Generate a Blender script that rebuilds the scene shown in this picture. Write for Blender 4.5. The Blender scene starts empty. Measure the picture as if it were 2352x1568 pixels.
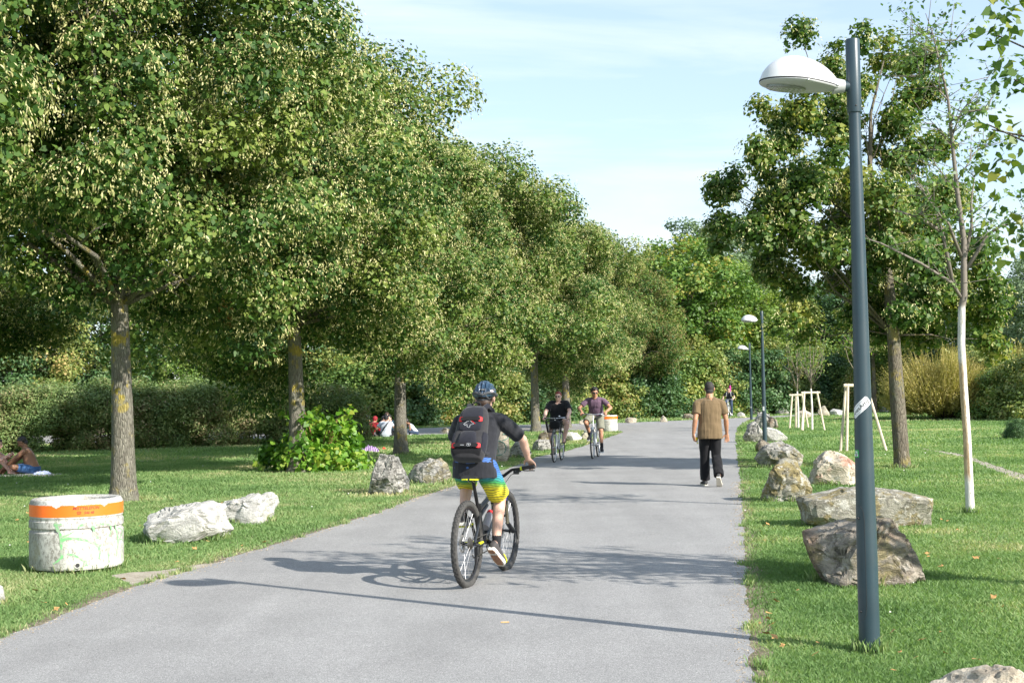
import bpy, math, random
import numpy as np
from mathutils import Vector, Matrix, noise
from mathutils.geometry import tessellate_polygon
V3 = Vector
PI = math.pi
scene = bpy.context.scene
col = scene.collection
random.seed(7)

# ------------------------------------------------------------------ camera
CAM_H = 1.67
FPX = 3100.0
PITCH = math.atan(116 / FPX)
ROLL = 0.019
RC = Matrix.Rotation(PI / 2 + PITCH, 3, 'X') @ Matrix.Rotation(-ROLL, 3, 'Z')
cam_d = bpy.data.cameras.new('camera')
cam = bpy.data.objects.new('camera', cam_d)
cam.matrix_world = Matrix.Translation((0, 0, CAM_H)) @ RC.to_4x4()
cam_d.lens = FPX / 2352 * 36
cam_d.sensor_width = 36
cam_d.clip_start = 0.1
cam_d.clip_end = 3000
col.objects.link(cam)
scene.camera = cam


def ray(u, v):
    return RC @ Vector((u - 1176, 784 - v, -FPX))


def G(u, v, z=0.0):
    d = ray(u, v)
    t = (z - CAM_H) / d.z
    return Vector((d.x * t, d.y * t, z))


def P(u, v, Y):
    d = ray(u, v)
    t = Y / d.y
    return Vector((d.x * t, Y, CAM_H + d.z * t))


# ------------------------------------------------------------------ object helpers
def tag(o, label=None, cat=None, group=None, kind=None):
    if label: o['label'] = label
    if cat: o['category'] = cat
    if group: o['group'] = group
    if kind: o['kind'] = kind
    return o


def empty(name, loc=(0, 0, 0), rz=0.0):
    o = bpy.data.objects.new(name, None)
    o.empty_display_size = .2
    o.location = loc
    o.rotation_euler = (0, 0, rz)
    col.objects.link(o)
    return o


def kids(o):
    return [c for c in col.objects if c.parent is o]


def copy_tree(root, loc=None, rz=None, sc=None):
    ch = {}
    for c in col.objects:
        if c.parent is not None:
            ch.setdefault(c.parent.name, []).append(c)

    def rec(o, parent):
        c = o.copy()
        col.objects.link(c)
        c.parent = parent
        for k in ch.get(o.name, []):
            rec(k, c)
        return c
    r = rec(root, root.parent)
    if loc is not None: r.location = loc
    if rz is not None: r.rotation_euler = (0, 0, rz)
    if sc is not None: r.scale = sc if hasattr(sc, '__len__') else (sc, sc, sc)
    return r


def link_mesh(name, me, mats, parent=None):
    o = bpy.data.objects.new(name, me)
    for m in (mats if isinstance(mats, (list, tuple)) else [mats]):
        if m is not None and len(me.materials) < 8:
            me.materials.append(m)
    col.objects.link(o)
    if parent is not None: o.parent = parent
    return o


def np_mesh(name, V, k, rnd=None, smooth=False, matidx=None):
    """V: (n*k,3) vertices of n separate k-gons"""
    V = np.ascontiguousarray(V, dtype=np.float32).reshape(-1, 3)
    n = len(V) // k
    me = bpy.data.meshes.new(name)
    me.vertices.add(n * k)
    me.vertices.foreach_set('co', V.ravel())
    me.loops.add(n * k)
    me.loops.foreach_set('vertex_index', np.arange(n * k, dtype=np.int32))
    me.polygons.add(n)
    me.polygons.foreach_set('loop_start', np.arange(0, n * k, k, dtype=np.int32))
    try:
        me.polygons.foreach_set('loop_total', np.full(n, k, dtype=np.int32))
    except Exception:
        pass
    me.update(calc_edges=True)
    if rnd is not None:
        a = me.attributes.new('rnd', 'FLOAT', 'FACE')
        a.data.foreach_set('value', np.ascontiguousarray(rnd, dtype=np.float32))
    if matidx is not None:
        me.polygons.foreach_set('material_index', np.ascontiguousarray(matidx, dtype=np.int32))
    return me


def frame_of(d):
    d = Vector(d).normalized()
    a = Vector((0, 0, 1)) if abs(d.z) < .9 else Vector((1, 0, 0))
    x = d.cross(a).normalized()
    y = d.cross(x).normalized()
    return x, y


class MB:
    def __init__(s):
        s.v = []
        s.f = []

    def add(s, vs, fs):
        o = len(s.v)
        s.v += [tuple(p) for p in vs]
        s.f += [tuple(i + o for i in f) for f in fs]
        return s

    def loft(s, rings, cap=True, closed=True):
        n = len(rings[0])
        vs = [p for r in rings for p in r]
        fs = []
        for i in range(len(rings) - 1):
            for j in range(n if closed else n - 1):
                a = i * n + j
                b = i * n + (j + 1) % n
                fs.append((a, b, b + n, a + n))
        if cap:
            fs.append(tuple(range(n - 1, -1, -1)))
            m = (len(rings) - 1) * n
            fs.append(tuple(m + j for j in range(n)))
        return s.add(vs, fs)

    def tube(s, pts, rads, n=8, cap=True):
        pts = [Vector(p) for p in pts]
        if not hasattr(rads, '__len__'): rads = [rads] * len(pts)
        ds = []
        for i in range(len(pts)):
            a = pts[max(i - 1, 0)]
            b = pts[min(i + 1, len(pts) - 1)]
            ds.append((b - a).normalized())
        x, y = frame_of(ds[0])
        rings = []
        for i, p in enumerate(pts):
            d = ds[i]
            x = (x - d * x.dot(d)).normalized()
            y = d.cross(x)
            rings.append([p + (x * math.cos(2 * PI * j / n) + y * math.sin(2 * PI * j / n)) * rads[i] for j in range(n)])
        return s.loft(rings, cap)

    def box(s, c, size, ax=None, bevel=0):
        c = Vector(c)
        ax = ax or (Vector((1, 0, 0)), Vector((0, 1, 0)), Vector((0, 0, 1)))
        hx, hy, hz = [q / 2 for q in size]
        vs = []
        for z in (-1, 1):
            for x, y in ((-1, -1), (1, -1), (1, 1), (-1, 1)):
                vs.append(c + ax[0] * (x * hx) + ax[1] * (y * hy) + ax[2] * (z * hz))
        return s.add(vs, [(3, 2, 1, 0), (4, 5, 6, 7), (0, 1, 5, 4), (1, 2, 6, 5), (2, 3, 7, 6), (3, 0, 4, 7)])

    def ell(s, c, r, ax=None, nu=16, nv=10):
        c = Vector(c)
        if not hasattr(r, '__len__'): r = (r, r, r)
        ax = ax or (Vector((1, 0, 0)), Vector((0, 1, 0)), Vector((0, 0, 1)))
        vs = []
        for i in range(1, nv):
            t = PI * i / nv
            for j in range(nu):
                p = 2 * PI * j / nu
                vs.append(c + ax[0] * (r[0] * math.sin(t) * math.cos(p)) + ax[1] * (r[1] * math.sin(t) * math.sin(p)) + ax[2] * (r[2] * math.cos(t)))
        vs.append(c + ax[2] * r[2])
        vs.append(c - ax[2] * r[2])
        T = len(vs) - 2
        B = len(vs) - 1
        fs = []
        for i in range(nv - 2):
            for j in range(nu):
                a = i * nu + j
                b = i * nu + (j + 1) % nu
                fs.append((a, a + nu, b + nu, b))
        for j in range(nu):
            fs.append((T, j, (j + 1) % nu))
            m = (nv - 2) * nu
            fs.append((B, m + (j + 1) % nu, m + j))
        return s.add(vs, fs)

    def cap(s, a, b, ra, rb, n=12):
        """capsule with two radii"""
        a = Vector(a); b = Vector(b)
        d = (b - a).normalized()
        x, y = frame_of(d)
        rings = []
        for t in (-.99, -.8, -.45, 0):
            rr = ra * math.sqrt(max(1 - t * t, .0))
            rings.append((a + d * ra * t, rr))
        for t in (0, .45, .8, .99):
            rr = rb * math.sqrt(max(1 - t * t, .0))
            rings.append((b + d * rb * t, rr))
        return s.loft([[p + (x * math.cos(2 * PI * j / n) + y * math.sin(2 * PI * j / n)) * r for j in range(n)] for p, r in rings])

    def lathe(s, prof, c=(0, 0, 0), axis=(0, 0, 1), n=32, cap=False):
        c = Vector(c)
        axis = Vector(axis).normalized()
        x, y = frame_of(axis)
        return s.loft([[c + axis * z + (x * math.cos(2 * PI * j / n) + y * math.sin(2 * PI * j / n)) * r for j in range(n)] for r, z in prof], cap)

    def torus(s, c, axis, R, r, n=40, m=8, ry=None):
        c = Vector(c)
        axis = Vector(axis).normalized()
        x, y = frame_of(axis)
        ry = ry or r
        vs = []
        for i in range(n):
            a = 2 * PI * i / n
            d = x * math.cos(a) + y * math.sin(a)
            for j in range(m):
                b = 2 * PI * j / m
                vs.append(c + d * (R + r * math.cos(b)) + axis * (ry * math.sin(b)))
        fs = [(i * m + j, ((i + 1) % n) * m + j, ((i + 1) % n) * m + (j + 1) % m, i * m + (j + 1) % m) for i in range(n) for j in range(m)]
        return s.add(vs, fs)

    def mesh(s, name, smooth=True):
        me = bpy.data.meshes.new(name)
        me.from_pydata(s.v, [], s.f)
        if smooth:
            me.polygons.foreach_set('use_smooth', [True] * len(me.polygons))
        me.update()
        return me

    def build(s, name, mat, parent=None, smooth=True, sharp=35):
        me = s.mesh(name, smooth)
        if smooth and sharp:
            try:
                me.set_sharp_from_angle(angle=math.radians(sharp))
            except Exception:
                pass
        return link_mesh(name, me, mat, parent)


def organic(name, mb, mat, parent=None, voxel=.008, smooth=4, disp=None):
    """voxel-fuse overlapping closed shapes into one continuous surface"""
    me = mb.mesh('tmp')
    ob = bpy.data.objects.new('tmp', me)
    col.objects.link(ob)
    m = ob.modifiers.new('r', 'REMESH')
    m.mode = 'VOXEL'
    m.voxel_size = voxel
    if smooth:
        q = ob.modifiers.new('s', 'SMOOTH')
        q.factor = .5
        q.iterations = smooth
    dg = bpy.context.evaluated_depsgraph_get()
    res = bpy.data.meshes.new_from_object(ob.evaluated_get(dg))
    bpy.data.objects.remove(ob)
    bpy.data.meshes.remove(me)
    res.name = name
    res.polygons.foreach_set('use_smooth', [True] * len(res.polygons))
    if disp:
        n = len(res.vertices)
        co = np.empty(n * 3, np.float32); res.vertices.foreach_get('co', co); co = co.reshape(-1, 3)
        no = np.empty(n * 3, np.float32); res.vertices.foreach_get('normal', no); no = no.reshape(-1, 3)
        co = co + disp(co, no)
        res.vertices.foreach_set('co', co.astype(np.float32).ravel())
        res.update()
    res.materials.clear()
    return link_mesh(name, res, mat, parent)


# ------------------------------------------------------------------ material helpers
def nd(nt, typ, ins=None, **props):
    n = nt.nodes.new(typ)
    for k, v in props.items():
        setattr(n, k, v)
    for k, v in (ins or {}).items():
        if isinstance(v, bpy.types.NodeSocket):
            nt.links.new(v, n.inputs[k])
        else:
            n.inputs[k].default_value = v
    return n


def c4(c):
    return (c[0], c[1], c[2], 1.0)


def new_mat(name):
    m = bpy.data.materials.new(name)
    m.use_nodes = True
    nt = m.node_tree
    b = nt.nodes['Principled BSDF']
    return m, nt, b


def ramp(nt, fac, stops, interp='LINEAR'):
    r = nd(nt, 'ShaderNodeValToRGB', {'Fac': fac})
    r.color_ramp.interpolation = interp
    e = r.color_ramp.elements
    while len(e) < len(stops): e.new(.5)
    for i, (p, c) in enumerate(stops):
        e[i].position = p
        e[i].color = c4(c) if hasattr(c, '__len__') else (c, c, c, 1)
    return r.outputs['Color']


def mixc(nt, fac, a, b, mode='MIX'):
    n = nt.nodes.new('ShaderNodeMix')
    n.data_type = 'RGBA'
    n.blend_type = mode
    for k, v in ((0, fac), (6, a), (7, b)):
        if isinstance(v, bpy.types.NodeSocket): nt.links.new(v, n.inputs[k])
        elif k == 0: n.inputs[0].default_value = v
        else: n.inputs[k].default_value = c4(v)
    return n.outputs[2]


def noise_n(nt, vec, scale, detail=4, rough=.55, dist=0.0):
    return nd(nt, 'ShaderNodeTexNoise', {'Vector': vec, 'Scale': scale, 'Detail': detail, 'Roughness': rough, 'Distortion': dist}).outputs['Fac']


def objco(nt, scale=(1, 1, 1), rot=(0, 0, 0)):
    t = nd(nt, 'ShaderNodeTexCoord').outputs['Object']
    if scale != (1, 1, 1) or rot != (0, 0, 0):
        t = nd(nt, 'ShaderNodeMapping', {'Vector': t, 'Scale': scale, 'Rotation': rot}).outputs[0]
    return t


def simple(name, c, rough=.6, metal=0.0, var=.12, vs=8, bump=0.0, bs=60, spec=.5, dist=.004, coat=0):
    m, nt, b = new_mat(name)
    oc = objco(nt)
    n = noise_n(nt, oc, vs, 5)
    lo = tuple(max(0, q * (1 - var)) for q in c)
    hi = tuple(min(1, q * (1 + var)) for q in c)
    nt.links.new(ramp(nt, n, [(.3, lo), (.7, hi)]), b.inputs['Base Color'])
    b.inputs['Roughness'].default_value = rough
    b.inputs['Metallic'].default_value = metal
    b.inputs['Specular IOR Level'].default_value = spec
    if coat: b.inputs['Coat Weight'].default_value = coat
    if bump:
        bn = noise_n(nt, oc, bs, 3)
        bp = nd(nt, 'ShaderNodeBump', {'Height': bn, 'Strength': bump, 'Distance': dist})
        nt.links.new(bp.outputs[0], b.inputs['Normal'])
    return m


def leaf_mat(name, stops, trans=.3, rough=.5, spec=.35, oscale=.5):
    m, nt, b = new_mat(name)
    at = nd(nt, 'ShaderNodeAttribute', attribute_name='rnd').outputs['Fac']
    n = noise_n(nt, objco(nt), oscale, 2)
    f = nd(nt, 'ShaderNodeMath', {0: at, 1: n}, operation='ADD')
    f = nd(nt, 'ShaderNodeMath', {0: f.outputs[0], 1: .5}, operation='SUBTRACT').outputs[0]
    c = ramp(nt, f, stops)
    nt.links.new(c, b.inputs['Base Color'])
    b.inputs['Roughness'].default_value = rough
    b.inputs['Specular IOR Level'].default_value = spec
    out = nt.nodes['Material Output']
    tr = nd(nt, 'ShaderNodeBsdfTranslucent', {'Color': mixc(nt, 1.0, c, (1.5, 1.6, .7), 'MULTIPLY')})
    mx = nd(nt, 'ShaderNodeMixShader', {'Fac': trans})
    nt.links.new(b.outputs[0], mx.inputs[1])
    nt.links.new(tr.outputs[0], mx.inputs[2])
    nt.links.new(mx.outputs[0], out.inputs['Surface'])
    return m


# ------------------------------------------------------------------ sun and sky
SUN_EL = math.radians(31)
sh = Vector((1.0, -0.78)).normalized()
SUN = Vector((sh.x * math.cos(SUN_EL), sh.y * math.cos(SUN_EL), math.sin(SUN_EL)))
sd = bpy.data.lights.new('sun', 'SUN')
sd.energy = 5.0
sd.angle = math.radians(.5)
sd.color = (1.0, .945, .86)
so = bpy.data.objects.new('sun', sd)
so.rotation_euler = (-SUN).to_track_quat('-Z', 'Y').to_euler()
so.location = (20, -20, 30)
col.objects.link(so)
world = bpy.data.worlds.new('World')
scene.world = world
world.use_nodes = True
wn = world.node_tree
bg = wn.nodes['Background']
sky = nd(wn, 'ShaderNodeTexSky', sky_type='NISHITA', sun_disc=False)
sky.sun_elevation = SUN_EL
sky.sun_rotation = math.atan2(SUN.x, SUN.y)
sky.altitude = 200
sky.air_density = 1.0
sky.dust_density = .8
sky.ozone_density = 1.6
wt = nd(wn, 'ShaderNodeTexCoord').outputs['Generated']
mp = nd(wn, 'ShaderNodeMapping', {'Vector': wt, 'Scale': (1.1, 1.6, 7.0), 'Rotation': (0, .06, .5), 'Location': (.3, .1, .45)}).outputs[0]
cn = noise_n(wn, mp, 2.2, 7, .58, .5)
cn2 = noise_n(wn, nd(wn, 'ShaderNodeMapping', {'Vector': wt, 'Scale': (1, 1, 3)}).outputs[0], 1.3, 2)
cf = nd(wn, 'ShaderNodeMath', {0: ramp(wn, cn, [(.42, 0), (.72, 1)]), 1: ramp(wn, cn2, [(.35, .25), (.65, 1)])}, operation='MULTIPLY').outputs[0]
cf = nd(wn, 'ShaderNodeMath', {0: cf, 1: .85, 2: .05}, operation='MULTIPLY_ADD').outputs[0]
sc_ = mixc(wn, cf, mixc(wn, .42, sky.outputs[0], (2.9, 3.5, 4.3)), (4.0, 4.4, 4.6))
wn.links.new(sc_, bg.inputs['Color'])
bg.inputs['Strength'].default_value = .15
scene.view_settings.view_transform = 'Standard'
scene.view_settings.look = 'None'
scene.view_settings.gamma = 1
scene.view_settings.exposure = 0.85
scene.cycles.max_bounces = 6
scene.cycles.diffuse_bounces = 3
scene.cycles.glossy_bounces = 2
scene.cycles.transmission_bounces = 4
scene.cycles.transparent_max_bounces = 8
scene.cycles.use_denoising = True
scene.cycles.sample_clamp_indirect = 4
# ================================================================== materials of the setting
def mat_lawn():
    m, nt, b = new_mat('lawn_grass')
    oc = objco(nt)
    n1 = noise_n(nt, oc, .35, 4)
    n2 = noise_n(nt, oc, 6, 5, .7)
    c = ramp(nt, n1, [(.3, (.14, .22, .08)), (.5, (.19, .27, .10)), (.62, (.27, .31, .14)), (.75, (.37, .35, .18))])
    c = mixc(nt, .6, c, ramp(nt, n2, [(.3, .65), (.7, 1.3)]), 'MULTIPLY')
    nt.links.new(c, b.inputs['Base Color'])
    b.inputs['Roughness'].default_value = .9
    b.inputs['Specular IOR Level'].default_value = .1
    n3 = noise_n(nt, oc, 40, 3, .7)
    nt.links.new(nd(nt, 'ShaderNodeBump', {'Height': n3, 'Strength': .8, 'Distance': .03}).outputs[0], b.inputs['Normal'])
    return m


def mat_asphalt():
    m, nt, b = new_mat('asphalt')
    oc = objco(nt)
    fine = noise_n(nt, oc, 120, 3, .8)
    mid = noise_n(nt, oc, 45, 3, .7)
    big = noise_n(nt, oc, .9, 5, .6)
    tracks = noise_n(nt, nd(nt, 'ShaderNodeMapping', {'Vector': oc, 'Scale': (2.2, .16, 1), 'Rotation': (0, 0, -.12)}).outputs[0], 1.0, 4)
    c = ramp(nt, fine, [(.30, (.11, .11, .112)), (.5, (.275, .271, .266)), (.68, (.50, .49, .47))])
    c = mixc(nt, .5, c, ramp(nt, mid, [(.3, .65), (.7, 1.28)]), 'MULTIPLY')
    c = mixc(nt, .6, c, ramp(nt, big, [(.3, .82), (.7, 1.13)]), 'MULTIPLY')
    c = mixc(nt, .45, c, ramp(nt, tracks, [(.35, .84), (.65, 1.1)]), 'MULTIPLY')
    st = noise_n(nt, nd(nt, 'ShaderNodeMapping', {'Vector': oc, 'Location': (3.1, 7.7, 0)}).outputs[0], 1.6, 5, .65)
    c = mixc(nt, ramp(nt, st, [(.68, 0), (.74, .3)]), c, (.10, .10, .102))
    sp = nd(nt, 'ShaderNodeTexVoronoi', {'Vector': oc, 'Scale': 5.0}).outputs['Distance']
    c = mixc(nt, ramp(nt, sp, [(.035, .55), (.06, 0)]), c, (.06, .06, .06))
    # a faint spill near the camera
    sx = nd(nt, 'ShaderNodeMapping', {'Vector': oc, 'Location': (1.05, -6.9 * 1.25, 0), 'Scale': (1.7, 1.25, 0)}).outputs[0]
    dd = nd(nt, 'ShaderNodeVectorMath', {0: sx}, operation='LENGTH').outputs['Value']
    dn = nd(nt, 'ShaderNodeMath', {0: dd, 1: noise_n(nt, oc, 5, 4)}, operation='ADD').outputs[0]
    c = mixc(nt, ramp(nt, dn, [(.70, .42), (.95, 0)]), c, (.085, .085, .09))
    nt.links.new(c, b.inputs['Base Color'])
    b.inputs['Roughness'].default_value = .85
    b.inputs['Specular IOR Level'].default_value = .35
    nt.links.new(nd(nt, 'ShaderNodeBump', {'Height': fine, 'Strength': .7, 'Distance': .006}).outputs[0], b.inputs['Normal'])
    return m


def mat_soil(name, a, b_, cc, peb=.5):
    m, nt, b = new_mat(name)
    oc = objco(nt)
    n = noise_n(nt, oc, 9, 6, .7)
    c = ramp(nt, n, [(.3, a), (.5, b_), (.72, cc)])
    v = nd(nt, 'ShaderNodeTexVoronoi', {'Vector': oc, 'Scale': 55.0})
    c = mixc(nt, ramp(nt, v.outputs['Distance'], [(.15, peb), (.35, 0)]), c, (.55, .52, .46))
    nt.links.new(c, b.inputs['Base Color'])
    b.inputs['Roughness'].default_value = .95
    h = noise_n(nt, oc, 70, 4, .7)
    nt.links.new(nd(nt, 'ShaderNodeBump', {'Height': h, 'Strength': .8, 'Distance': .02}).outputs[0], b.inputs['Normal'])
    return m


M_LAWN = mat_lawn()
M_ASPH = mat_asphalt()
M_SOIL = mat_soil('verge_soil', (.10, .075, .045), (.19, .155, .10), (.33, .29, .20), .25)
M_GRAVEL = mat_soil('trodden_gravel', (.22, .19, .14), (.36, .32, .25), (.50, .46, .38), .8)

# ------------------------------------------------------------------ lawn
mb = MB()
mb.add([(-700, -60, 0), (700, -60, 0), (700, 1500, 0), (-700, 1500, 0)], [(0, 1, 2, 3)])
lawn = mb.build('lawn', M_LAWN, smooth=False)
tag(lawn, kind='structure')


def flat_sheet(name, poly, z, mat):
    tri = tessellate_polygon([[Vector((p[0], p[1], 0)) for p in poly]])
    me = bpy.data.meshes.new(name)
    me.from_pydata([(p[0], p[1], z) for p in poly], [], [tuple(t) for t in tri])
    me.update()
    o = link_mesh(name, me, mat)
    if len(me.polygons) and me.polygons[0].normal.z < 0:
        me.flip_normals()
    return tag(o, kind='structure')


def densify(pts, step_rel=.012, smin=.12, jit=.02, seed=1):
    r = random.Random(seed)
    out = []
    for i in range(len(pts) - 1):
        a = Vector(pts[i][:2]); b = Vector(pts[i + 1][:2])
        L = (b - a).length
        st = max(smin, a.length * step_rel)
        n = max(1, int(L / st))
        nn = Vector((-(b - a).y, (b - a).x)).normalized()
        for k in range(n):
            p = a + (b - a) * (k / n)
            j = (noise.noise(Vector((p.x * 1.3, p.y * 1.3, seed))) * 1.4 + noise.noise(Vector((p.x * 6, p.y * 6, seed + 9))) * .8 + r.uniform(-.4, .4)) * jit
            out.append(p + nn * j)
    out.append(Vector(pts[-1][:2]))
    return out


g = lambda u, v: G(u, v)
L_edge = [Vector((-3.9, 2.0, 0)), Vector((-3.55, 4.8, 0)), g(0, 1470), g(120, 1425), g(300, 1352), g(451, 1308), g(586, 1264), g(689, 1235), g(869, 1177), g(948, 1147), g(1058, 1112),
          g(1140, 1085), g(1206, 1063), g(1229, 1050), g(1294, 1039), g(1352, 1021), g(1387, 1009), g(1420, 997), g(1432, 993)]
L_edge2 = [g(1432, 993), g(1428, 991), g(1400, 989.8), g(1330, 989.5), g(1240, 991), g(1150, 994), g(1000, 999), g(880, 1002), Vector((-14, 52.5, 0)), Vector((-40, 52, 0))]
far_edge = [Vector((-40, 64, 0)), Vector((-14, 64.5, 0)), g(950, 984), g(1100, 978.5), g(1240, 974.5), g(1430, 971), g(1566, 965.5), g(1640, 962), g(1719, 959), g(1778, 955.5), g(1820, 953), g(1880, 950), g(1948, 945), g(2004, 941.5), Vector((40, 88, 0)), Vector((70, 100, 0))]
R_edge = [Vector((70, 94, 0)), Vector((40, 82.5, 0)), g(2004, 945), g(1937, 950), g(1896, 952.6), g(1820, 957), g(1778, 960), g(1750, 962.5), g(1722, 966), g(1706, 972), g(1695, 982), g(1690, 1000), g(1691, 1020),
          g(1694, 1050), g(1699, 1100), g(1703, 1150), g(1710, 1250), g(1715, 1330), g(1721, 1440), g(1727, 1568), Vector((1.17, 4.6, 0)), Vector((1.1, 2.0, 0))]
le = densify(L_edge, .01, .07, .035, 1)
le2 = densify(L_edge2, .01, .2, .05, 2)
fe = densify(far_edge, .01, .3, .08, 3)
re_ = densify(R_edge, .01, .07, .042, 4)
path_poly = le + le2[1:] + fe + re_
flat_sheet('path', path_poly, .010, M_ASPH)


def offset_line(pts, d, seed):
    out = []
    for i, p in enumerate(pts):
        a = pts[max(i - 1, 0)]; b = pts[min(i + 1, len(pts) - 1)]
        t = (b - a)
        if t.length < 1e-6:
            t = Vector((0, 1))
        n = Vector((-t.y, t.x)).normalized()
        k = d * (1 + .9 * noise.noise(Vector((p.x * .9, p.y * .9, seed))) + .5 * noise.noise(Vector((p.x * 4, p.y * 4, seed))))
        out.append(p + n * k)
    return out


def strip(name, pts, d0, d1, z, mat, seed):
    A = offset_line(pts, d0, seed); B = offset_line(pts, d1, seed + 3)
    mb = MB()
    n = len(A)
    mb.add([(p.x, p.y, z) for p in A] + [(p.x, p.y, z) for p in B], [(i, i + 1, n + i + 1, n + i) for i in range(n - 1)])
    o = mb.build(name, mat, smooth=False)
    return tag(o, kind='structure')


strip('verge_left', le, -.02, .20, .005, M_SOIL, 5)
strip('verge_right', re_, -.02, .16, .005, M_SOIL, 8)
# trodden gravel beside the near bin
gp = [g(*q) for q in ((300, 1345), (255, 1322), (300, 1315), (360, 1312), (420, 1303), (470, 1295), (500, 1292), (456, 1309), (390, 1330))]
gp = densify([Vector(p[:2]) for p in gp + [gp[0]]], .01, .05, .03, 12)[:-1]
flat_sheet('trodden_patch', gp, .0065, M_GRAVEL)
# trodden earth footpath on the right
TUFTS = []
fpl = [g(2110, 1028), g(2150, 1035), g(2200, 1042), g(2236, 1052), g(2290, 1070), g(2352, 1090), g(2460, 1120), g(2700, 1190)]
fpr = [g(2700, 1216), g(2460, 1140), g(2352, 1106), g(2290, 1083), g(2236, 1061), g(2200, 1047), g(2150, 1038.5), g(2110, 1030)]
fp = densify([p for p in fpl], .01, .15, .05, 21) + densify([p for p in fpr], .01, .15, .05, 22)
flat_sheet('footpath', fp, .006, M_GRAVEL)


# ------------------------------------------------------------------ grass blades
def inside(poly, X, Y):
    px = np.array([p[0] for p in poly]); py = np.array([p[1] for p in poly])
    r = np.zeros(len(X), bool)
    j = len(px) - 1
    for i in range(len(px)):
        if py[i] != py[j]:
            c = ((py[i] > Y) != (py[j] > Y)) & (X < (px[j] - px[i]) * (Y - py[i]) / (py[j] - py[i]) + px[i])
            r ^= c
        j = i
    return r


def vnoise(X, Y, s, seed):
    """smooth value noise on a lattice"""
    rs = np.random.RandomState(seed)
    t = rs.rand(256, 256)
    x = X * s + 100; y = Y * s + 100
    xi = np.floor(x).astype(int); yi = np.floor(y).astype(int)
    fx = x - xi; fy = y - yi
    fx = fx * fx * (3 - 2 * fx); fy = fy * fy * (3 - 2 * fy)
    q = lambda a, b: t[a % 256, b % 256]
    return (q(xi, yi) * (1 - fx) + q(xi + 1, yi) * fx) * (1 - fy) + (q(xi, yi + 1) * (1 - fx) + q(xi + 1, yi + 1) * fx) * fy


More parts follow.
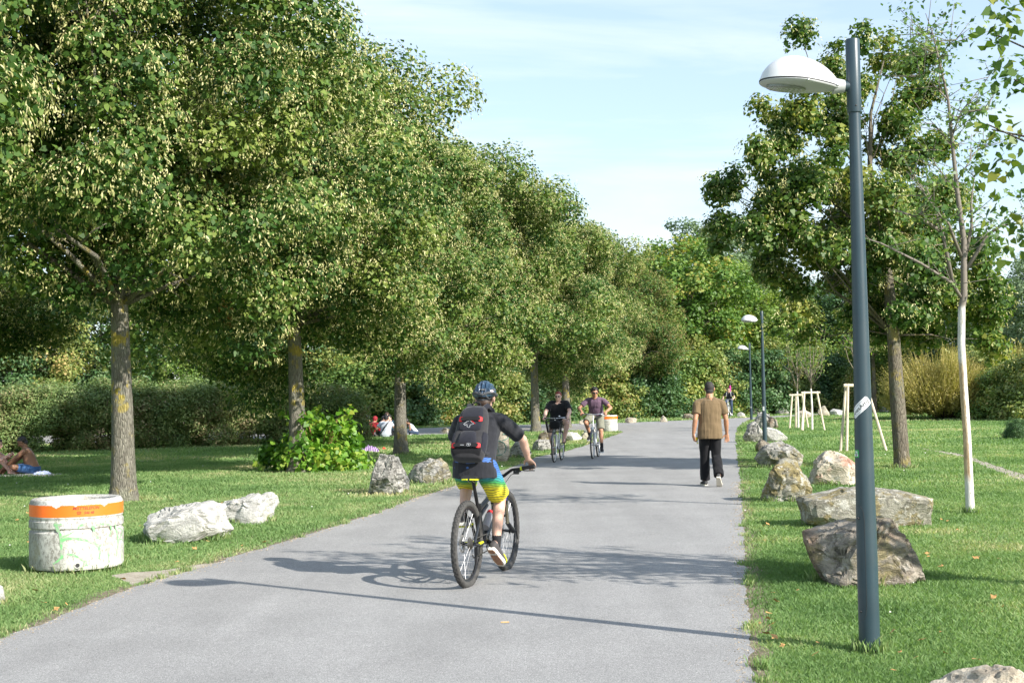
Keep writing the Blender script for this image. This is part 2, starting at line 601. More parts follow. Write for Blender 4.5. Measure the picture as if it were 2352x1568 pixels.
def grass(name, zones, mat, seed=3, mask=None):
    rs = np.random.RandomState(seed)
    VV = []; RR = []
    for (y0, y1, dens, h, w) in zones:
        wid = lambda y: .42 * y + 2.2
        area = (y1 - y0) * (wid(y0) + wid(y1))
        n = int(area * dens)
        Y = rs.uniform(y0, y1, n)
        X = rs.uniform(-1, 1, n) * wid(y1)
        k = np.abs(X) < wid(Y)
        X = X[k]; Y = Y[k]
        k = ~inside(path_poly, X, Y) & ~inside(gp, X, Y) & ~(inside(fp, X, Y) & (rs.rand(len(X)) < .9))
        X = X[k]; Y = Y[k]
        if y0 < 22:
            E = np.array([[p.x, p.y] for p in le + re_ if p.y < y1 + 2])
            dm = np.full(len(X), 9.0)
            for e in E:
                dm = np.minimum(dm, np.hypot(X - e[0], Y - e[1]))
            k = rs.rand(len(X)) < np.clip((dm - .02) / (.05 + .17 * vnoise(X, Y, 2.3, 15)), .12, 1)
            X = X[k]; Y = Y[k]
        if mask is not None:
            k = mask(X, Y, rs); X = X[k]; Y = Y[k]
        n = len(X)
        pt = vnoise(X, Y, 1.1, 5) * .6 + vnoise(X, Y, 4.0, 6) * .4
        dry = vnoise(X, Y, .35, 8) * .55 + vnoise(X, Y, 1.7, 9) * .45
        hh = h * (.45 + .9 * pt) * rs.uniform(.55, 1.35, n)
        az = rs.uniform(0, 2 * np.pi, n)
        fa = rs.uniform(0, 2 * np.pi, n)
        lean = rs.uniform(.1, 1.0, n) * hh
        ww = w * rs.uniform(.6, 1.3, n) * .5
        bx = np.cos(fa) * ww; by = np.sin(fa) * ww
        b0 = np.stack([X - bx, Y - by, np.full(n, -.002)], 1)
        b1 = np.stack([X + bx, Y + by, np.full(n, -.002)], 1)
        mx = X + np.cos(az) * lean * .35; my = Y + np.sin(az) * lean * .35
        m1 = np.stack([mx + bx * .7, my + by * .7, hh * .62], 1)
        tp = np.stack([X + np.cos(az) * lean, Y + np.sin(az) * lean, hh], 1)
        VV.append(np.stack([b0, b1, m1, tp], 1).reshape(-1, 3))
        RR.append(np.clip(.46 * (dry * 1.9 - .48) + .38 * rs.rand(n) ** 1.2, 0, 1))
    # longer tufts left standing round stones, posts and trunks
    for (cx, cy, rx, ry) in TUFTS:
        n = int(np.clip(2200 * (rx + ry) * min(1, 12 / max(cy, 4)), 34, 3000))
        low_ = .6 if rx < .03 else 1.0
        a = rs.uniform(0, 2 * np.pi, n)
        k = 1 + rs.normal(size=n) * .05 + .02
        X = cx + np.cos(a) * rx * k + rs.normal(size=n) * .03; Y = cy + np.sin(a) * ry * k + rs.normal(size=n) * .03
        k2 = vnoise(X, Y, 3.1, 77) > .38
        X = X[k2]; Y = Y[k2]; n = len(X)
        w = .0038 * max(1, cy / 9)
        hh = low_ * rs.uniform(.02, .095, n) * (1 + .5 * vnoise(X, Y, 5, 3))
        az = rs.uniform(0, 2 * np.pi, n); fa = rs.uniform(0, 2 * np.pi, n); lean = rs.uniform(.05, .6, n) * hh
        bx = np.cos(fa) * w * .5; by = np.sin(fa) * w * .5
        mx = X + np.cos(az) * lean * .3; my = Y + np.sin(az) * lean * .3
        z0 = np.full(n, -.002)
        VV.append(np.stack([np.stack([X - bx, Y - by, z0], 1), np.stack([X + bx, Y + by, z0], 1), np.stack([mx + bx * .7, my + by * .7, hh * .62], 1), np.stack([X + np.cos(az) * lean, Y + np.sin(az) * lean, hh], 1)], 1).reshape(-1, 3))
        RR.append(np.clip(.25 + .5 * rs.rand(n), 0, 1))
    nb = sum(len(r_) for r_ in RR)
    # clover heads and daisies
    n = 160
    Y = rs.uniform(7, 40, n); X = rs.uniform(-.5, .5, n) * Y
    k = ~inside(path_poly, X, Y) & (vnoise(X, Y, .8, 31) > .52)
    X = X[k]; Y = Y[k]; n = len(X)
    r_ = (.004 + .0003 * Y)[:, None]
    c = np.stack([X, Y, rs.uniform(.03, .055, n)], 1)
    VV.append(np.stack([c + r_ * np.array(q) for q in ((-1, -.3, -.6), (1, -.3, -.6), (.8, .3, .7), (-.8, .3, .7))], 1).reshape(-1, 3))
    RR.append(rs.rand(n))
    me = np_mesh(name, np.concatenate(VV), 4, np.concatenate(RR), matidx=np.r_[np.zeros(nb, int), np.ones(n, int)])
    o = link_mesh(name, me, [mat, M_CLOVER])
    return tag(o, 'short mown grass with dry straw patches on the lawns', 'grass', kind='stuff')


M_BLADE = leaf_mat('grass_blade', [(.05, (.115, .20, .072)), (.32, (.175, .28, .105)), (.55, (.25, .335, .14)), (.72, (.38, .39, .21)), (.92, (.62, .55, .35))], .34, .6, .2, .3)
M_CLOVER = simple('clover_flower', (.55, .55, .50), .8)
# ================================================================== vegetation
def unit(a):
    return a / np.maximum(np.linalg.norm(a, axis=1, keepdims=True), 1e-9)


def rdir(rs, n):
    return unit(rs.normal(size=(n, 3)))


def leaf_polys(pos, nrm, axis, L, W, k=4):
    """n leaves: base at pos, pointing along axis, facing nrm"""
    ax = unit(axis)
    side = unit(np.cross(nrm, ax))
    L = L[:, None]; W = W[:, None] * .5
    n2 = unit(np.cross(ax, side))
    if k == 4:
        q = [pos, pos + ax * L * .42 - side * W + n2 * W * .25, pos + ax * L, pos + ax * L * .42 + side * W + n2 * W * .25]
    else:
        q = [pos + ax * L * .08, pos - side * W * .75 + ax * L * .05 + n2 * W * .2, pos - side * W + ax * L * .38 + n2 * W * .25, pos + ax * L - n2 * L * .08,
             pos + side * W + ax * L * .38 + n2 * W * .25, pos + side * W * .75 + ax * L * .05 + n2 * W * .2]
    return np.stack(q, 1)


def foliage(name, clumps, per, leaf, mats, parent, seed, k=4, droop=.5, bract=0.0, flat=.75, dens_pow=.5, bract_len=.11, leafw=.85, bright=0.0, outward=.55, rnd_spread=.5):
    rs = np.random.RandomState(seed)
    C = np.asarray(clumps, float)
    nC = len(C)
    wgt = C[:, 3] ** 2
    cnt = np.maximum(3, (per * wgt / wgt.mean() * rs.uniform(.7, 1.3, nC))).astype(int)
    idx = np.repeat(np.arange(nC), cnt)
    n = len(idx)
    d = rdir(rs, n)
    rr = rs.rand(n) ** dens_pow
    off = d * rr[:, None] * C[idx, 3][:, None]
    off[:, 2] *= flat
    # jagged clump surfaces: sub-sprays
    pos = C[idx, :3] + off + rs.normal(size=(n, 3)) * leaf * .3
    ctr = C[:, :3].mean(0)
    out = unit(pos - ctr)
    nrm = unit(d * outward + out * .25 + np.array([0, 0, .55]) + rs.normal(size=(n, 3)) * .55)
    axis = unit(np.cross(nrm, rs.normal(size=(n, 3)))) + np.array([0, 0, -droop])
    axis = axis - nrm * (axis * nrm).sum(1, keepdims=True)
    L = leaf * rs.uniform(.5, 1.35, n)
    V = leaf_polys(pos, nrm, axis, L, L * leafw, k)
    cr = rs.rand(nC)
    rnd = np.clip(.5 + (rs.rand(n) - .5) * rnd_spread * 1.4 + (cr[idx] - .5) * rnd_spread + bright, 0, 1)
    mi = np.zeros(n, int)
    if bract > 0:
        nb = int(n * bract / 5)
        j = rs.randint(0, n, nb)
        w = rr[j] > .62
        j = j[w & ((d[j, 2] > -.8))]
        # sprays of pale bracts and seed clusters, some clumps richer than others
        rich = rs.rand(nC) ** .7
        j = j[rs.rand(len(j)) < .35 + .65 * rich[idx[j]]]
        j = np.repeat(j, 6)
        nb = len(j)
        base = pos[j] + d[j] * .05 + rs.normal(size=(nb, 3)) * leaf * .42
        bax = unit(np.stack([rs.normal(size=nb) * .42, rs.normal(size=nb) * .42, -np.ones(nb)], 1) + d[j] * .35)
        bn = unit(d[j] + rs.normal(size=(nb, 3)) * .7)
        bn = unit(bn - bax * (bn * bax).sum(1, keepdims=True))
        bl = bract_len * rs.uniform(.4, 1.05, nb)
        small = rs.rand(nb) < .55
        bw = bl * .24
        bl = np.where(small, leaf * .36, bl)
        bw = np.where(small, leaf * .3, bw)
        base = np.where(small[:, None], base + bax * bract_len * .8, base)
        VB = leaf_polys(base, bn, bax, bl, bw, 4)
        if k != 4:
            pad = np.repeat(VB[:, :1], k - 4, 1)
            VB = np.concatenate([VB[:, :1], VB[:, 1:2], VB[:, 1:2] * .5 + VB[:, 2:3] * .5, VB[:, 2:3], VB[:, 2:3] * .5 + VB[:, 3:4] * .5, VB[:, 3:4]], 1)
        V = np.concatenate([V, VB]); rnd = np.concatenate([rnd, rs.rand(nb)]); mi = np.concatenate([mi, np.where(small, 1, 1)])
    me = np_mesh(name, V.reshape(-1, 3), k, rnd, matidx=mi)
    return link_mesh(name, me, mats, parent)


def limbs_mb(mb, H, r0, targets, seed, top_r=.3, lo=.33, flare=1.3, wob=.06, n=10, base_pts=None, minr=.008, mid_sag=.1, lr=(.3, .5)):
    r = random.Random(seed)
    if base_pts is None:
        pts = []
        rad = []
        m = 9
        ph = r.uniform(0, 6)
        for i in range(m + 1):
            t = i / m
            pts.append(Vector((math.sin(ph + t * 3) * wob * t * 2, math.cos(ph * 1.3 + t * 2.5) * wob * t * 2, t * H)))
            rad.append(r0 * ((1 - t) * (1 - top_r) + top_r))
        pts.insert(0, Vector((0, 0, -.15))); rad.insert(0, r0 * flare * 1.05)
        pts[1] = Vector((0, 0, .02)); rad[1] = r0 * flare
        pts.insert(2, Vector((0, 0, .28))); rad.insert(2, r0 * 1.06)
    else:
        pts, rad = base_pts
    mb.tube(pts, rad, n)
    for T in targets:
        T = Vector(T)
        hz = max(lo * H, min(T.z * r.uniform(.5, .8), H * .96))
        k = min(range(len(pts)), key=lambda i: abs(pts[i].z - hz))
        a = pts[k]
        ra = rad[k] * r.uniform(*lr)
        L = (T - a).length
        p1 = a + (T - a) * .35 + Vector((r.uniform(-1, 1), r.uniform(-1, 1), r.uniform(.2, 1))) * L * .08
        p2 = a + (T - a) * .7 + Vector((r.uniform(-1, 1), r.uniform(-1, 1), r.uniform(-.2, 1))) * L * mid_sag
        mb.tube([a, p1, p2, T], [ra, ra * .7, ra * .42, minr], 6)
        for _ in range(2):
            q = p1.lerp(p2, r.random())
            e = q + Vector((r.uniform(-1, 1), r.uniform(-1, 1), r.uniform(-.6, 1))).normalized() * L * r.uniform(.18, .32)
            mb.tube([q, q.lerp(e, .5) + Vector((0, 0, .05)), e], [ra * .4, ra * .25, minr * .7], 5)


def bark_mat(name, a, b_, lichen=.5, scale=1.0, lic=(.42, .33, .05)):
    m, nt, b = new_mat(name)
    oc = objco(nt)
    st = nd(nt, 'ShaderNodeMapping', {'Vector': oc, 'Scale': (16 * scale, 16 * scale, 2.4 * scale)}).outputs[0]
    n1 = noise_n(nt, st, 1.6, 6, .7, .6)
    v = nd(nt, 'ShaderNodeTexVoronoi', {'Vector': mixc(nt, .35, st, nd(nt, 'ShaderNodeTexNoise', {'Vector': st, 'Scale': 1.5, 'Detail': 4}).outputs['Color'], 'ADD'), 'Scale': 2.6}, feature='DISTANCE_TO_EDGE').outputs['Distance']
    c = ramp(nt, n1, [(.3, a), (.7, b_)])
    c = mixc(nt, ramp(nt, v, [(.0, .55), (.10, 0)]), c, tuple(q * .35 for q in a))
    n2 = noise_n(nt, oc, 1.4, 5, .7)
    c = mixc(nt, ramp(nt, n2, [(.5, 0), (.62, .5)]), c, (.23, .24, .17))
    if lichen:
        n3 = noise_n(nt, nd(nt, 'ShaderNodeMapping', {'Vector': oc, 'Scale': (1, 1, .7), 'Location': (5, 2, 1)}).outputs[0], 5.5, 4, .6)
        n4 = noise_n(nt, oc, 1.3, 3)
        mm = nd(nt, 'ShaderNodeMath', {0: ramp(nt, n3, [(.54, 0), (.60, 1)]), 1: ramp(nt, n4, [(.42, 0), (.58, 1)])}, operation='MULTIPLY').outputs[0]
        mm = nd(nt, 'ShaderNodeMath', {0: mm, 1: lichen}, operation='MULTIPLY').outputs[0]
        c = mixc(nt, mm, c, lic)
    nt.links.new(c, b.inputs['Base Color'])
    b.inputs['Roughness'].default_value = .95
    b.inputs['Specular IOR Level'].default_value = .15
    h = nd(nt, 'ShaderNodeMath', {0: n1, 1: ramp(nt, v, [(0, 0), (.2, 1)])}, operation='ADD').outputs[0]
    nt.links.new(nd(nt, 'ShaderNodeBump', {'Height': h, 'Strength': .9, 'Distance': .02}).outputs[0], b.inputs['Normal'])
    return m


M_BARK = bark_mat('linden_bark', (.15, .135, .11), (.30, .285, .235), .85)
M_BARK2 = bark_mat('dark_bark', (.10, .08, .06), (.22, .19, .15), .3)
M_TWIG = simple('twig', (.13, .095, .075), .8, var=.3)
M_LINDEN = leaf_mat('linden_leaf', [(.08, (.026, .070, .012)), (.4, (.058, .122, .022)), (.65, (.108, .175, .034)), (.92, (.19, .24, .052))], .2, .55, .28, .4)
M_BRACT = leaf_mat('linden_bract', [(.1, (.27, .27, .10)), (.5, (.47, .45, .20)), (.9, (.70, .66, .36))], .25, .7, .2, .6)
M_BRACT_BROWN = leaf_mat('dry_bract', [(.1, (.20, .15, .06)), (.5, (.32, .26, .11)), (.9, (.45, .38, .18))], .25, .7, .2, .6)
M_RLEAF = leaf_mat('loose_linden_leaf', [(.08, (.038, .09, .014)), (.45, (.075, .145, .022)), (.75, (.14, .20, .036)), (.95, (.28, .29, .06))], .3, .5, .35, .4)


def egg_clumps(seed, n, R, zc, up, dn, r0=.42, r1=.75, inner=.22, lump=.10, droop=0.0, masses=0.0, back=0.0):
    rs = np.random.RandomState(seed)
    out = []
    ph = rs.uniform(0, 6, 6)
    i = 0
    ga = PI * (3 - math.sqrt(5))
    for i in range(n):
        z = 1 - 2 * (i + .5) / n
        a = i * ga + rs.uniform(-.15, .15)
        s = math.sqrt(1 - z * z)
        f = rs.uniform(.86, 1.0) if rs.rand() > inner else rs.uniform(.35, .8)
        q_ = noise.noise(Vector((math.cos(a) * s * 1.9 + seed, math.sin(a) * s * 1.9, z * 2.1)))
        f *= 1 + masses * q_
        if masses and q_ < -.16 and f > .6: f *= .80
        f *= 1 + lump * math.sin(3 * a + ph[0] + 4 * z) + lump * .6 * math.sin(5 * a + ph[1] - 7 * z)
        x = math.cos(a) * s * R * f
        y = math.sin(a) * s * R * f
        # fuller shoulders than an ellipsoid
        zz = zc + (up if z > 0 else dn) * math.copysign(abs(z) ** .85, z) * f
        hx = math.hypot(x, y) / R
        zz -= droop * max(0, hx - .45) + back * max(0, y / R) * (1 if z < .3 else 0)
        out.append((x, y, zz, rs.uniform(r0, r1)))
    return out


def build_linden(name, seed, n=190, per=540, R=4.0, zc=6.1, up=3.2, dn=3.1, leaf=.095, H=7.2, r0=.20, bmat=None, bract=1.75, k=4, droop=.25, back=0.0):
    root = empty(name)
    cl = egg_clumps(seed, n, R - .62, zc, up, dn, .42, .92, droop=droop, masses=.48, back=back)
    mb = MB()
    tg = random.Random(seed).sample([c for c in cl if c[2] > 3.2], 34)
    limbs_mb(mb, H, r0, [c[:3] for c in tg], seed, lo=.50)
    mb.build('trunk', M_BARK, root, sharp=0)
    foliage('crown', cl, per, leaf, [M_LINDEN, bmat or M_BRACT], root, seed, k=k, bract=bract, dens_pow=.36, flat=.75)
    return root


def avenue_spot(u, Yd, dx=0):
    return Vector((-6.5 + (Yd - 22.6) * .2270, Yd, 0))


GA = 'linden avenue along the left lawn'
lin_a = build_linden('linden_tree', 11, k=6, n=200, per=560, zc=6.5, up=3.0, dn=2.8, back=1.9)
lin_b = build_linden('linden_tree', 12, n=200, per=530, R=4.1, zc=6.1, up=3.1, dn=3.1, leaf=.10, back=1.6)
lin_c = build_linden('linden_tree', 13, n=165, per=430, R=4.0, zc=5.8, up=4.1, dn=3.5, leaf=.115, bmat=M_BRACT_BROWN, bract=1.8, r0=.17)
b1 = G(284, 1152); b3 = G(921, 1045); b5 = G(1231, 992)
step = (b3 - b1) / 2
b2 = b1 + step; b4 = b3 + step
lin_a.location = b1
tag(lin_a, 'nearest avenue linden with lichen-spotted trunk just behind the concrete bin', 'tree', GA)
lin_b.location = b2; lin_b.rotation_euler.z = 1.0
tag(lin_b, 'second avenue linden rising out of the leafy sprout bush', 'tree', GA)
t3 = tag(copy_tree(lin_a, b3, 3.7, (.95, .95, .93)), 'avenue linden behind the pointed rock, its dark trunk beside the picnic group', 'tree', GA)
t4 = tag(copy_tree(lin_b, b4, 3.6, (1.04, 1.04, 1.02)), 'avenue linden whose trunk shows just above the helmeted cyclist', 'tree', GA)
t5 = tag(copy_tree(lin_a, b5, 4.9, (1.0, 1.0, .97)), 'avenue linden with yellow-stained trunk between the helmeted cyclist and red-haired woman', 'tree', GA)
b6 = G(1302, 983)
t6 = tag(copy_tree(lin_b, b6, .4, (.95, .95, .93)), 'avenue linden standing behind the red-haired woman on the bicycle', 'tree', GA)
lin_c.location = P(1418, 930, 78).xy.to_3d(); lin_c.scale = (.98, .98, .98)
tag(lin_c, 'browning linden at the far end of the avenue beyond the cross path', 'tree', GA)
# one more of the row, standing before the picture edge: only its branches reach in
t0 = tag(copy_tree(lin_a, b1 - step * .98 + Vector((-1.6, 0.4, 0)), 1.57, (1, 1, 1.1)), 'linden at the left edge of the photo whose boughs hang in from above', 'tree', GA)

tt = tag(copy_tree(lin_b, Vector((-14.6, 33.5, 0)), 2.2, (1.0, 1.0, .9)), 'shaded linden behind the nearest one, its trunk beyond the left edge', 'tree')
# a bunch of dried orange leaves in the second tree
cl = [tuple(P(518, 690 + i * 16, b2.y - 4.1)) + (.13,) for i in range(4)]
M_DRY = leaf_mat('withered_leaf', [(.1, (.30, .10, .04)), (.5, (.45, .18, .08)), (.9, (.55, .28, .12))], .2, .7, .2, 1)
dry = foliage('withered_branch', [(c[0], c[1], c[2], c[3]) for c in cl], 45, .09, [M_DRY], None, 5, droop=1.2)
mb = MB()
pp = [Vector(c[:3]) for c in cl]
mb.tube([P(505, 640, b2.y - 3.4), pp[0], pp[-1]], [.02, .012, .006], 5)
dr_root = empty('hanging_dead_branch', pp[0])
tag(dr_root, 'small withered orange branch hanging in the crown of the second linden', 'branch')
for o_ in (dry, mb.build('twig', M_TWIG)):
    o_.parent = dr_root
    o_.location = -pp[0]


# ------------------------------------------------------------------ the loose linden on the right
def lobes(L, Y, spread, seed, rmin=.28, rmax=.5, dens=1.0):
    rs = random.Random(seed)
    out = []
    for (u, v, r) in L:
        c = P(u, v, Y + rs.uniform(-1, 1) * spread)
        R = r / FPX * Y
        n = max(2, int(dens * 9 * (R / .6) ** 2))
        for _ in range(n):
            d = Vector((rs.gauss(0, 1), rs.gauss(0, 1), rs.gauss(0, 1))).normalized() * R * rs.random() ** .4
            out.append((c.x + d.x * .9, c.y + d.y * 1.3, c.z + d.z * .85, rs.uniform(rmin, rmax) * min(1, .5 + R)))
    return out


rt = G(2073, 1075)
RL = [(1835, 92, 42), (1985, 95, 38), (2040, 130, 55), (2100, 150, 45), (1930, 130, 30), (1960, 200, 60), (2120, 240, 50), (1860, 185, 25), (1830, 250, 60), (1755, 270, 40), (1900, 270, 50),
      (1740, 330, 42), (1800, 330, 50), (1690, 420, 38), (1655, 440, 25), (1760, 410, 45), (1670, 520, 36), (1650, 565, 20), (1730, 545, 50), (1800, 480, 60), (1870, 400, 60), (1930, 420, 50), (1790, 600, 55),
      (1860, 560, 70), (1940, 520, 75), (2020, 460, 60), (2080, 380, 55), (2150, 340, 45), (2100, 470, 60), (2160, 420, 45), (1820, 680, 45), (1800, 745, 38), (1850, 765, 22), (1910, 650, 45), (1990, 600, 75), (2060, 560, 75), (2140, 540, 70),
      (2200, 480, 45), (2220, 590, 60), (2040, 680, 60), (2110, 650, 65), (2180, 680, 50), (2000, 700, 45), (2080, 740, 40), (2250, 660, 45), (2290, 720, 45), (2270, 780, 30), (1980, 300, 35), (2060, 270, 45), (1990, 740, 40), (2060, 730, 50), (2130, 730, 45), (2040, 610, 60), (1920, 610, 55), (2140, 600, 55), (1960, 430, 50), (2080, 300, 40), (1900, 330, 40), (2020, 360, 40), (1830, 540, 45), (2040, 765, 34), (2100, 768, 34), (2005, 765, 28), (2075, 720, 50), (2060, 690, 60), (2150, 700, 45)]
rc = lobes(RL, rt.y, 1.6, 5, dens=.85)
root = empty('linden_tree', rt)
tag(root, 'loose-crowned linden with furrowed dark trunk on the right lawn behind the lamp post', 'tree')
rc_l = [(c[0] - rt.x, c[1] - rt.y, c[2], c[3]) for c in rc]
mb = MB()
main = [Vector(p) - Vector((rt.x, rt.y, 0)) for p in (P(2073, 1078, rt.y), P(2060, 900, rt.y), P(2052, 770, rt.y), P(2040, 640, rt.y), P(2020, 500, rt.y), P(1998, 380, rt.y), P(2000, 260, rt.y), P(2030, 140, rt.y))]
main[0].z = -.15
main.insert(1, Vector((0, 0, .06))); main.insert(2, main[0].lerp(main[2], .2) + Vector((0, 0, .1)))
rad = [.20, .175, .155, .145, .125, .10, .075, .05, .03, .012]
lt = random.Random(4).sample(rc_l, 46)
for q_ in ((1835, 92), (1690, 425), (1665, 525), (1850, 765), (2270, 780), (1740, 330)):
    t_ = P(q_[0], q_[1], rt.y) - Vector((rt.x, rt.y, 0))
    lt.append(min(rc_l, key=lambda c: (c[0] - t_.x) ** 2 + (c[2] - t_.z) ** 2))
limbs_mb(mb, 8.5, .16, [c[:3] for c in lt], 9, base_pts=(main, rad), lo=.36, minr=.01, lr=(.16, .34))
mb.build('trunk', bark_mat('furrowed_bark', (.13, .11, .085), (.27, .24, .19), .45), root, sharp=0)
foliage('crown', rc_l, 285, .10, [M_RLEAF, M_BRACT], root, 21, k=6, bract=.9, dens_pow=.6, flat=.85, droop=.7)

# ------------------------------------------------------------------ near tree mostly beyond the right edge
NL = [(2300, 45, 45), (2280, 95, 28), (2340, 130, 45), (2325, 180, 20), (2335, 320, 40), (2275, 300, 26), (2345, 400, 55), (2270, 400, 28), (2330, 480, 50), (2285, 560, 22), (2350, 540, 40), (2420, 200, 90), (2450, 400, 110),
      (2500, 60, 120), (2560, 300, 140), (2620, 520, 130), (2700, 120, 160), (2800, 380, 190), (2950, 150, 190), (3000, 480, 200), (3150, 300, 200), (2720, -80, 180), (3000, -120, 200), (3300, 50, 200), (3350, 420, 190), (2500, -120, 120)]
nY = 9.6
nc = lobes(NL, nY, .55, 8, rmin=.16, rmax=.3, dens=.85)
nb_ = Vector((6.3, nY, 0))
root = empty('linden_tree', nb_)
tag(root, 'near tree outside the right edge, only its big-leaved drooping twigs in view', 'tree')
ncl = [(c[0] - nb_.x, c[1] - nb_.y, c[2], c[3]) for c in nc]
mb = MB()
limbs_mb(mb, 5.6, .12, [c[:3] for c in random.Random(2).sample(ncl, 40)], 3, minr=.005, mid_sag=.03)
mb.build('trunk', M_BARK2, root, sharp=0)
foliage('crown', ncl, 34, .072, [M_RLEAF, M_BRACT], root, 31, k=6, bract=.0, dens_pow=.45, flat=1.0, droop=1.1)

# ------------------------------------------------------------------ young white-painted tree
yb = G(2230, 1180)
yY = yb.y
root = empty('young_tree', yb)
tag(root, 'slender young tree with white-painted split trunk and sparse crown on the right lawn', 'tree')
loc = lambda p: Vector(p) - Vector((yb.x, yb.y, 0))
m, nt, b = new_mat('limewashed_bark')
oc = objco(nt)
sep = nd(nt, 'ShaderNodeSeparateXYZ', {'Vector': oc})
n = noise_n(nt, nd(nt, 'ShaderNodeMapping', {'Vector': oc, 'Scale': (20, 20, 4)}).outputs[0], 1.5, 5, .7)
white = ramp(nt, n, [(.3, (.36, .34, .30)), (.5, (.60, .585, .54)), (.7, (.70, .69, .65))])
v = nd(nt, 'ShaderNodeTexVoronoi', {'Vector': nd(nt, 'ShaderNodeMapping', {'Vector': oc, 'Scale': (14, 14, 5)}).outputs[0], 'Scale': 2.0}).outputs['Distance']
white = mixc(nt, ramp(nt, v, [(.1, .8), (.2, 0)]), white, (.12, .09, .07))
# bare split wood on the left front side
g1 = nd(nt, 'ShaderNodeMath', {0: sep.outputs['X'], 1: nd(nt, 'ShaderNodeMath', {0: sep.outputs['Z'], 1: -.034}, operation='MULTIPLY').outputs[0]}, operation='SUBTRACT').outputs[0]
g1 = nd(nt, 'ShaderNodeMath', {0: g1, 1: nd(nt, 'ShaderNodeMath', {0: n, 1: .05}, operation='MULTIPLY').outputs[0]}, operation='ADD').outputs[0]
side = ramp(nt, g1, [(.030, 1), (.040, 0)])
zr = ramp(nt, nd(nt, 'ShaderNodeMath', {0: sep.outputs['Z'], 1: .25}, operation='MULTIPLY').outputs[0], [(.10, 0), (.13, 1), (.47, 1), (.50, 0)])
wood = ramp(nt, n, [(.3, (.20, .12, .06)), (.6, (.55, .42, .26))])
c = mixc(nt, nd(nt, 'ShaderNodeMath', {0: side, 1: zr}, operation='MULTIPLY').outputs[0], white, wood)
zz = ramp(nt, nd(nt, 'ShaderNodeMath', {0: sep.outputs['Z'], 1: .25}, operation='MULTIPLY').outputs[0], [(.655, 0), (.67, 1)])
c = mixc(nt, zz, c, (.19, .165, .14))
nt.links.new(c, b.inputs['Base Color'])
b.inputs['Roughness'].default_value = .9
nt.links.new(nd(nt, 'ShaderNodeBump', {'Height': n, 'Strength': .9, 'Distance': .01}).outputs[0], b.inputs['Normal'])
M_LIME = m
mb = MB()
tr = [loc(P(u, v, yY)) for u, v in ((2230, 1183), (2228, 1160), (2221, 1000), (2213, 880), (2208, 790), (2209, 705), (2214, 680), (2214, 554), (2198, 436), (2188, 333), (2178, 231), (2157, 138), (2142, 77), (2126, 31))]
tr[0].z = -.1
mb.tube(tr, [.064, .056, .050, .048, .047, .045, .043, .036, .029, .023, .017, .012, .008, .004], 10)
BR = [[(2206, 682), (2188, 651), (2116, 605), (2024, 559), (1990, 548)], [(2188, 649), (2165, 533), (2142, 461), (2085, 395)], [(2208, 590), (2178, 513), (2157, 492), (2120, 440)], [(2165, 533), (2110, 500), (2050, 480)],
      [(2216, 625), (2270, 538), (2301, 518), (2347, 513), (2380, 500)], [(2188, 308), (2208, 256), (2250, 205), (2290, 150)], [(2214, 600), (2232, 520), (2231, 461), (2240, 400)], [(2198, 440), (2150, 380), (2120, 320)],
      [(2190, 340), (2150, 290), (2110, 250)], [(2178, 231), (2140, 190), (2110, 170)], [(2182, 280), (2220, 260), (2270, 250)], [(2157, 138), (2180, 100), (2200, 90)], [(2142, 77), (2110, 80), (2080, 100)], [(2196, 420), (2240, 350), (2270, 330)], [(2150, 120), (2120, 130), (2080, 130)]]
rs_ = random.Random(14)
yc = []
for q in BR:
    dy = rs_.uniform(-.9, .9)
    pts = [loc(P(u, v, yY + dy * i / (len(q) - 1))) for i, (u, v) in enumerate(q)]
    r0_ = .028 if q[0][1] > 500 else .012
    mb.tube(pts, [r0_ * (1 - .85 * i / (len(pts) - 1)) for i in range(len(pts))], 6)
    for k_ in range(14):
        t = rs_.random() * (len(pts) - 1)
        i = int(t)
        p = pts[i].lerp(pts[i + 1], t - i)
        e = p + Vector((rs_.uniform(-1, 1), rs_.uniform(-1, 1), rs_.uniform(-.2, 1))).normalized() * rs_.uniform(.2, .55)
        mb.tube([p, e], [.006, .003], 4)
        yc.append((e.x, e.y, e.z, rs_.uniform(.12, .22)))
        if t > 1: yc.append((p.x, p.y, p.z, .12))
mb.build('trunk', M_LIME, root, sharp=0)
M_YLEAF = leaf_mat('young_tree_leaf', [(.1, (.05, .11, .03)), (.5, (.10, .19, .05)), (.9, (.22, .30, .09))], .35, .45, .5, .8)
foliage('crown', yc, 9, .07, [M_YLEAF], root, 41, droop=1.0, dens_pow=.7, leafw=.6)


# ------------------------------------------------------------------ staked saplings
M_POST = simple('peeled_post_wood', (.60, .52, .40), .75, var=.22, vs=5, bump=.3, bs=40)
M_SAPB = simple('sapling_bark', (.24, .20, .16), .8, var=.3)
M_SAPW = simple('limewash', (.72, .70, .64), .85, var=.15)
M_SAPL = leaf_mat('sapling_leaf', [(.1, (.07, .14, .035)), (.5, (.13, .22, .05)), (.9, (.32, .32, .09))], .4, .5, .4, 1)


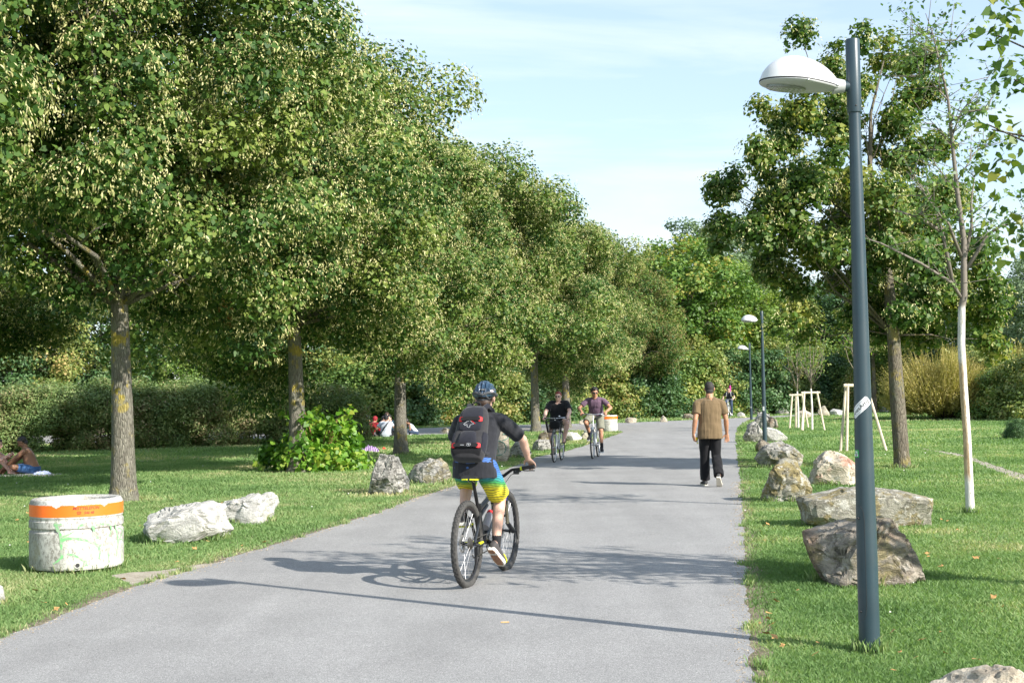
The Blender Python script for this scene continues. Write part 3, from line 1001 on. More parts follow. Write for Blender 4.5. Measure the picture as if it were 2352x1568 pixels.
def staked(base, hstake, posts, bars, hcrown, rcrown, label, slabel, seed, leafn, tree=True, clump=.3):
    """two things: a sapling and the stake frame round it"""
    st = empty('tree_stake_frame', base)
    tag(st, slabel, 'tree stakes', 'timber stake frames round young trees')
    tops = []
    for (bx, by, tx, ty) in posts:
        mb = MB()
        mb.tube([(bx, by, -.1), (tx, ty, hstake)], .036, 8)
        mb.build('post', M_POST, st)
        tops.append(Vector((tx, ty, hstake - .06)))
    for i, j in bars:
        a, b_ = tops[i], tops[j]
        d = (b_ - a).normalized() * .12
        mb = MB()
        mb.tube([a - d + Vector((0, 0, .015)), b_ + d + Vector((0, 0, .015))], .04, 8)
        mb.build('crossbar', M_POST, st)
    if not tree: return st
    r = random.Random(seed)
    root = empty('sapling', base)
    tag(root, label, 'tree', 'young trees held by timber stakes')
    mb = MB()
    mb.tube([(0, 0, -.1), (.02, 0, hstake * .6), (0, .01, hstake + .1)], [.045, .035, .03], 8)
    mb.build('painted_stem', M_SAPW, root)
    mb = MB()
    cl = []
    mb.tube([(0, .01, hstake + .1), (.02, 0, hstake + .5), (0, .03, hcrown * .8), (.05, 0, hcrown)], [.03, .024, .012, .004], 6)
    for k in range(15):
        a = r.uniform(0, 6.28)
        z0 = hstake + r.uniform(.1, 1.0)
        ze = r.uniform(hstake + .9, hcrown)
        rr = rcrown * r.uniform(.4, 1) * (1 - .3 * (ze - hstake) / (hcrown - hstake))
        e = Vector((math.cos(a) * rr, math.sin(a) * rr, ze))
        s0 = Vector((0, 0, z0))
        mid = s0.lerp(e, .5) + Vector((math.cos(a), math.sin(a), 0)) * .12 * rcrown
        mb.tube([s0, mid, e], [.014, .009, .003], 5)
        for t in (.55, .8, 1.0, 1.1):
            p = s0.lerp(e, t) if t < 1 else e + (e - mid) * (t - 1)
            cl.append((p.x, p.y, p.z, clump * r.uniform(.7, 1.2)))
    mb.build('stem', M_SAPB, root, sharp=0)
    foliage('crown', cl, leafn, .09, [M_SAPL], root, seed, droop=.6, dens_pow=.7, leafw=.6)
    return root


GPOST = None
s1 = G(2000, 1036)
staked(s1 + Vector((-.12, .45, 0)), 1.72, [(-.62, -.3, -.33, .06), (-.47, -.36, -.33, -.12), (.54, -.45, .16, .0)], [(1, 2)], 3.1, .75, 'thin yellow-leaved sapling hidden behind the nearest lamp post', 'tall timber stakes standing behind the nearest lamp post', 3, 4, clump=.2)
s2 = G(1867, 990)
staked(s2 + Vector((.04, .3, 0)), 1.48, [(-.48, -.35, -.25, 0), (-.40, -.2, -.23, .1), (.44, -.2, .23, 0.05)], [(0, 2)], 3.9, 1.05, 'staked sapling with white-painted stem, right one of the pair', 'timber stake frame standing in front, right one of the pair', 4, 14)
s3 = G(1835, 985)
staked(s3 + Vector((.08, .5, 0)), 1.38, [(-.38, -.1, -.2, 0), (.42, .0, .18, 0), (.0, .5, .0, .3)], [(0, 1)], 3.7, 1.0, 'staked sapling with white-painted stem, left one of the pair', 'timber stake frame standing behind, left one of the pair', 6, 14)


# ------------------------------------------------------------------ shrubs, hedge and background trees
def mound(seed, n, R, H, r0, r1, flatbase=.1):
    rs = np.random.RandomState(seed)
    out = []
    ga = PI * (3 - math.sqrt(5))
    ph = rs.uniform(0, 6, 3)
    for i in range(n):
        z = (i + .5) / n
        a = i * ga
        s = math.sqrt(max(0, 1 - z ** 1.8))
        f = rs.uniform(.75, 1.05) * (1 + .13 * math.sin(3 * a + ph[0]) + .1 * math.sin(7 * z + 2 * a + ph[1]))
        s = max(s, .2)
        out.append((math.cos(a) * s * R * f, math.sin(a) * s * R * f, flatbase + z * H * f * .93, rs.uniform(r0, r1)))
    return out


def shrub(name, seed, R, H, n, per, leaf, mat, **kw):
    root = empty(name)
    cl = mound(seed, n, R, H, kw.pop('r0', .35), kw.pop('r1', .6))
    mb = MB()
    r = random.Random(seed)
    for c in r.sample(cl, min(14, len(cl))):
        a = Vector((r.uniform(-.3, .3), r.uniform(-.3, .3), -.05))
        T = Vector(c[:3])
        mb.tube([a, a.lerp(T, .5) + Vector((0, 0, .2)), T], [.035, .022, .006], 5)
    mb.build('branches', M_TWIG, root, sharp=0)
    foliage('foliage', cl, per, leaf, [mat], root, seed, **kw)
    return root


M_SH1 = leaf_mat('shrub_leaf_green', [(.05, (.055, .115, .026)), (.45, (.12, .21, .048)), (.8, (.22, .29, .072)), (1, (.38, .38, .10))], .25, .5, .4, .25)
M_SH2 = leaf_mat('shrub_leaf_dark', [(.05, (.032, .082, .026)), (.5, (.068, .145, .050)), (.95, (.13, .21, .08))], .2, .5, .4, .25)
M_SH3 = leaf_mat('shrub_leaf_olive', [(.05, (.09, .14, .035)), (.45, (.18, .24, .06)), (.8, (.31, .33, .10)), (1, (.44, .33, .13))], .25, .5, .4, .3)
M_HEDGE = leaf_mat('hedge_leaf', [(.05, (.10, .17, .055)), (.45, (.19, .27, .09)), (.75, (.21, .25, .095)), (1, (.33, .27, .15))], .2, .55, .35, .35)
M_MAPLE = leaf_mat('maple_leaf', [(.05, (.06, .13, .022)), (.45, (.11, .21, .04)), (.75, (.20, .29, .06)), (1, (.42, .34, .08))], .3, .5, .4, .25)
M_POPLAR = leaf_mat('poplar_leaf', [(.05, (.07, .12, .06)), (.5, (.14, .21, .11)), (.9, (.25, .33, .19))], .25, .45, .5, .3)
M_LIGHT = leaf_mat('light_leaf', [(.05, (.08, .15, .03)), (.5, (.15, .24, .05)), (.9, (.26, .34, .08))], .35, .5, .4, .3)
M_WILLOW = leaf_mat('willow_twig_leaf', [(.05, (.20, .19, .06)), (.5, (.36, .31, .10)), (.9, (.52, .43, .18))], .3, .6, .3, .4)

# the clipped hedge behind the left lawn, with its rounded end
hc = []
rsh = np.random.RandomState(77)
A = Vector((-23, 41.5)); B = Vector((-6.1, 50.0))
for i in range(430):
    t = rsh.rand()
    p = A.lerp(B, t)
    a = rsh.uniform(-PI * .58, PI * .55)      # front, top, back
    wv = 1.35 + .25 * math.sin(t * 21) + .15 * math.sin(t * 47)
    hgt = 2.35 + .18 * math.sin(t * 13) + .12 * math.sin(t * 31) - (.35 if t > .97 else 0)
    q = Vector((p.x + .45 * wv * math.sin(a) * 0, p.y - 0, 0))
    n_ = Vector((.45, -.89))
    off = math.sin(-a) * -wv
    z = .25 + (hgt - .55) * max(0.02, math.cos(a)) ** .55 if abs(a) < PI / 2 else rsh.uniform(.15, .6)
    # n_ * off: negative a -> towards the camera
    side_ = -math.sin(a) * wv
    hc.append((p.x + n_.x * side_ + rsh.normal() * .1, p.y + n_.y * side_ + rsh.normal() * .1, z * rsh.uniform(.85, 1.02), rsh.uniform(.35, .55)))
for i in range(420):
    t = rsh.rand(); p = A.lerp(B, t)
    n_ = Vector((.45, -.89))
    s_ = rsh.uniform(.2, 1.45)
    hc.append((p.x + n_.x * s_, p.y + n_.y * s_, rsh.uniform(.15, 2.0), rsh.uniform(.3, .5)))
hedge = empty('hedge', (-14, 46, 0))
tag(hedge, 'long dusty green hedge closing off the left lawn', 'hedge')
hl = [(c[0] + 14, c[1] - 46, c[2], c[3]) for c in hc]
mb = MB()
r = random.Random(5)
for i in range(60):
    t = r.random(); p = A.lerp(B, t) - Vector((-14, 46))
    a = Vector((p.x, p.y, -.05))
    T = a + Vector((r.uniform(-.8, 1.2), r.uniform(-1.5, .3), r.uniform(1, 2)))
    mb.tube([a, a.lerp(T, .5) + Vector((0, 0, .2)), T], [.03, .02, .006], 5)
mb.build('stems', M_TWIG, hedge, sharp=0)
foliage('foliage', hl, 560, .078, [M_HEDGE], hedge, 78, dens_pow=.45, flat=.9, leafw=.6, droop=.1)

# shrub prototypes
sh_a = shrub('shrub', 101, 2.6, 3.7, 95, 260, .14, M_SH1, r0=.45, r1=.8)
sh_b = shrub('shrub', 102, 2.7, 3.4, 95, 230, .14, M_SH2, r0=.45, r1=.8)
sh_c = shrub('shrub', 103, 2.5, 3.9, 95, 230, .15, M_SH3, r0=.4, r1=.75)
protos = {'a': sh_a, 'b': sh_b, 'c': sh_c}
used = set()
GS = 'shrubs lining the far side of the cross path'
SHR = [  # u of centre, depth, kind, scale, label
    (822, 70, 'a', 1.0, 'green shrub beyond the cross path, right of the hedge end'),
    (905, 71, 'b', 1.0, 'dark shrub beyond the cross path behind the picnic group'),
    (985, 72, 'c', .9, 'yellow-flecked shrub beyond the cross path right of the picnic group'),
    (1065, 73, 'a', .95, 'green shrub beyond the cross path directly behind the helmeted cyclist'),
    (1150, 73, 'c', .85, 'olive shrub beyond the cross path over the tall graffiti stone'),
    (1225, 74, 'b', .9, 'dark shrub beyond the cross path left of the red-haired woman'),
    (1310, 77, 'a', 1.0, 'green shrub beyond the cross path between the two oncoming cyclists'),
    (1395, 78, 'c', 1.0, 'yellowing shrub behind the far bin'),
    (1462, 79, 'b', 1.05, 'dark green shrub right of the far bin'),
    (1545, 81, 'a', 1.08, 'green shrub behind the small grey rock left of the walking man'),
    (1625, 83, 'c', 1.12, 'yellow-green shrub behind the head of the walking man'),
    (1700, 84, 'b', 1.15, 'dark shrub directly behind the far cyclist'),
    (1785, 86, 'c', 1.1, 'olive shrub behind the lamp posts'),
    (1860, 88, 'b', 1.1, 'dark shrub behind the staked saplings'),
    (1940, 89, 'a', 1.1, 'green shrub left of the nearest lamp post'),
]
for (u, Y, kd, s_, lb) in SHR:
    p = P(u, 920, Y); p.z = 0
    if kd not in used:
        o = protos[kd]; o.location = p; o.scale = (s_,) * 3; used.add(kd)
    else:
        o = copy_tree(protos[kd], p, random.uniform(0, 6), s_)
    tag(o, lb, 'shrub', GS)
for (u, Y, kd, s_, lb) in [(2010, 84, 'c', .9, 'olive shrub behind the metal sign post'), (2290, 62, 'a', .62, 'fresh green shrub right of the white-painted young tree'), (2385, 60, 'c', .8, 'olive green shrub at the right edge of the meadow'), (2225, 66, 'c', .8, 'olive shrub between the two willow bushes')]:
    p = P(u, 920, Y); p.z = 0
    tag(copy_tree(protos[kd], p, random.uniform(0, 6), s_), lb, 'shrub')


def bgtree(seed, R, zc, up, dn, n, per, leaf, mat, H, r0, r0c=.6, r1c=1.0, **kw):
    root = empty('tree')
    cl = egg_clumps(seed, n, R, zc, up, dn, r0c, r1c, lump=.14, **kw)
    mb = MB()
    limbs_mb(mb, H, r0, [c[:3] for c in random.Random(seed).sample(cl, 22)], seed, minr=.02)
    mb.build('trunk', M_BARK2, root, sharp=0)
    foliage('crown', cl, per, leaf, [mat], root, seed, dens_pow=.5)
    return root


bt = {
    'maple': bgtree(201, 3.6, 5.6, 3.8, 3.8, 120, 230, .20, M_MAPLE, 7, .2),
    'light': bgtree(202, 3.4, 4.8, 3.4, 3.6, 110, 230, .18, M_LIGHT, 6, .16),
    'poplar': bgtree(203, 3.2, 8.8, 6.0, 6.0, 150, 210, .20, M_POPLAR, 12, .25),
    'dark': bgtree(204, 3.8, 5.6, 4.0, 4.2, 130, 220, .19, M_SH2, 7, .2),
    'olive': bgtree(205, 3.2, 4.6, 3.2, 3.6, 110, 230, .17, M_SH3, 6, .16),
}
ub = set()
BG = [(1572, 88, 'maple', 1.17, 'maple with reddening leaves in the gap over the path'),
      (1690, 92, 'light', 1.2, 'light green tree over the far lamp heads'),
      (1490, 100, 'poplar', .80, 'pale slim tree peeping out left of the maple'),
      (1608, 120, 'poplar', 1.1, 'tall grey-green poplar, left of the two behind the maple'),
      (1700, 124, 'poplar', 1.15, 'tall grey-green poplar, right of the two behind the maple'),
      (1770, 95, 'olive', 1.05, 'olive-brown tree left of the loose linden crown'),
      (1850, 100, 'light', 1.05, 'light green tree above the staked saplings'),
      (1925, 98, 'dark', .95, 'dark tree behind the sapling stakes near the front lamp post'),
      (2020, 96, 'dark', .95, 'dark tree behind the metal sign post'),
      (2110, 84, 'poplar', .55, 'grey-green tree behind the left willow bush'),
      (2200, 82, 'poplar', .56, 'grey-green tree behind the white-painted young tree'),
      (2295, 80, 'light', .85, 'light green tree above the right willow bush'),
      (2390, 76, 'poplar', .6, 'grey-green tree at the right edge'),
      (1840, 135, 'poplar', .75, 'distant pale tree seen through the loose linden'),
      (860, 86, 'dark', .95, 'dark tree behind the shrubs at the hedge end'),
      (960, 88, 'olive', 1.0, 'olive tree over the picnic group'),
      (1060, 90, 'dark', 1.0, 'dark tree behind the helmeted cyclist, far beyond the path'),
      (1170, 92, 'maple', .9, 'green maple between the avenue trunks'),
      (1290, 94, 'dark', 1.0, 'dark tree behind the oncoming cyclists'),
      (1400, 96, 'maple', 1.0, 'green maple behind the end of the avenue'),
      (60, 62, 'olive', .8, 'yellowish tree looking over the hedge at the left edge'),
      (230, 66, 'dark', .85, 'dark tree over the hedge left of the nearest trunk'),
      (420, 68, 'light', .8, 'light tree over the hedge right of the nearest trunk'),
      (560, 70, 'dark', .95, 'dark tree over the middle of the hedge'),
      (700, 72, 'olive', .95, 'olive tree over the right end of the hedge'),
      (-60, 60, 'dark', .8, 'dark tree beyond the hedge cut by the left edge')]
for (u, Y, kd, s_, lb) in BG:
    p = P(u, 900, Y); p.z = 0
    if kd not in ub:
        o = bt[kd]; o.location = p; o.scale = (s_,) * 3; ub.add(kd)
    else:
        o = copy_tree(bt[kd], p, random.uniform(0, 6), s_)
    tag(o, lb, 'tree', 'trees beyond the shrubs and hedge')

# second tree of the right lawn, seen as a dark trunk beside the sign post
p = G(2008, 948)
cl = egg_clumps(61, 60, 2.2, 5.0, 2.2, 2.0, .4, .7)
root = empty('linden_tree', p)
tag(root, 'farther small linden with thin dark trunk left of the metal sign post', 'tree')
mb = MB()
limbs_mb(mb, 5.5, .17, [c[:3] for c in cl[:20]], 8)
mb.build('trunk', M_BARK2, root, sharp=0)
foliage('crown', cl, 200, .15, [M_RLEAF, M_BRACT], root, 62, bract=.3)


def willow(u, Y, R, H, seed, label):
    root = empty('willow_bush', P(u, 920, Y).xy.to_3d())
    tag(root, label, 'bush', 'yellow willow bushes at the meadow edge')
    rs = np.random.RandomState(seed)
    mb = MB()
    n = 9000
    a = rs.uniform(0, 2 * PI, n); f = rs.rand(n) ** .5
    zt = H * (1 - .45 * f ** 2.5) * rs.uniform(.3, 1.0, n) * (1 + .16 * np.sin(a * 3 + seed) + .1 * np.sin(a * 7))
    tip = np.stack([np.cos(a) * f * R, np.sin(a) * f * R, zt], 1)
    base = tip * np.array([.62, .62, .45])[None] + rs.normal(size=(n, 3)) * .1
    base[:, 2] = np.clip(base[:, 2], .05, None)
    ax = tip - base
    L = np.linalg.norm(ax, axis=1)
    k = 3
    Vs = []; 
    nr = unit(rs.normal(size=(n, 3)))
    Vs.append(leaf_polys(base, nr, ax, L, np.full(n, .035), 4))
    m_ = rs.randint(0, n, n * 5)
    t = rs.rand(len(m_))[:, None]
    pp_ = base[m_] * (1 - t) + tip[m_] * t
    nr = unit(rs.normal(size=(len(m_), 3)) + np.array([0, 0, .4]))
    Vs.append(leaf_polys(pp_, nr, ax[m_] * .6 + rs.normal(size=(len(m_), 3)) * .7, np.full(len(m_), .14), np.full(len(m_), .035), 4))
    V = np.concatenate(Vs)
    me = np_mesh('foliage', V.reshape(-1, 3), 4, rs.rand(len(V)))
    link_mesh('foliage', me, M_WILLOW, root)
    for i in range(14):
        T = Vector(tip[i])
        mb.tube([(T.x * .1, T.y * .1, -.05), (T.x * .45, T.y * .45, T.z * .5), T * .95], [.03, .018, .006], 5)
    mb.build('branches', M_TWIG, root, sharp=0)


willow(2165, 64, 3.0, 3.3, 301, 'yellow-green willow bush between the dark linden trunk and the white-painted tree')
willow(2325, 66, 3.1, 3.3, 302, 'yellow-green willow bush right of the white-painted tree')

# dark small shrubs in the meadow
for (u, v, s_, lb) in [(2335, 1008, .17, 'small bare dark bush in the tall meadow grass at the right edge')]:
    p = G(u, v)
    tag(copy_tree(sh_b, p, 1, (s_ * .8, s_ * .8, s_)), lb, 'shrub')

# leafy sprout bush round the foot of the second linden
M_SPROUT = leaf_mat('sprout_leaf', [(.05, (.05, .14, .015)), (.4, (.11, .25, .025)), (.75, (.22, .38, .05)), (1, (.38, .42, .08))], .4, .45, .5, .8)
p = G(722, 1084)
p = Vector((p.x, p.y + .75, 0))
cl = mound(91, 90, 1.05, 1.0, .16, .3, .05)
rs = random.Random(3)
for i in range(26):
    a = rs.uniform(0, 6.28)
    cl.append((math.cos(a) * rs.uniform(.3, .85), math.sin(a) * rs.uniform(.3, .8) - .3, rs.uniform(.9, 1.35), .13))
for i in range(18):
    cl.append((-1.0 - rs.random() * .25, rs.uniform(-.3, .3), rs.uniform(.1, .75), .14))
root = empty('sprout_bush', p)
tag(root, 'bright green bush of heart-shaped linden sprouts round the second trunk', 'bush')
mb = MB()
for c in rs.sample(cl, 60):
    T = Vector(c[:3])
    mb.tube([(T.x * .25, T.y * .25, -.05), T * .6 + Vector((0, 0, .05)), T], [.012, .009, .004], 5)
mb.build('stems', simple('sprout_stem', (.30, .15, .08), .7), root, sharp=0)
foliage('foliage', cl, 30, .125, [M_SPROUT], root, 92, k=6, droop=.9, dens_pow=.5, leafw=.95, outward=.8)
# ================================================================== rocks
def rock_mat(name, base, light, dark, warm=None, darkamt=.5, veins=.4, scale=1.0, seed=0, moss=None):
    m, nt, b = new_mat(name)
    t = nd(nt, 'ShaderNodeTexCoord').outputs['Object']
    rnd = nd(nt, 'ShaderNodeObjectInfo').outputs['Random']
    sh_ = nd(nt, 'ShaderNodeVectorMath', {0: t, 1: nd(nt, 'ShaderNodeCombineXYZ', {'X': nd(nt, 'ShaderNodeMath', {0: rnd, 1: 37.0}, operation='MULTIPLY').outputs[0], 'Y': seed * 3.1}).outputs[0]}, operation='ADD').outputs[0]
    n1 = noise_n(nt, sh_, 2.2 * scale, 6, .62, .6)
    n2 = noise_n(nt, sh_, 9 * scale, 6, .7, .3)
    n3 = noise_n(nt, nd(nt, 'ShaderNodeMapping', {'Vector': sh_, 'Scale': (1, 1, 2.6), 'Rotation': (.5, .4, .3)}).outputs[0], 4.5 * scale, 7, .7, 1.4)
    c = ramp(nt, n1, [(.3, base), (.62, light)])
    if warm: c = mixc(nt, ramp(nt, noise_n(nt, sh_, 1.7 * scale, 3, .5), [(.46, 0), (.54, .85)]), c, warm)
    if moss: c = mixc(nt, ramp(nt, noise_n(nt, sh_, 2.9 * scale, 5, .65), [(.50, 0), (.56, .7)]), c, moss)
    c = mixc(nt, ramp(nt, n3, [(.50, 0), (.56, darkamt)]), c, dark)
    c = mixc(nt, ramp(nt, n2, [(.25, .6), (.42, 0)]), c, tuple(q * .7 for q in dark))
    c = mixc(nt, ramp(nt, n2, [(.55, 0), (.61, veins)]), c, (.62, .60, .54))
    c = mixc(nt, .35, c, ramp(nt, noise_n(nt, sh_, 60, 3, .7), [(.3, .6), (.7, 1.3)]), 'MULTIPLY')
    nt.links.new(c, b.inputs['Base Color'])
    b.inputs['Roughness'].default_value = .88
    b.inputs['Specular IOR Level'].default_value = .25
    h1 = nd(nt, 'ShaderNodeMath', {0: n3, 1: n2}, operation='ADD').outputs[0]
    bp = nd(nt, 'ShaderNodeBump', {'Height': h1, 'Strength': .9, 'Distance': .05 / scale})
    bp2 = nd(nt, 'ShaderNodeBump', {'Height': noise_n(nt, sh_, 38, 5, .7), 'Strength': .6, 'Distance': .012, 'Normal': bp.outputs[0]})
    nt.links.new(bp2.outputs[0], b.inputs['Normal'])
    return m


K = {
    'white': rock_mat('pale_limestone', (.42, .41, .38), (.60, .59, .55), (.20, .19, .18), darkamt=.35, veins=.5),
    'grey': rock_mat('grey_limestone', (.24, .235, .22), (.40, .39, .36), (.08, .078, .072), darkamt=.6, veins=.5, moss=(.24, .20, .09)),
    'dark': rock_mat('weathered_rock', (.14, .12, .095), (.28, .24, .19), (.05, .045, .04), darkamt=.6, veins=.35, moss=(.22, .17, .06)),
    'speck': rock_mat('speckled_rock', (.26, .25, .23), (.48, .46, .42), (.07, .068, .06), darkamt=.8, veins=.7, scale=1.5),
    'pink': rock_mat('pink_rock', (.46, .40, .30), (.60, .54, .44), (.22, .17, .11), warm=(.52, .26, .19), darkamt=.3, veins=.5),
    'brown': rock_mat('brown_rock', (.20, .17, .135), (.38, .335, .275), (.075, .068, .06), warm=(.29, .21, .15), darkamt=.5, veins=.3, moss=(.28, .23, .10)),
    'tan': rock_mat('tan_rock', (.40, .34, .25), (.56, .50, .40), (.15, .12, .09), darkamt=.45, veins=.4),
    'slab': rock_mat('mossy_slab', (.24, .225, .17), (.40, .38, .32), (.07, .065, .055), darkamt=.45, veins=.75, moss=(.26, .20, .06)),
}


def outline_R(poly, th):
    """distance from the origin to the polygon edge in direction th (arrays)"""
    dx = np.cos(th); dy = np.sin(th)
    R = np.full(len(th), 0.0)
    n = len(poly)
    for i in range(n):
        ax, ay = poly[i]; bx, by = poly[(i + 1) % n]
        ex, ey = bx - ax, by - ay
        den = dx * ey - dy * ex
        den = np.where(np.abs(den) < 1e-9, 1e-9, den)
        t = (ax * ey - ay * ex) / den
        s = (ax * dy - ay * dx) / den
        ok = (t > 0) & (s >= -1e-6) & (s <= 1 + 1e-6)
        R = np.where(ok & (t > R), t, R)
    return np.where(R < .05, .3, R)


_ico = {}


def ico(sub):
    if sub not in _ico:
        import bmesh
        bm = bmesh.new()
        bmesh.ops.create_icosphere(bm, subdivisions=sub, radius=1)
        v = np.array([tuple(q.co) for q in bm.verts]); f = [[x.index for x in q.verts] for q in bm.faces]
        bm.free()
        _ico[sub] = (v, f)
    return _ico[sub]


def rock(label, u0, u1, v0, v1, matk, poly=None, depth=.75, seed=1, sub=4, facets=20, rough=.05, group=None, yfront=None, sharpness=.6, name='rock'):
    r = np.random.RandomState(seed)
    if poly is None:
        k = 9
        poly = []
        for i in range(k):
            a = 2 * PI * i / k + r.uniform(-.2, .2)
            poly.append((math.cos(a) * r.uniform(.8, 1.05), math.sin(a) * r.uniform(.85, 1.05) * .5 + .5))
    px = np.array(poly, float)
    px[:, 0] = (px[:, 0] - px[:, 0].min()) / (px[:, 0].max() - px[:, 0].min()) * 2 - 1
    px[:, 1] = (px[:, 1] - px[:, 1].min()) / (px[:, 1].max() - px[:, 1].min())
    uc = (u0 + u1) / 2
    front = G(uc, v1) if yfront is None else P(uc, 900, yfront)
    Wd = (u1 - u0) / FPX * front.y / 2
    D = Wd * depth
    yc = front.y + D * .38
    Wd = (u1 - u0) / FPX * yc / 2
    top = P(uc, v0, yc)
    Ht = max(top.z, .05)
    Wd /= .97
    c0 = np.array([0, .42])
    pr = (px - c0) * np.array([Wd, Ht * 1.04 + .06])
    V, F = ico(sub)
    th = np.arctan2(V[:, 2], V[:, 0])
    rho = np.sqrt(V[:, 0] ** 2 + V[:, 2] ** 2)
    R = outline_R([tuple(q) for q in pr], th)
    gq = rho ** sharpness
    X = np.cos(th) * R * gq
    Z = np.sin(th) * R * gq
    Y = np.sign(V[:, 1]) * np.abs(V[:, 1]) ** .8 * D
    p = np.stack([X, Y, Z], 1)
    S = min(Wd, Ht)
    for _ in range(facets):
        n = r.normal(size=3); n[1] = -abs(n[1]) * 1.2 if r.rand() < .75 else n[1]
        if abs(n[0]) > abs(n[1]) * 1.5: n[0] *= .5
        n /= np.linalg.norm(n)
        d = p @ n
        lim = np.quantile(d, r.uniform(.86, .97))
        ex = np.maximum(d - lim, 0)
        p -= np.outer(ex * .95, n)
    off = r.uniform(-50, 50, 3)
    nn = unit(p)
    q = p / S
    dsp = np.array([noise.fractal(Vector(a + off), .9, 2.1, 5) for a in q * 1.9])
    rid = np.array([abs(noise.noise(Vector((a[0] * 3.1 + off[1], a[1] * 3.1, a[2] * 4.5 + off[0])))) for a in q])
    p = p + nn * (dsp * rough * 1.0 - (rid < .07) * rough * .55)[:, None] * S * 1.6
    p[:, 0] = (p[:, 0] - (p[:, 0].min() + p[:, 0].max()) / 2) * (2 * Wd * .99 / (p[:, 0].max() - p[:, 0].min()))
    p[:, 2] = (p[:, 2] - p[:, 2].min()) * ((Ht * 1.2 + .03) / (p[:, 2].max() - p[:, 2].min())) - .2 * Ht - .03
    me = bpy.data.meshes.new(name)
    me.from_pydata([tuple(a) for a in p], [], F)
    me.polygons.foreach_set('use_smooth', [True] * len(F))
    me.update()
    try: me.set_sharp_from_angle(angle=math.radians(28))
    except Exception: pass
    o = link_mesh(name, me, K[matk])
    o.location = (P(uc, 900, yc).x, yc, 0)
    tag(o, label, 'rock', group)
    return o


GL = 'boulders along the left path edge'
GR = 'boulders along the right path edge'
GF = 'boulders beyond the cross path'
rock('angular white limestone boulder with a dark left face beside the concrete bin', 319, 526, 1150, 1244, 'white', [(-1, .0), (-.86, .3), (-.62, .72), (-.38, .86), (.02, .96), (.42, 1), (.62, .92), (.72, .5), (1, .2), (.9, 0), (0, -.04)], .8, 3, 5, 9, .07, GL, sharpness=.36)
rock('long white limestone boulder leaning behind the angular white one', 488, 633, 1130, 1203, 'white', [(-1, .55), (-.75, .8), (-.3, .8), (.25, .92), (.72, 1), (1, .72), (.85, .4), (.6, .05), (.2, 0), (-.2, .1), (-.6, .1), (-.8, .3)], .6, 7, 5, 8, .075, GL, sharpness=.36)
rock('pointed brown and white rock standing like a cone on the left lawn', 840, 936, 1041, 1136, 'speck', [(-1, .0), (-.85, .3), (-.6, .55), (-.3, .9), (-.05, 1), (.12, .95), (.3, .75), (.62, .58), (.92, .28), (1, .08), (.7, 0), (0, -.03)], .8, 11, 5, 14, .07, GL)
rock('low rounded grey-white rock right of the pointed one', 934, 1033, 1051, 1112, 'grey', [(-1, .45), (-.75, .62), (-.35, .95), (.1, 1), (.5, .97), (.85, .75), (1, .45), (.85, .12), (.4, 0), (-.5, 0), (-.95, .1)], .8, 13, 5, 14, .06, GL)
stone = rock('tall worn stone block marked with a faint green circle behind the cyclist', 1112, 1168, 983, 1061, 'tan', [(-.85, 0), (-.95, .5), (-.8, .95), (-.3, 1), (.4, .98), (.9, .85), (1, .4), (.98, 0)], .7, 17, 5, 6, .025, GL, sharpness=.35, name='stone_block')
rock('black-speckled white rock beside the tall graffiti stone', 1168, 1219, 1012, 1051, 'speck', None, .8, 19, 4, 12, .07, GL)
rock('pale rock in front of the dark one, left of the woman\'s front wheel', 1220, 1272, 1008, 1036, 'speck', None, .7, 23, 4, 12, .06, GL)
rock('dark brown rock behind the pale one by the woman\'s bicycle', 1233, 1268, 989, 1015, 'dark', None, .8, 29, 4, 12, .06, GL)
rock('long white rock between the two oncoming bicycles', 1292, 1335, 991, 1013, 'white', None, .7, 31, 4, 12, .05, GL)
rock('tan stone right of the long white rock', 1332, 1357, 993, 1009, 'tan', None, .8, 37, 3, 10, .05, GL)
rock('small white stone behind the man\'s bicycle', 1338, 1372, 984, 999, 'white', None, .8, 41, 3, 10, .05, GL)
rock('white rock cut by the left edge of the photo', -44, 7, 1338, 1392, 'white', None, .8, 43, 4, 12, .05, GL)
rock('low brown stone on the verge behind the woman and man cyclists', 1329, 1352, 962, 974, 'tan', None, .8, 47, 3, 8, .05, GF)
rock('small grey stone left of the helmeted cyclist by the cross path', 1008, 1032, 981, 995, 'grey', None, .8, 49, 3, 8, .05, GF)
rock('tiny speckled stone on the cross path verge above the tall graffiti stone', 1175, 1192, 979, 989, 'speck', None, .8, 53, 3, 8, .05, GF)
rock('low tan stone right of the far bin', 1434, 1461, 958, 971, 'tan', None, .8, 59, 3, 8, .05, GF)
rock('pointed tan stone in the middle of the far verge', 1513, 1532, 954, 969, 'tan', [(-1, 0), (-.7, .5), (-.1, 1), (.4, .8), (1, .3), (.9, 0)], .8, 61, 3, 8, .05, GF)
rock('long dark stone left of the walking man on the far verge', 1565, 1597, 949, 963, 'dark', None, .6, 67, 3, 8, .05, GF)
rock('bright white stone right of the far cyclist', 1691, 1710, 946, 958, 'white', None, .8, 71, 3, 8, .05, GF)
rock('grey boulder behind the third lamp post', 1718, 1750, 935, 953, 'grey', None, .7, 73, 3, 8, .05, GF)
rock('grey rock on the far verge left of the left stake frame', 1781, 1811, 936, 952, 'grey', None, .7, 79, 3, 8, .05, GF)
rock('tan rock behind the left stake frame', 1826, 1864, 942, 960, 'tan', None, .7, 83, 3, 8, .05, GF)
rock('pale grey rock rising behind the stake frames', 1840, 1872, 925, 946, 'grey', None, .7, 87, 3, 8, .05, GF)
rock('tan pointed rock between the posts of the right stake frame', 1877, 1904, 931, 956, 'tan', [(-1, 0), (-.8, .5), (-.5, 1), (.1, .9), (.7, .4), (1, 0)], .8, 89, 3, 8, .05, GF)
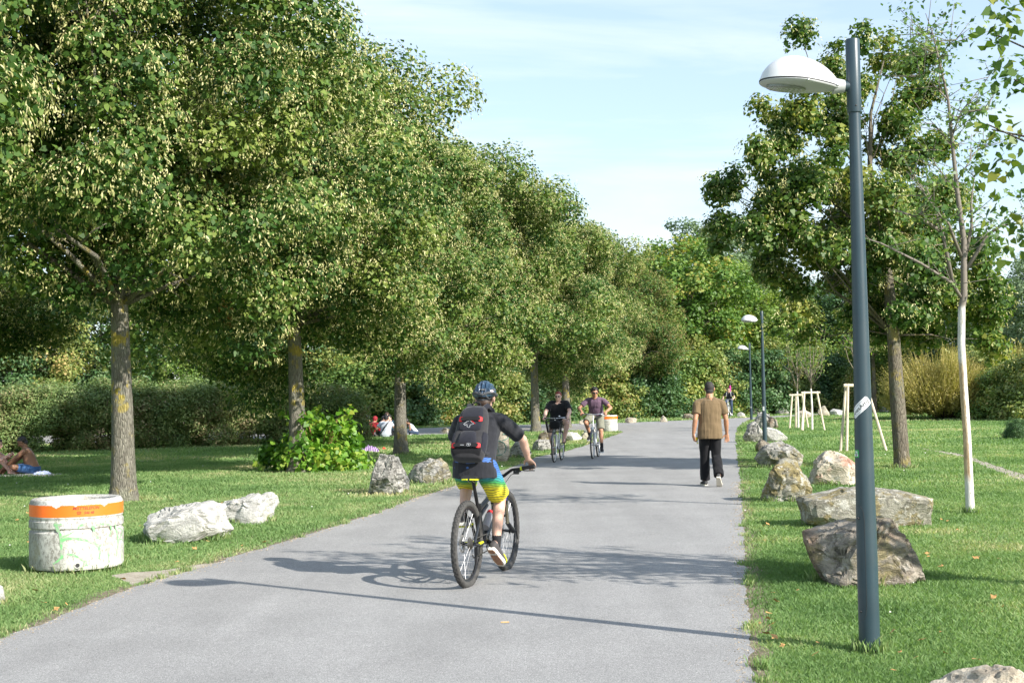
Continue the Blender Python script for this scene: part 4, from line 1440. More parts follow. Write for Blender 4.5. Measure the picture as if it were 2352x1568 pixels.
rock('small round white rock right of the stake frames', 1905, 1935, 938, 954, 'white', None, .8, 97, 3, 8, .05, GF)
rock('long dark grey rock behind the small round white one', 1901, 1941, 918, 941, 'grey', [(-1, 0), (-.9, .5), (-.5, 1), (.2, .8), (.9, .4), (1, 0)], .6, 101, 3, 8, .05, GF)
rock('grey boulder right of the nearest lamp post, far back', 2012, 2036, 917, 936, 'grey', None, .7, 103, 3, 8, .05, GF)
rock('white rock at the foot of the metal sign post', 2018, 2044, 929, 947, 'white', None, .7, 107, 3, 8, .05, GF)
rock('large pale rock with a pointed top behind the second and third lamp posts', 1728, 1774, 945, 984, 'speck', [(-1, 0), (-.9, .5), (-.5, .8), (0, 1), (.4, .75), (.7, .8), (1, .35), (.9, 0)], .8, 109, 4, 12, .06, GR)
rock('layered reddish rock right of the large pale one', 1761, 1785, 956, 984, 'brown', [(-1, 0), (-1, .9), (-.2, 1), (.7, .85), (1, .3), (.9, 0)], .8, 113, 4, 10, .05, GR)
rock('tall speckled rock with a brown cap left of the second lamp post', 1705, 1758, 967, 1016, 'speck', [(-1, .1), (-.9, .4), (-.6, .6), (-.65, .95), (-.3, 1), (.1, .8), (.6, .5), (1, .3), (.95, 0), (-.6, 0)], .8, 127, 4, 12, .06, GR)
rock('long low white rock right of the second lamp post', 1752, 1806, 981, 1014, 'white', [(-1, 0), (-1, .8), (-.5, 1), (.3, .7), (1, .35), (.9, .1), (.2, 0)], .7, 131, 4, 12, .05, GR)
rock('small dark rock at the foot of the second lamp post', 1732, 1768, 1008, 1038, 'dark', None, .8, 137, 4, 10, .05, GR)
rock('broad blue-grey boulder with a peaked top', 1731, 1842, 1011, 1074, 'grey', [(-1, .05), (-.9, .35), (-.55, .75), (-.3, .98), (.05, 1), (.35, .75), (.7, .55), (1, .25), (.95, .1), (.3, 0), (-.6, 0)], .75, 139, 5, 14, .06, GR)
rock('round brown and white mottled boulder nearest the path edge', 1745, 1862, 1052, 1153, 'slab', [(-1, .1), (-.85, .35), (-.65, .7), (-.2, .92), (.1, 1), (.45, .9), (.8, .55), (.98, .2), (.8, .05), (.3, 0), (-.4, 0), (-.8, .05)], .8, 149, 5, 14, .06, GR)
rock('pink and cream boulder left of the nearest lamp post', 1853, 1972, 1033, 1114, 'pink', [(-1, .2), (-.9, .45), (-.5, .75), (-.1, .97), (.25, 1), (.6, .85), (.95, .5), (1, .15), (.6, 0), (-.2, .02), (-.7, .1)], .8, 151, 5, 14, .055, GR)
rock('long mossy slab of rock lying behind the nearest lamp post', 1830, 2125, 1114, 1210, 'slab', [(-1, .78), (-.94, .82), (-.7, .84), (-.35, .95), (-.05, 1), (.4, .93), (.97, .76), (1, .5), (.96, .12), (.5, 0), (-.5, 0), (-.88, .0), (-.92, .5)], .5, 157, 5, 3, .045, GR, sharpness=.18)
rock('big multicoloured boulder with slanting ridges behind the nearest lamp post', 1844, 2109, 1184, 1345, 'brown', [(-1, .82), (-.72, .92), (-.42, 1.0), (.0, .96), (.42, 1), (.5, .95), (.7, .72), (.92, .42), (1, .2), (.8, .08), (.5, .0), (.0, .0), (-.45, .0), (-.75, .12), (-.9, .5)], .7, 163, 6, 9, .06, GR, sharpness=.28)
rock('pale rock in the bottom right corner', 2062, 2420, 1530, 1700, 'tan', [(-1, 0), (-.95, .5), (-.7, .8), (-.35, .97), (.2, 1), (.7, .8), (1, .3), (1, 0)], .7, 167, 5, 12, .05, GR)
# ================================================================== lamp posts
M_POLE = simple('blue_grey_paint', (.026, .050, .066), .36, 0, .10, 5, .08, 200, .5)
_nt = M_POLE.node_tree; _b = _nt.nodes['Principled BSDF']
_src = _b.inputs['Base Color'].links[0].from_socket
_o = objco(_nt, (30, 30, 9))
_sc = noise_n(_nt, _o, 2.2, 6, .75, 1.5)
_nt.links.new(mixc(_nt, ramp(_nt, _sc, [(.66, 0), (.70, .55)]), mixc(_nt, ramp(_nt, noise_n(_nt, objco(_nt), 3, 4), [(.4, 0), (.7, .35)]), _src, (.06, .075, .08)), (.16, .18, .18)), _b.inputs['Base Color'])
M_WHITE = simple('white_enamel', (.62, .625, .63), .3, 0, .03, 3, spec=.5)
M_LGREY = simple('light_grey_cast', (.42, .43, .43), .45, 0, .06, 6)
M_DGREY = simple('dark_gasket', (.03, .03, .032), .6)
M_GLASS_D = simple('lamp_glass', (.22, .23, .22), .2, 0, .2, 40, spec=.6)
M_STEEL = simple('brushed_steel', (.55, .55, .55), .35, .9)


def lamp(base, label, grp, full=True):
    root = empty('street_lamp', base)
    tag(root, label, 'street lamp', grp)
    lean = -.004
    mb = MB()
    mb.lathe([(.066, -.1), (.0655, .02), (.064, .6), (.054, 1.6), (.044, 2.6), (.0355, 3.42)], n=32)
    mb.build('pole', M_POLE, root)
    mb = MB()
    mb.lathe([(.036, 3.40), (.0440, 3.402), (.0450, 3.408), (.0450, 3.865), (.042, 3.872), (.0, 3.873)], n=32)
    sl = mb.build('sleeve', M_POLE, root)
    # head towards the path (-x), egg-shaped dome
    n = 48
    tip = -.60; back = -.085
    cx = (tip + back) / 2
    a_ = (back - tip) / 2
    rings = []
    zb = 3.595
    m = 12
    for i in range(m + 1):
        t = i / m
        f_ = 1 - t
        hz = .172 * (1 - f_ ** 2.2) ** .72
        rr = []
        for j in range(n):
            an = 2 * PI * j / n
            ex = math.cos(an); ey = math.sin(an)
            wy = .185 * (1 - .35 * ex * (ex > 0) - .05 * ex)
            x = cx - .02 * t + ex * a_ * max(f_, .001)
            y = ey * wy * max(f_, .001)
            z = zb + hz
            rr.append((x, y, z + (x - cx) * -.10))
        rings.append(rr)
    mb = MB(); mb.loft(rings, cap=True)
    mb.build('dome', M_WHITE, root, sharp=50)
    # rim and underside
    def plan(f, z, dy=1.0):
        rr = []
        for j in range(n):
            an = 2 * PI * j / n
            ex = math.cos(an); ey = math.sin(an)
            wy = .185 * (1 - .35 * ex * (ex > 0) - .05 * ex)
            x = cx + ex * a_ * f
            rr.append((x, ey * wy * f * dy, z + (x - cx) * -.10))
        return rr
    mb = MB(); mb.loft([plan(.985, zb - .001), plan(1.0, zb - .002), plan(1.0, zb - .007), plan(.985, zb - .0075)], cap=False)
    mb.build('gasket', M_DGREY, root)
    mb = MB(); mb.loft([plan(.99, zb - .008), plan(1.0, zb - .012), plan(.98, zb - .018), plan(.80, zb - .030), plan(.5, zb - .034)])
    un = mb.build('underside', M_LGREY, root, sharp=40)
    mb = MB()
    c = Vector((cx - .09, 0, zb - .034 + .009 + .003))
    mb.loft([[(c.x + math.cos(2 * PI * j / 32) * .125 * f, math.sin(2 * PI * j / 32) * .088 * f, c.z + z - (math.cos(2 * PI * j / 32) * .125 * f) * .10) for j in range(32)] for f, z in ((1, 0), (1, -.012), (.9, -.016), (.5, -.017))])
    mb.build('lens', M_GLASS_D, un, sharp=40)
    if full:
        mb = MB()
        for i in range(7):
            for j in (-1, 0, 1):
                mb.ell((c.x - .09 + i * .03, j * .035, c.z - .016 - (-.09 + i * .03) * .1), (.009, .009, .005), nu=8, nv=6)
        o = mb.build('lamp_dots', M_LGREY, un)
        tag(o, kind=None)
        for (x, y) in ((-.53, .09), (-.53, -.09), (-.33, -.178), (-.33, .178), (-.13, -.10)):
            mb = MB(); mb.ell((x, y, zb - .014 + (x - cx) * -.1), .009, nu=8, nv=6)
            mb.build('screw', M_STEEL, un)
    mb = MB()
    mb.tube([(-.13, 0, 3.575), (-.06, 0, 3.572)], [.052, .040], 20)
    mb.build('arm_socket', M_LGREY, root)
    mb = MB()
    mb.tube([(-.064, 0, 3.572), (-.03, 0, 3.570)], [.036, .034], 20)
    mb.build('arm', M_POLE, root)
    if full:
        mb = MB(); mb.ell((.0, -.0452, 3.44), (.006, .004, .006), nu=8, nv=6)
        mb.build('bolt', M_DGREY, root)
        # service door outline with two screws
        r_ = lambda z: .066 - (z - .0) * .0078
        pts = []
        A0 = -2.70
        for (da, z) in [(-.0, .92), (.35, .915), (.62, .88), (.72, .82), (.72, .30), (.62, .24), (.35, .21), (0, .205)]:
            a = A0 + da
            rr = (.0645 if z < .6 else .0645 - (z - .6) * .010) + .0004
            pts.append((math.cos(a) * rr, math.sin(a) * rr, z))
        mb = MB(); mb.tube(pts, .0013, 5)
        dn = mb.build('service_door_seam', M_DGREY, root)
        for z in (.84, .26):
            mb = MB(); mb.ell((math.cos(A0 + .08) * .066, math.sin(A0 + .08) * .066, z), .0075, nu=10, nv=8)
            mb.build('door_screw', M_DGREY, root)
    return root


def text_mesh(txt, size, shear=0.0, bold=0.0):
    cu = bpy.data.curves.new('t', 'FONT')
    cu.body = txt
    cu.size = size
    cu.shear = shear
    cu.align_x = 'CENTER'
    cu.offset = bold
    cu.resolution_u = 3
    ob = bpy.data.objects.new('t', cu)
    col.objects.link(ob)
    dg = bpy.context.evaluated_depsgraph_get()
    me = bpy.data.meshes.new_from_object(ob.evaluated_get(dg))
    bpy.data.objects.remove(ob); bpy.data.curves.remove(cu)
    vs = [v.co.copy() for v in me.vertices]
    fs = [tuple(p.vertices) for p in me.polygons]
    bpy.data.meshes.remove(me)
    return vs, fs


def subdiv_tris(vs, fs, maxlen):
    import bmesh
    bm = bmesh.new()
    vv = [bm.verts.new(v) for v in vs]
    for f in fs:
        try: bm.faces.new([vv[i] for i in f])
        except Exception: pass
    bmesh.ops.triangulate(bm, faces=bm.faces[:])
    for _ in range(5):
        es = [e for e in bm.edges if e.calc_length() > maxlen]
        if not es: break
        bmesh.ops.subdivide_edges(bm, edges=es, cuts=1)
        bmesh.ops.triangulate(bm, faces=[f for f in bm.faces if len(f.verts) > 3])
    bm.verts.index_update()
    r = [v.co.copy() for v in bm.verts], [tuple(v.index for v in f.verts) for f in bm.faces]
    bm.free()
    return r


def wrap(vs, ang0, z0, R, lift, slope=0.0):
    """flat (x,y) -> cylinder of radius R(z); x runs counter-clockwise"""
    out = []
    for v in vs:
        z = z0 + v.y
        rr = (R(z) if callable(R) else R) + lift
        a = ang0 + v.x / (R(z0) if callable(R) else R)
        out.append((math.cos(a) * rr, math.sin(a) * rr, z))
    return out


def rounded_rect(w, h, r, n=5):
    pts = []
    for cx_, cy_, a0 in ((w / 2 - r, h / 2 - r, 0), (-w / 2 + r, h / 2 - r, PI / 2), (-w / 2 + r, -h / 2 + r, PI), (w / 2 - r, -h / 2 + r, 1.5 * PI)):
        for i in range(n + 1):
            a = a0 + PI / 2 * i / n
            pts.append(Vector((cx_ + r * math.cos(a), cy_ + r * math.sin(a), 0)))
    return pts


def grid_poly(pts, step):
    """fill a convex outline with thin vertical columns so it can be wrapped"""
    xs = [p.x for p in pts]
    x0, x1 = min(xs), max(xs)
    n = max(2, int((x1 - x0) / step))
    cols = []
    for i in range(n + 1):
        x = x0 + (x1 - x0) * i / n
        x_ = min(max(x, x0 + 1e-6), x1 - 1e-6)
        ys = []
        for a, b in zip(pts, pts[1:] + pts[:1]):
            if (a.x - x_) * (b.x - x_) < 0:
                ys.append(a.y + (b.y - a.y) * (x_ - a.x) / (b.x - a.x))
        ys = ys or [0]
        cols.append((x, min(ys), max(ys)))
    vs = []; fs = []
    for x, a, b in cols: vs += [Vector((x, a, 0)), Vector((x, b, 0))]
    for i in range(n): fs.append((2 * i, 2 * i + 2, 2 * i + 3, 2 * i + 1))
    return vs, fs


def rot2(vs, a):
    c, s = math.cos(a), math.sin(a)
    return [Vector((v.x * c - v.y * s, v.x * s + v.y * c, 0)) for v in vs]


GLP = 'street lamps along the right path edge'
lb1 = G(1998, 1497)
lb2 = G(1757, 1022); lb3 = G(1726, 967)
lp1 = lamp(lb1, 'nearest street lamp with white dome and stickers on its blue-grey post', GLP)
# stickers on the near post; facing angle: camera lies towards -y and -x
RP = lambda z: np.interp(z, [0, .6, 1.6, 2.6, 3.42], [.0655, .064, .054, .044, .0355])
camdir = math.atan2(-lb1.y, -lb1.x)          # direction from post to camera
M_STW = simple('sticker_white', (.80, .80, .80), .4, var=.03)
M_INK = simple('ink_black', (.015, .015, .017), .5)
M_STG = simple('sticker_green', (.03, .36, .07), .4, var=.05)


def sticker(parts, ang, z0, tilt):
    base = None
    for (nm, vs, fs, mt, lift) in parts:
        vs, fs = subdiv_tris(rot2(vs, tilt), fs, .006)
        mb = MB(); mb.add(wrap(vs, ang, z0, RP, lift), fs)
        o = mb.build(nm, mt, base or lp1, smooth=False)
        base = base or o
    return base


zs = P(1980, 935, lb1.y).z
a = rounded_rect(.155, .060, .012)
vs, fs = grid_poly(a, .004)
tilt = .72
tv, tf = subdiv_tris(*text_mesh('rowsArtig', .036, 0, .0004), .006)
tv = [Vector((v.x - .002, v.y - .012, 0)) for v in tv]
ov, of = grid_poly(rounded_rect(.145, .0016, .0005), .004)
ln1 = [v + Vector((0, .0205, 0)) for v in ov]; ln2 = [v + Vector((0, -.0205, 0)) for v in ov]
rv, rf = text_mesh('®', .014, 0, 0)
rv = [Vector((v.x + .069, v.y + .009, 0)) for v in rv]
sticker([('slanted_sticker', vs, fs, M_STW, .0007), ('sticker_lettering', tv, tf, M_INK, .0012), ('sticker_line', ln1, of, M_INK, .0012), ('sticker_line', ln2, of, M_INK, .0012), ('sticker_mark', rv, rf, M_INK, .0012)], camdir - .32, zs, tilt)
zs = P(1978, 1041, lb1.y).z
vs, fs = grid_poly(rounded_rect(.062, .047, .004), .004)
f1, ff1 = subdiv_tris(*text_mesh('FA', .020, 0, .0008), .005)
f1 = [Vector((v.x + .010, v.y + .004, 0)) for v in f1]
q1, qf = grid_poly(rounded_rect(.040, .016, .001), .004)
q1 = [v + Vector((.004, -.008, 0)) for v in q1]
f2, ff2 = subdiv_tris(*text_mesh('ST', .016, 0, .0009), .005)
f2 = [Vector((v.x + .011, v.y - .014, 0)) for v in f2]
sticker([('green_sticker', vs, fs, M_STG, .0007), ('sticker_lettering', f1, ff1, M_STW, .0012), ('sticker_patch', q1, qf, M_STW, .0012), ('sticker_lettering', f2, ff2, M_INK, .0017)], camdir - 1.12, zs, 0)

lp2 = lamp(lb2, 'second street lamp, rising from the boulders right of the walking man', GLP, False)
lp3 = tag(copy_tree(lp2, lb3, -.1), 'third street lamp, lower in the photo than the second and left of it', 'street lamp', GLP)
p4 = P(1752, 900, 92); p4.z = 0
lp4 = tag(copy_tree(lp2, p4, 0), 'farthest street lamp, its small dome peeping out left of the second post', 'street lamp', GLP)
for L_, ang_, zz_, hh_, mt_ in ((lp2, camdir - .3, P(1745, 938, lb2.y).z, .12, M_STW), (lp3, camdir, P(1724, 935, lb3.y).z, .07, M_LGREY)):
    vs, fs = grid_poly(rounded_rect(.06, hh_, .004), .004)
    mb = MB(); mb.add(wrap(vs, ang_, zz_, RP, .001), fs)
    mb.build('sticker', mt_, L_, smooth=False)

# metal sign post seen edge-on, right of the loose linden
root = empty('sign_post', G(2036, 946))
tag(root, 'thin galvanised post with a narrow plate seen edge-on beside the dark linden trunk', 'sign post')
mb = MB(); mb.tube([(0, 0, -.1), (0, 0, 1.95)], .035, 10); mb.build('post', M_STEEL, root)
mb = MB(); mb.box((-.10, 0, 1.62), (.10, .25, .62)); mb.build('plate', M_LGREY, root)

# ================================================================== concrete bins
def conc_mat():
    m, nt, b = new_mat('weathered_concrete')
    oc = objco(nt)
    n1 = noise_n(nt, oc, 3.2, 6, .7)
    n2 = noise_n(nt, nd(nt, 'ShaderNodeMapping', {'Vector': oc, 'Scale': (1, 1, .55)}).outputs[0], 38, 6, .8)
    c = ramp(nt, n1, [(.3, (.38, .37, .335)), (.6, (.60, .59, .55))])
    pit = nd(nt, 'ShaderNodeMath', {0: n2, 1: ramp(nt, n1, [(.35, .09), (.65, -.02)])}, operation='SUBTRACT').outputs[0]
    c = mixc(nt, ramp(nt, pit, [(.38, .75), (.46, 0)]), c, (.19, .18, .155))
    # darker tone towards the left side, its edge broken up by noise
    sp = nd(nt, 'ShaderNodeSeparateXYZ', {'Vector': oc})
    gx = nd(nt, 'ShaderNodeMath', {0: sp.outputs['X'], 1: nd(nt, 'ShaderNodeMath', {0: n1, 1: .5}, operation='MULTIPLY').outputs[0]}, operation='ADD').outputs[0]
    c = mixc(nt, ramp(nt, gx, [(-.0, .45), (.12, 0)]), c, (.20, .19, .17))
    c = mixc(nt, ramp(nt, noise_n(nt, oc, 4.5, 4, .6), [(.60, 0), (.68, .35)]), c, (.30, .25, .12))
    nt.links.new(c, b.inputs['Base Color'])
    b.inputs['Roughness'].default_value = .9
    b.inputs['Specular IOR Level'].default_value = .2
    nt.links.new(nd(nt, 'ShaderNodeBump', {'Height': n2, 'Strength': .5, 'Distance': .008}).outputs[0], b.inputs['Normal'])
    return m


M_CONC = conc_mat()
M_ORANGE = simple('orange_paint', (.95, .17, .012), .5, var=.05, vs=4)
M_REDINK = simple('dark_red_ink', (.16, .02, .012), .6)


def graffiti_mat():
    m, nt, b = new_mat('green_spray_paint')
    n = noise_n(nt, objco(nt), 26, 5, .75)
    c = ramp(nt, n, [(.42, (.36, .37, .31)), (.56, (.17, .47, .18))])
    nt.links.new(c, b.inputs['Base Color'])
    b.inputs['Roughness'].default_value = .7
    return m


M_SPRAY = graffiti_mat()


def bin_thing(loc, R, H, label, lettering=True):
    root = empty('concrete_bin', loc)
    tag(root, label, 'litter bin')
    s = H / .71
    Z = lambda z: z * s
    prof = [(R * .80, -.05), (R * .80, Z(.045)), (R * .97, Z(.05)), (R * 1.0, Z(.075)), (R, Z(.40)), (R * .965, Z(.415)), (R * .965, Z(.435)), (R, Z(.445)), (R, Z(.505)), (R * .975, Z(.515)), (R * .975, Z(.530)), (R * .99, Z(.540)),
            (R * .99, Z(.672)), (R * .955, Z(.703)), (R * .93, Z(.710)), (R * .84, Z(.706)), (R * .80, Z(.69)), (R * .79, Z(.30)), (0.01, Z(.29))]
    mb = MB(); mb.lathe(prof, n=96)
    body = mb.build('body', M_CONC, root, sharp=30)
    # orange band with chipped upper edge
    n = 360
    r_ = random.Random(2)
    mb = MB()
    lo = []; hi = []
    cd = math.atan2(-loc.y, -loc.x)
    for j in range(n):
        a = 2 * PI * j / n
        d = (a - cd + PI) % (2 * PI) - PI
        t = Z(.667) - .004 * r_.random()
        for c_, w_, dp in ((-.43, .10, .030), (-.02, .035, .018), (.62, .09, .03), (2.2, .1, .02), (-1.9, .06, .02)):
            e = abs(d - c_) / w_
            if e < 1: t -= dp * (1 - e) ** .7 * r_.uniform(.7, 1.1)
        lo.append((math.cos(a) * (R * .99 + .0015), math.sin(a) * (R * .99 + .0015), Z(.553)))
        hi.append((math.cos(a) * (R * .99 + .0015), math.sin(a) * (R * .99 + .0015), t))
    mb.add(lo + hi, [(j, (j + 1) % n, n + (j + 1) % n, n + j) for j in range(n)])
    band = mb.build('orange_band', M_ORANGE, body)
    if lettering:
        Rb = R * .99
        def put(nm, vs, fs, ang, z, mt, parent, lift=.003):
            mb = MB(); mb.add(wrap(vs, ang, z, Rb, lift), fs)
            return mb.build(nm, mt, parent, smooth=False)
        ax = cd + .20
        tv, tf = subdiv_tris(*text_mesh('MISTTELEFON', .040, .25, .0005), .01)
        put('lettering', tv, tf, ax, Z(.622), M_REDINK, band)
        tv, tf = subdiv_tris(*text_mesh('546 48', .034, .2, .0005), .01)
        put('lettering', [Vector((v.x + .026, v.y, 0)) for v in tv], tf, ax, Z(.580), M_REDINK, band)
        # little telephone
        mb = MB()
        def strip2(pts, w):
            vs = []; fs = []
            for i, (x, y) in enumerate(pts):
                a0 = pts[max(i - 1, 0)]; a1 = pts[min(i + 1, len(pts) - 1)]
                dx, dy = a1[0] - a0[0], a1[1] - a0[1]
                l = math.hypot(dx, dy) or 1
                ww = w[i] if hasattr(w, '__len__') else w
                vs += [Vector((x - dy / l * ww / 2, y + dx / l * ww / 2, 0)), Vector((x + dy / l * ww / 2, y - dx / l * ww / 2, 0))]
            for i in range(len(pts) - 1): fs.append((2 * i, 2 * i + 1, 2 * i + 3, 2 * i + 2))
            return vs, fs
        x0 = -.066
        for pts, w in (([(-.020, .017), (-.014, .023), (0, .026), (.014, .023), (.020, .017)], .006), ([(-.010, .019), (-.016, .006), (-.015, .001), (.015, .001), (.016, .006), (.010, .019)], .0035),
                       ([(.006 * math.cos(t * PI / 4), .009 + .006 * math.sin(t * PI / 4)) for t in range(9)], .003)):
            vs, fs = strip2([(x + x0, y) for x, y in pts], w)
            put('telephone_symbol', vs, fs, ax, Z(.578), M_REDINK, band)
        # spray strokes; (x = arc length from the camera side, z)
        def stroke(pts, w):
            # smooth
            q = []
            for i in range(len(pts) - 1):
                for k in range(6):
                    t = k / 6
                    q.append((pts[i][0] * (1 - t) + pts[i + 1][0] * t, pts[i][1] * (1 - t) + pts[i + 1][1] * t))
            q.append(pts[-1])
            wq = [w * (.8 + .4 * noise.noise(Vector((a_ * 20, b_ * 20, 1)))) for a_, b_ in q]
            vs, fs = strip2(q, wq)
            Rz = lambda z: R * (.965 if .412 < z / s < .437 else 1.0)
            mb = MB()
            out = []
            for v in vs:
                a = cd + v.x / R
                rr = R + .0022
                out.append((math.cos(a) * rr, math.sin(a) * rr, v.y))
            mb.add(out, fs)
            mb.build('graffiti_stroke', M_SPRAY, body, smooth=False)
        sx = lambda px: math.asin(max(-.98, min(.98, (px - 940) / 795.0))) * R
        sz = lambda py, px: Z((1405 - (px - 160) * .06 - py) / 1180.0 * .66 + .055) if False else Z(.5 - (py - 500) * (.5 - .06) / (1390 - 500) - (px - 940) * .00004)
        def st(pts, w): stroke([(sx(x), sz(y, x)) for x, y in pts], w * .00056)
        st([(600, 500), (620, 620), (670, 720), (690, 860), (690, 1000), (700, 1120), (690, 1190)], 60)
        st([(570, 545), (640, 560), (700, 545)], 60)
        st([(560, 1300), (620, 1250), (700, 1160)], 40)
        st([(700, 850), (780, 800), (950, 800), (1100, 830), (1200, 880), (1290, 930)], 60)
        st([(1230, 910), (1290, 950), (1350, 915)], 50)
        st([(700, 790), (780, 740), (850, 700), (900, 660)], 34)
        st([(960, 600), (1010, 545), (1090, 530)], 60)
        st([(1180, 580), (1220, 560), (1210, 600), (1230, 700), (1280, 800)], 50)
        st([(1250, 540), (1350, 520), (1450, 520), (1500, 560), (1510, 650), (1470, 760)], 34)
        st([(1575, 510), (1590, 640), (1620, 800), (1625, 920), (1605, 1050), (1590, 1160)], 40)
        st([(1630, 620), (1680, 640), (1710, 700), (1670, 790), (1640, 850), (1700, 850), (1720, 900)], 26)
        st([(1300, 960), (1320, 1060), (1300, 1200)], 45)
        st([(1440, 1020), (1460, 1120), (1465, 1270)], 50)
        st([(1380, 930), (1440, 890), (1520, 880)], 34)
        st([(780, 1100), (870, 1110), (960, 1150), (1040, 1220), (1080, 1300)], 40)
        st([(1080, 1210), (1090, 1320)], 60)
        st([(1700, 1050), (1690, 1150), (1690, 1280)], 20)
        # drain hole
        an = cd + sx(948) / R
        dirv = Vector((math.cos(an), math.sin(an), 0))
        hc_ = dirv * (R + .001) + Vector((0, 0, sz(1312, 948)))
        mb = MB(); mb.torus(hc_, dirv, .026, .007, 24, 8, .006)
        hr = mb.build('drain_rim', M_CONC, body)
        mb = MB(); mb.lathe([(.0, .0022), (.023, .002), (.023, -.01)], hc_, dirv, 20)
        mb.build('drain_hole', M_DGREY, hr)
    return root


bc = G(174, 1322)
bc = P(174, 900, bc.y + .42); bc.z = 0
bin1 = bin_thing(bc, .445, .715, 'round white concrete bin with orange lettered band and green graffiti on the left lawn')
b2_ = G(1399, 992.5)
bin2 = bin_thing(Vector((b2_.x, b2_.y + .2, 0)), .36, .68, 'far concrete bin with orange band behind the oncoming man', False)

# faint green circle on the stone block
M_TEAL = simple('faint_teal_paint', (.14, .27, .22), .8, var=.3, vs=30)
sc_c = stone.location
dep = None
mb = MB()
def on_stone(x, z):
    """front surface of the stone at local x, z"""
    best = None
    for v in stone.data.vertices:
        d = (v.co.x - x) ** 2 + (v.co.z - z) ** 2
        if v.co.y < 0 and (best is None or d < best[0]): best = (d, v.co.y)
    return Vector((x, best[1] - .012, z))
hgt = max(v.co.z for v in stone.data.vertices)
for ring in ([(.02 + .19 * math.cos(t * .3), hgt * .42 + .17 * math.sin(t * .3)) for t in range(-9, 8)], [(.02, hgt * .55), (.0, hgt * .42), (.04, hgt * .3)], [(.14 + .12 * math.cos(t * .4), hgt * .74 + .07 * math.sin(t * .4)) for t in range(-4, 5)]):
    mb.tube([on_stone(x, z) for x, z in ring], .011, 5)
mb.build('painted_circle', M_TEAL, stone)

# ================================================================== fallen leaves
M_FALL = simple('fallen_leaf_brown', (.50, .28, .10), .8, var=.35, vs=3)
lm = MB()
lm.add([(0, -.035, .004), (.03, -.012, .010), (.045, .006, .018), (.016, .016, .008), (0, .05, .016), (-.018, .014, .012), (-.042, .008, .006), (-.028, -.014, .014)], [(0, 1, 2, 3, 4, 5, 6, 7)])
lfm = lm.mesh('fallen_leaf', False)
lfm.materials.append(M_FALL)
rl = random.Random(44)
cnt = 0
spots = [(1708, 2195), (0, 0)]
for _ in range(700):
    if cnt >= 70: break
    if rl.random() < .45:
        u, v = rl.uniform(1735, 2350), rl.uniform(1180, 1560)
    else:
        u, v = rl.uniform(0, 900), rl.uniform(1150, 1460)
    q = G(u, v)
    if inside(path_poly, np.array([q.x]), np.array([q.y]))[0] and rl.random() < .97: continue
    o = bpy.data.objects.new('fallen_leaf', lfm)
    o.location = (q.x, q.y, rl.uniform(.025, .05))
    o.rotation_euler = (rl.uniform(-.5, .5), rl.uniform(-.5, .5), rl.uniform(0, 6))
    k = rl.uniform(.4, .85)
    o.scale = (k, k, k)
    col.objects.link(o)
    tag(o, 'dry brown leaf fallen in the grass beside the path', 'leaf', 'dry leaves scattered on the lawns')
    cnt += 1
mb = MB(); mb.tube([(-.03, 0, .016), (.03, .004, .016)], .0045, 8)
q = G(1160, 1433)
o = mb.build('cigarette_end', simple('cigarette_paper', (.75, .45, .2), .8, var=.5, vs=20)); o.location = q
tag(o, 'tiny cigarette end lying on the asphalt below the cyclist', 'litter')
# ================================================================== bicycles and people
M_TYRE = simple('tyre_rubber', (.055, .053, .050), .85, var=.3, vs=20, bump=.5, bs=90, dist=.004)
M_BLACK = simple('black_metal', (.018, .018, .020), .35, .3, .1)
M_BLKPL = simple('black_plastic', (.02, .02, .022), .55)
M_ALU = simple('aluminium', (.60, .60, .60), .3, .85)
M_CHAIN = simple('chain_steel', (.20, .19, .17), .4, .8)
M_SPOKE = simple('spoke_steel', (.35, .35, .36), .35, .7)
M_BWHITE = simple('white_frame_paint', (.74, .74, .74), .3, 0, .03)
M_LIME = simple('lime_plastic', (.62, .66, .02), .45, var=.06)
M_RED = simple('red_webbing', (.66, .02, .025), .55, var=.1)
M_MUD = simple('mudguard', (.10, .10, .11), .4)
M_SADDLE = simple('saddle_vinyl', (.025, .025, .027), .5)
M_BLUEAN = simple('blue_anodised', (.03, .06, .45), .3, .6)
M_BRONZE = simple('stanchion', (.30, .27, .20), .25, .8)
M_REFL = simple('orange_reflector', (.8, .25, .03), .3)


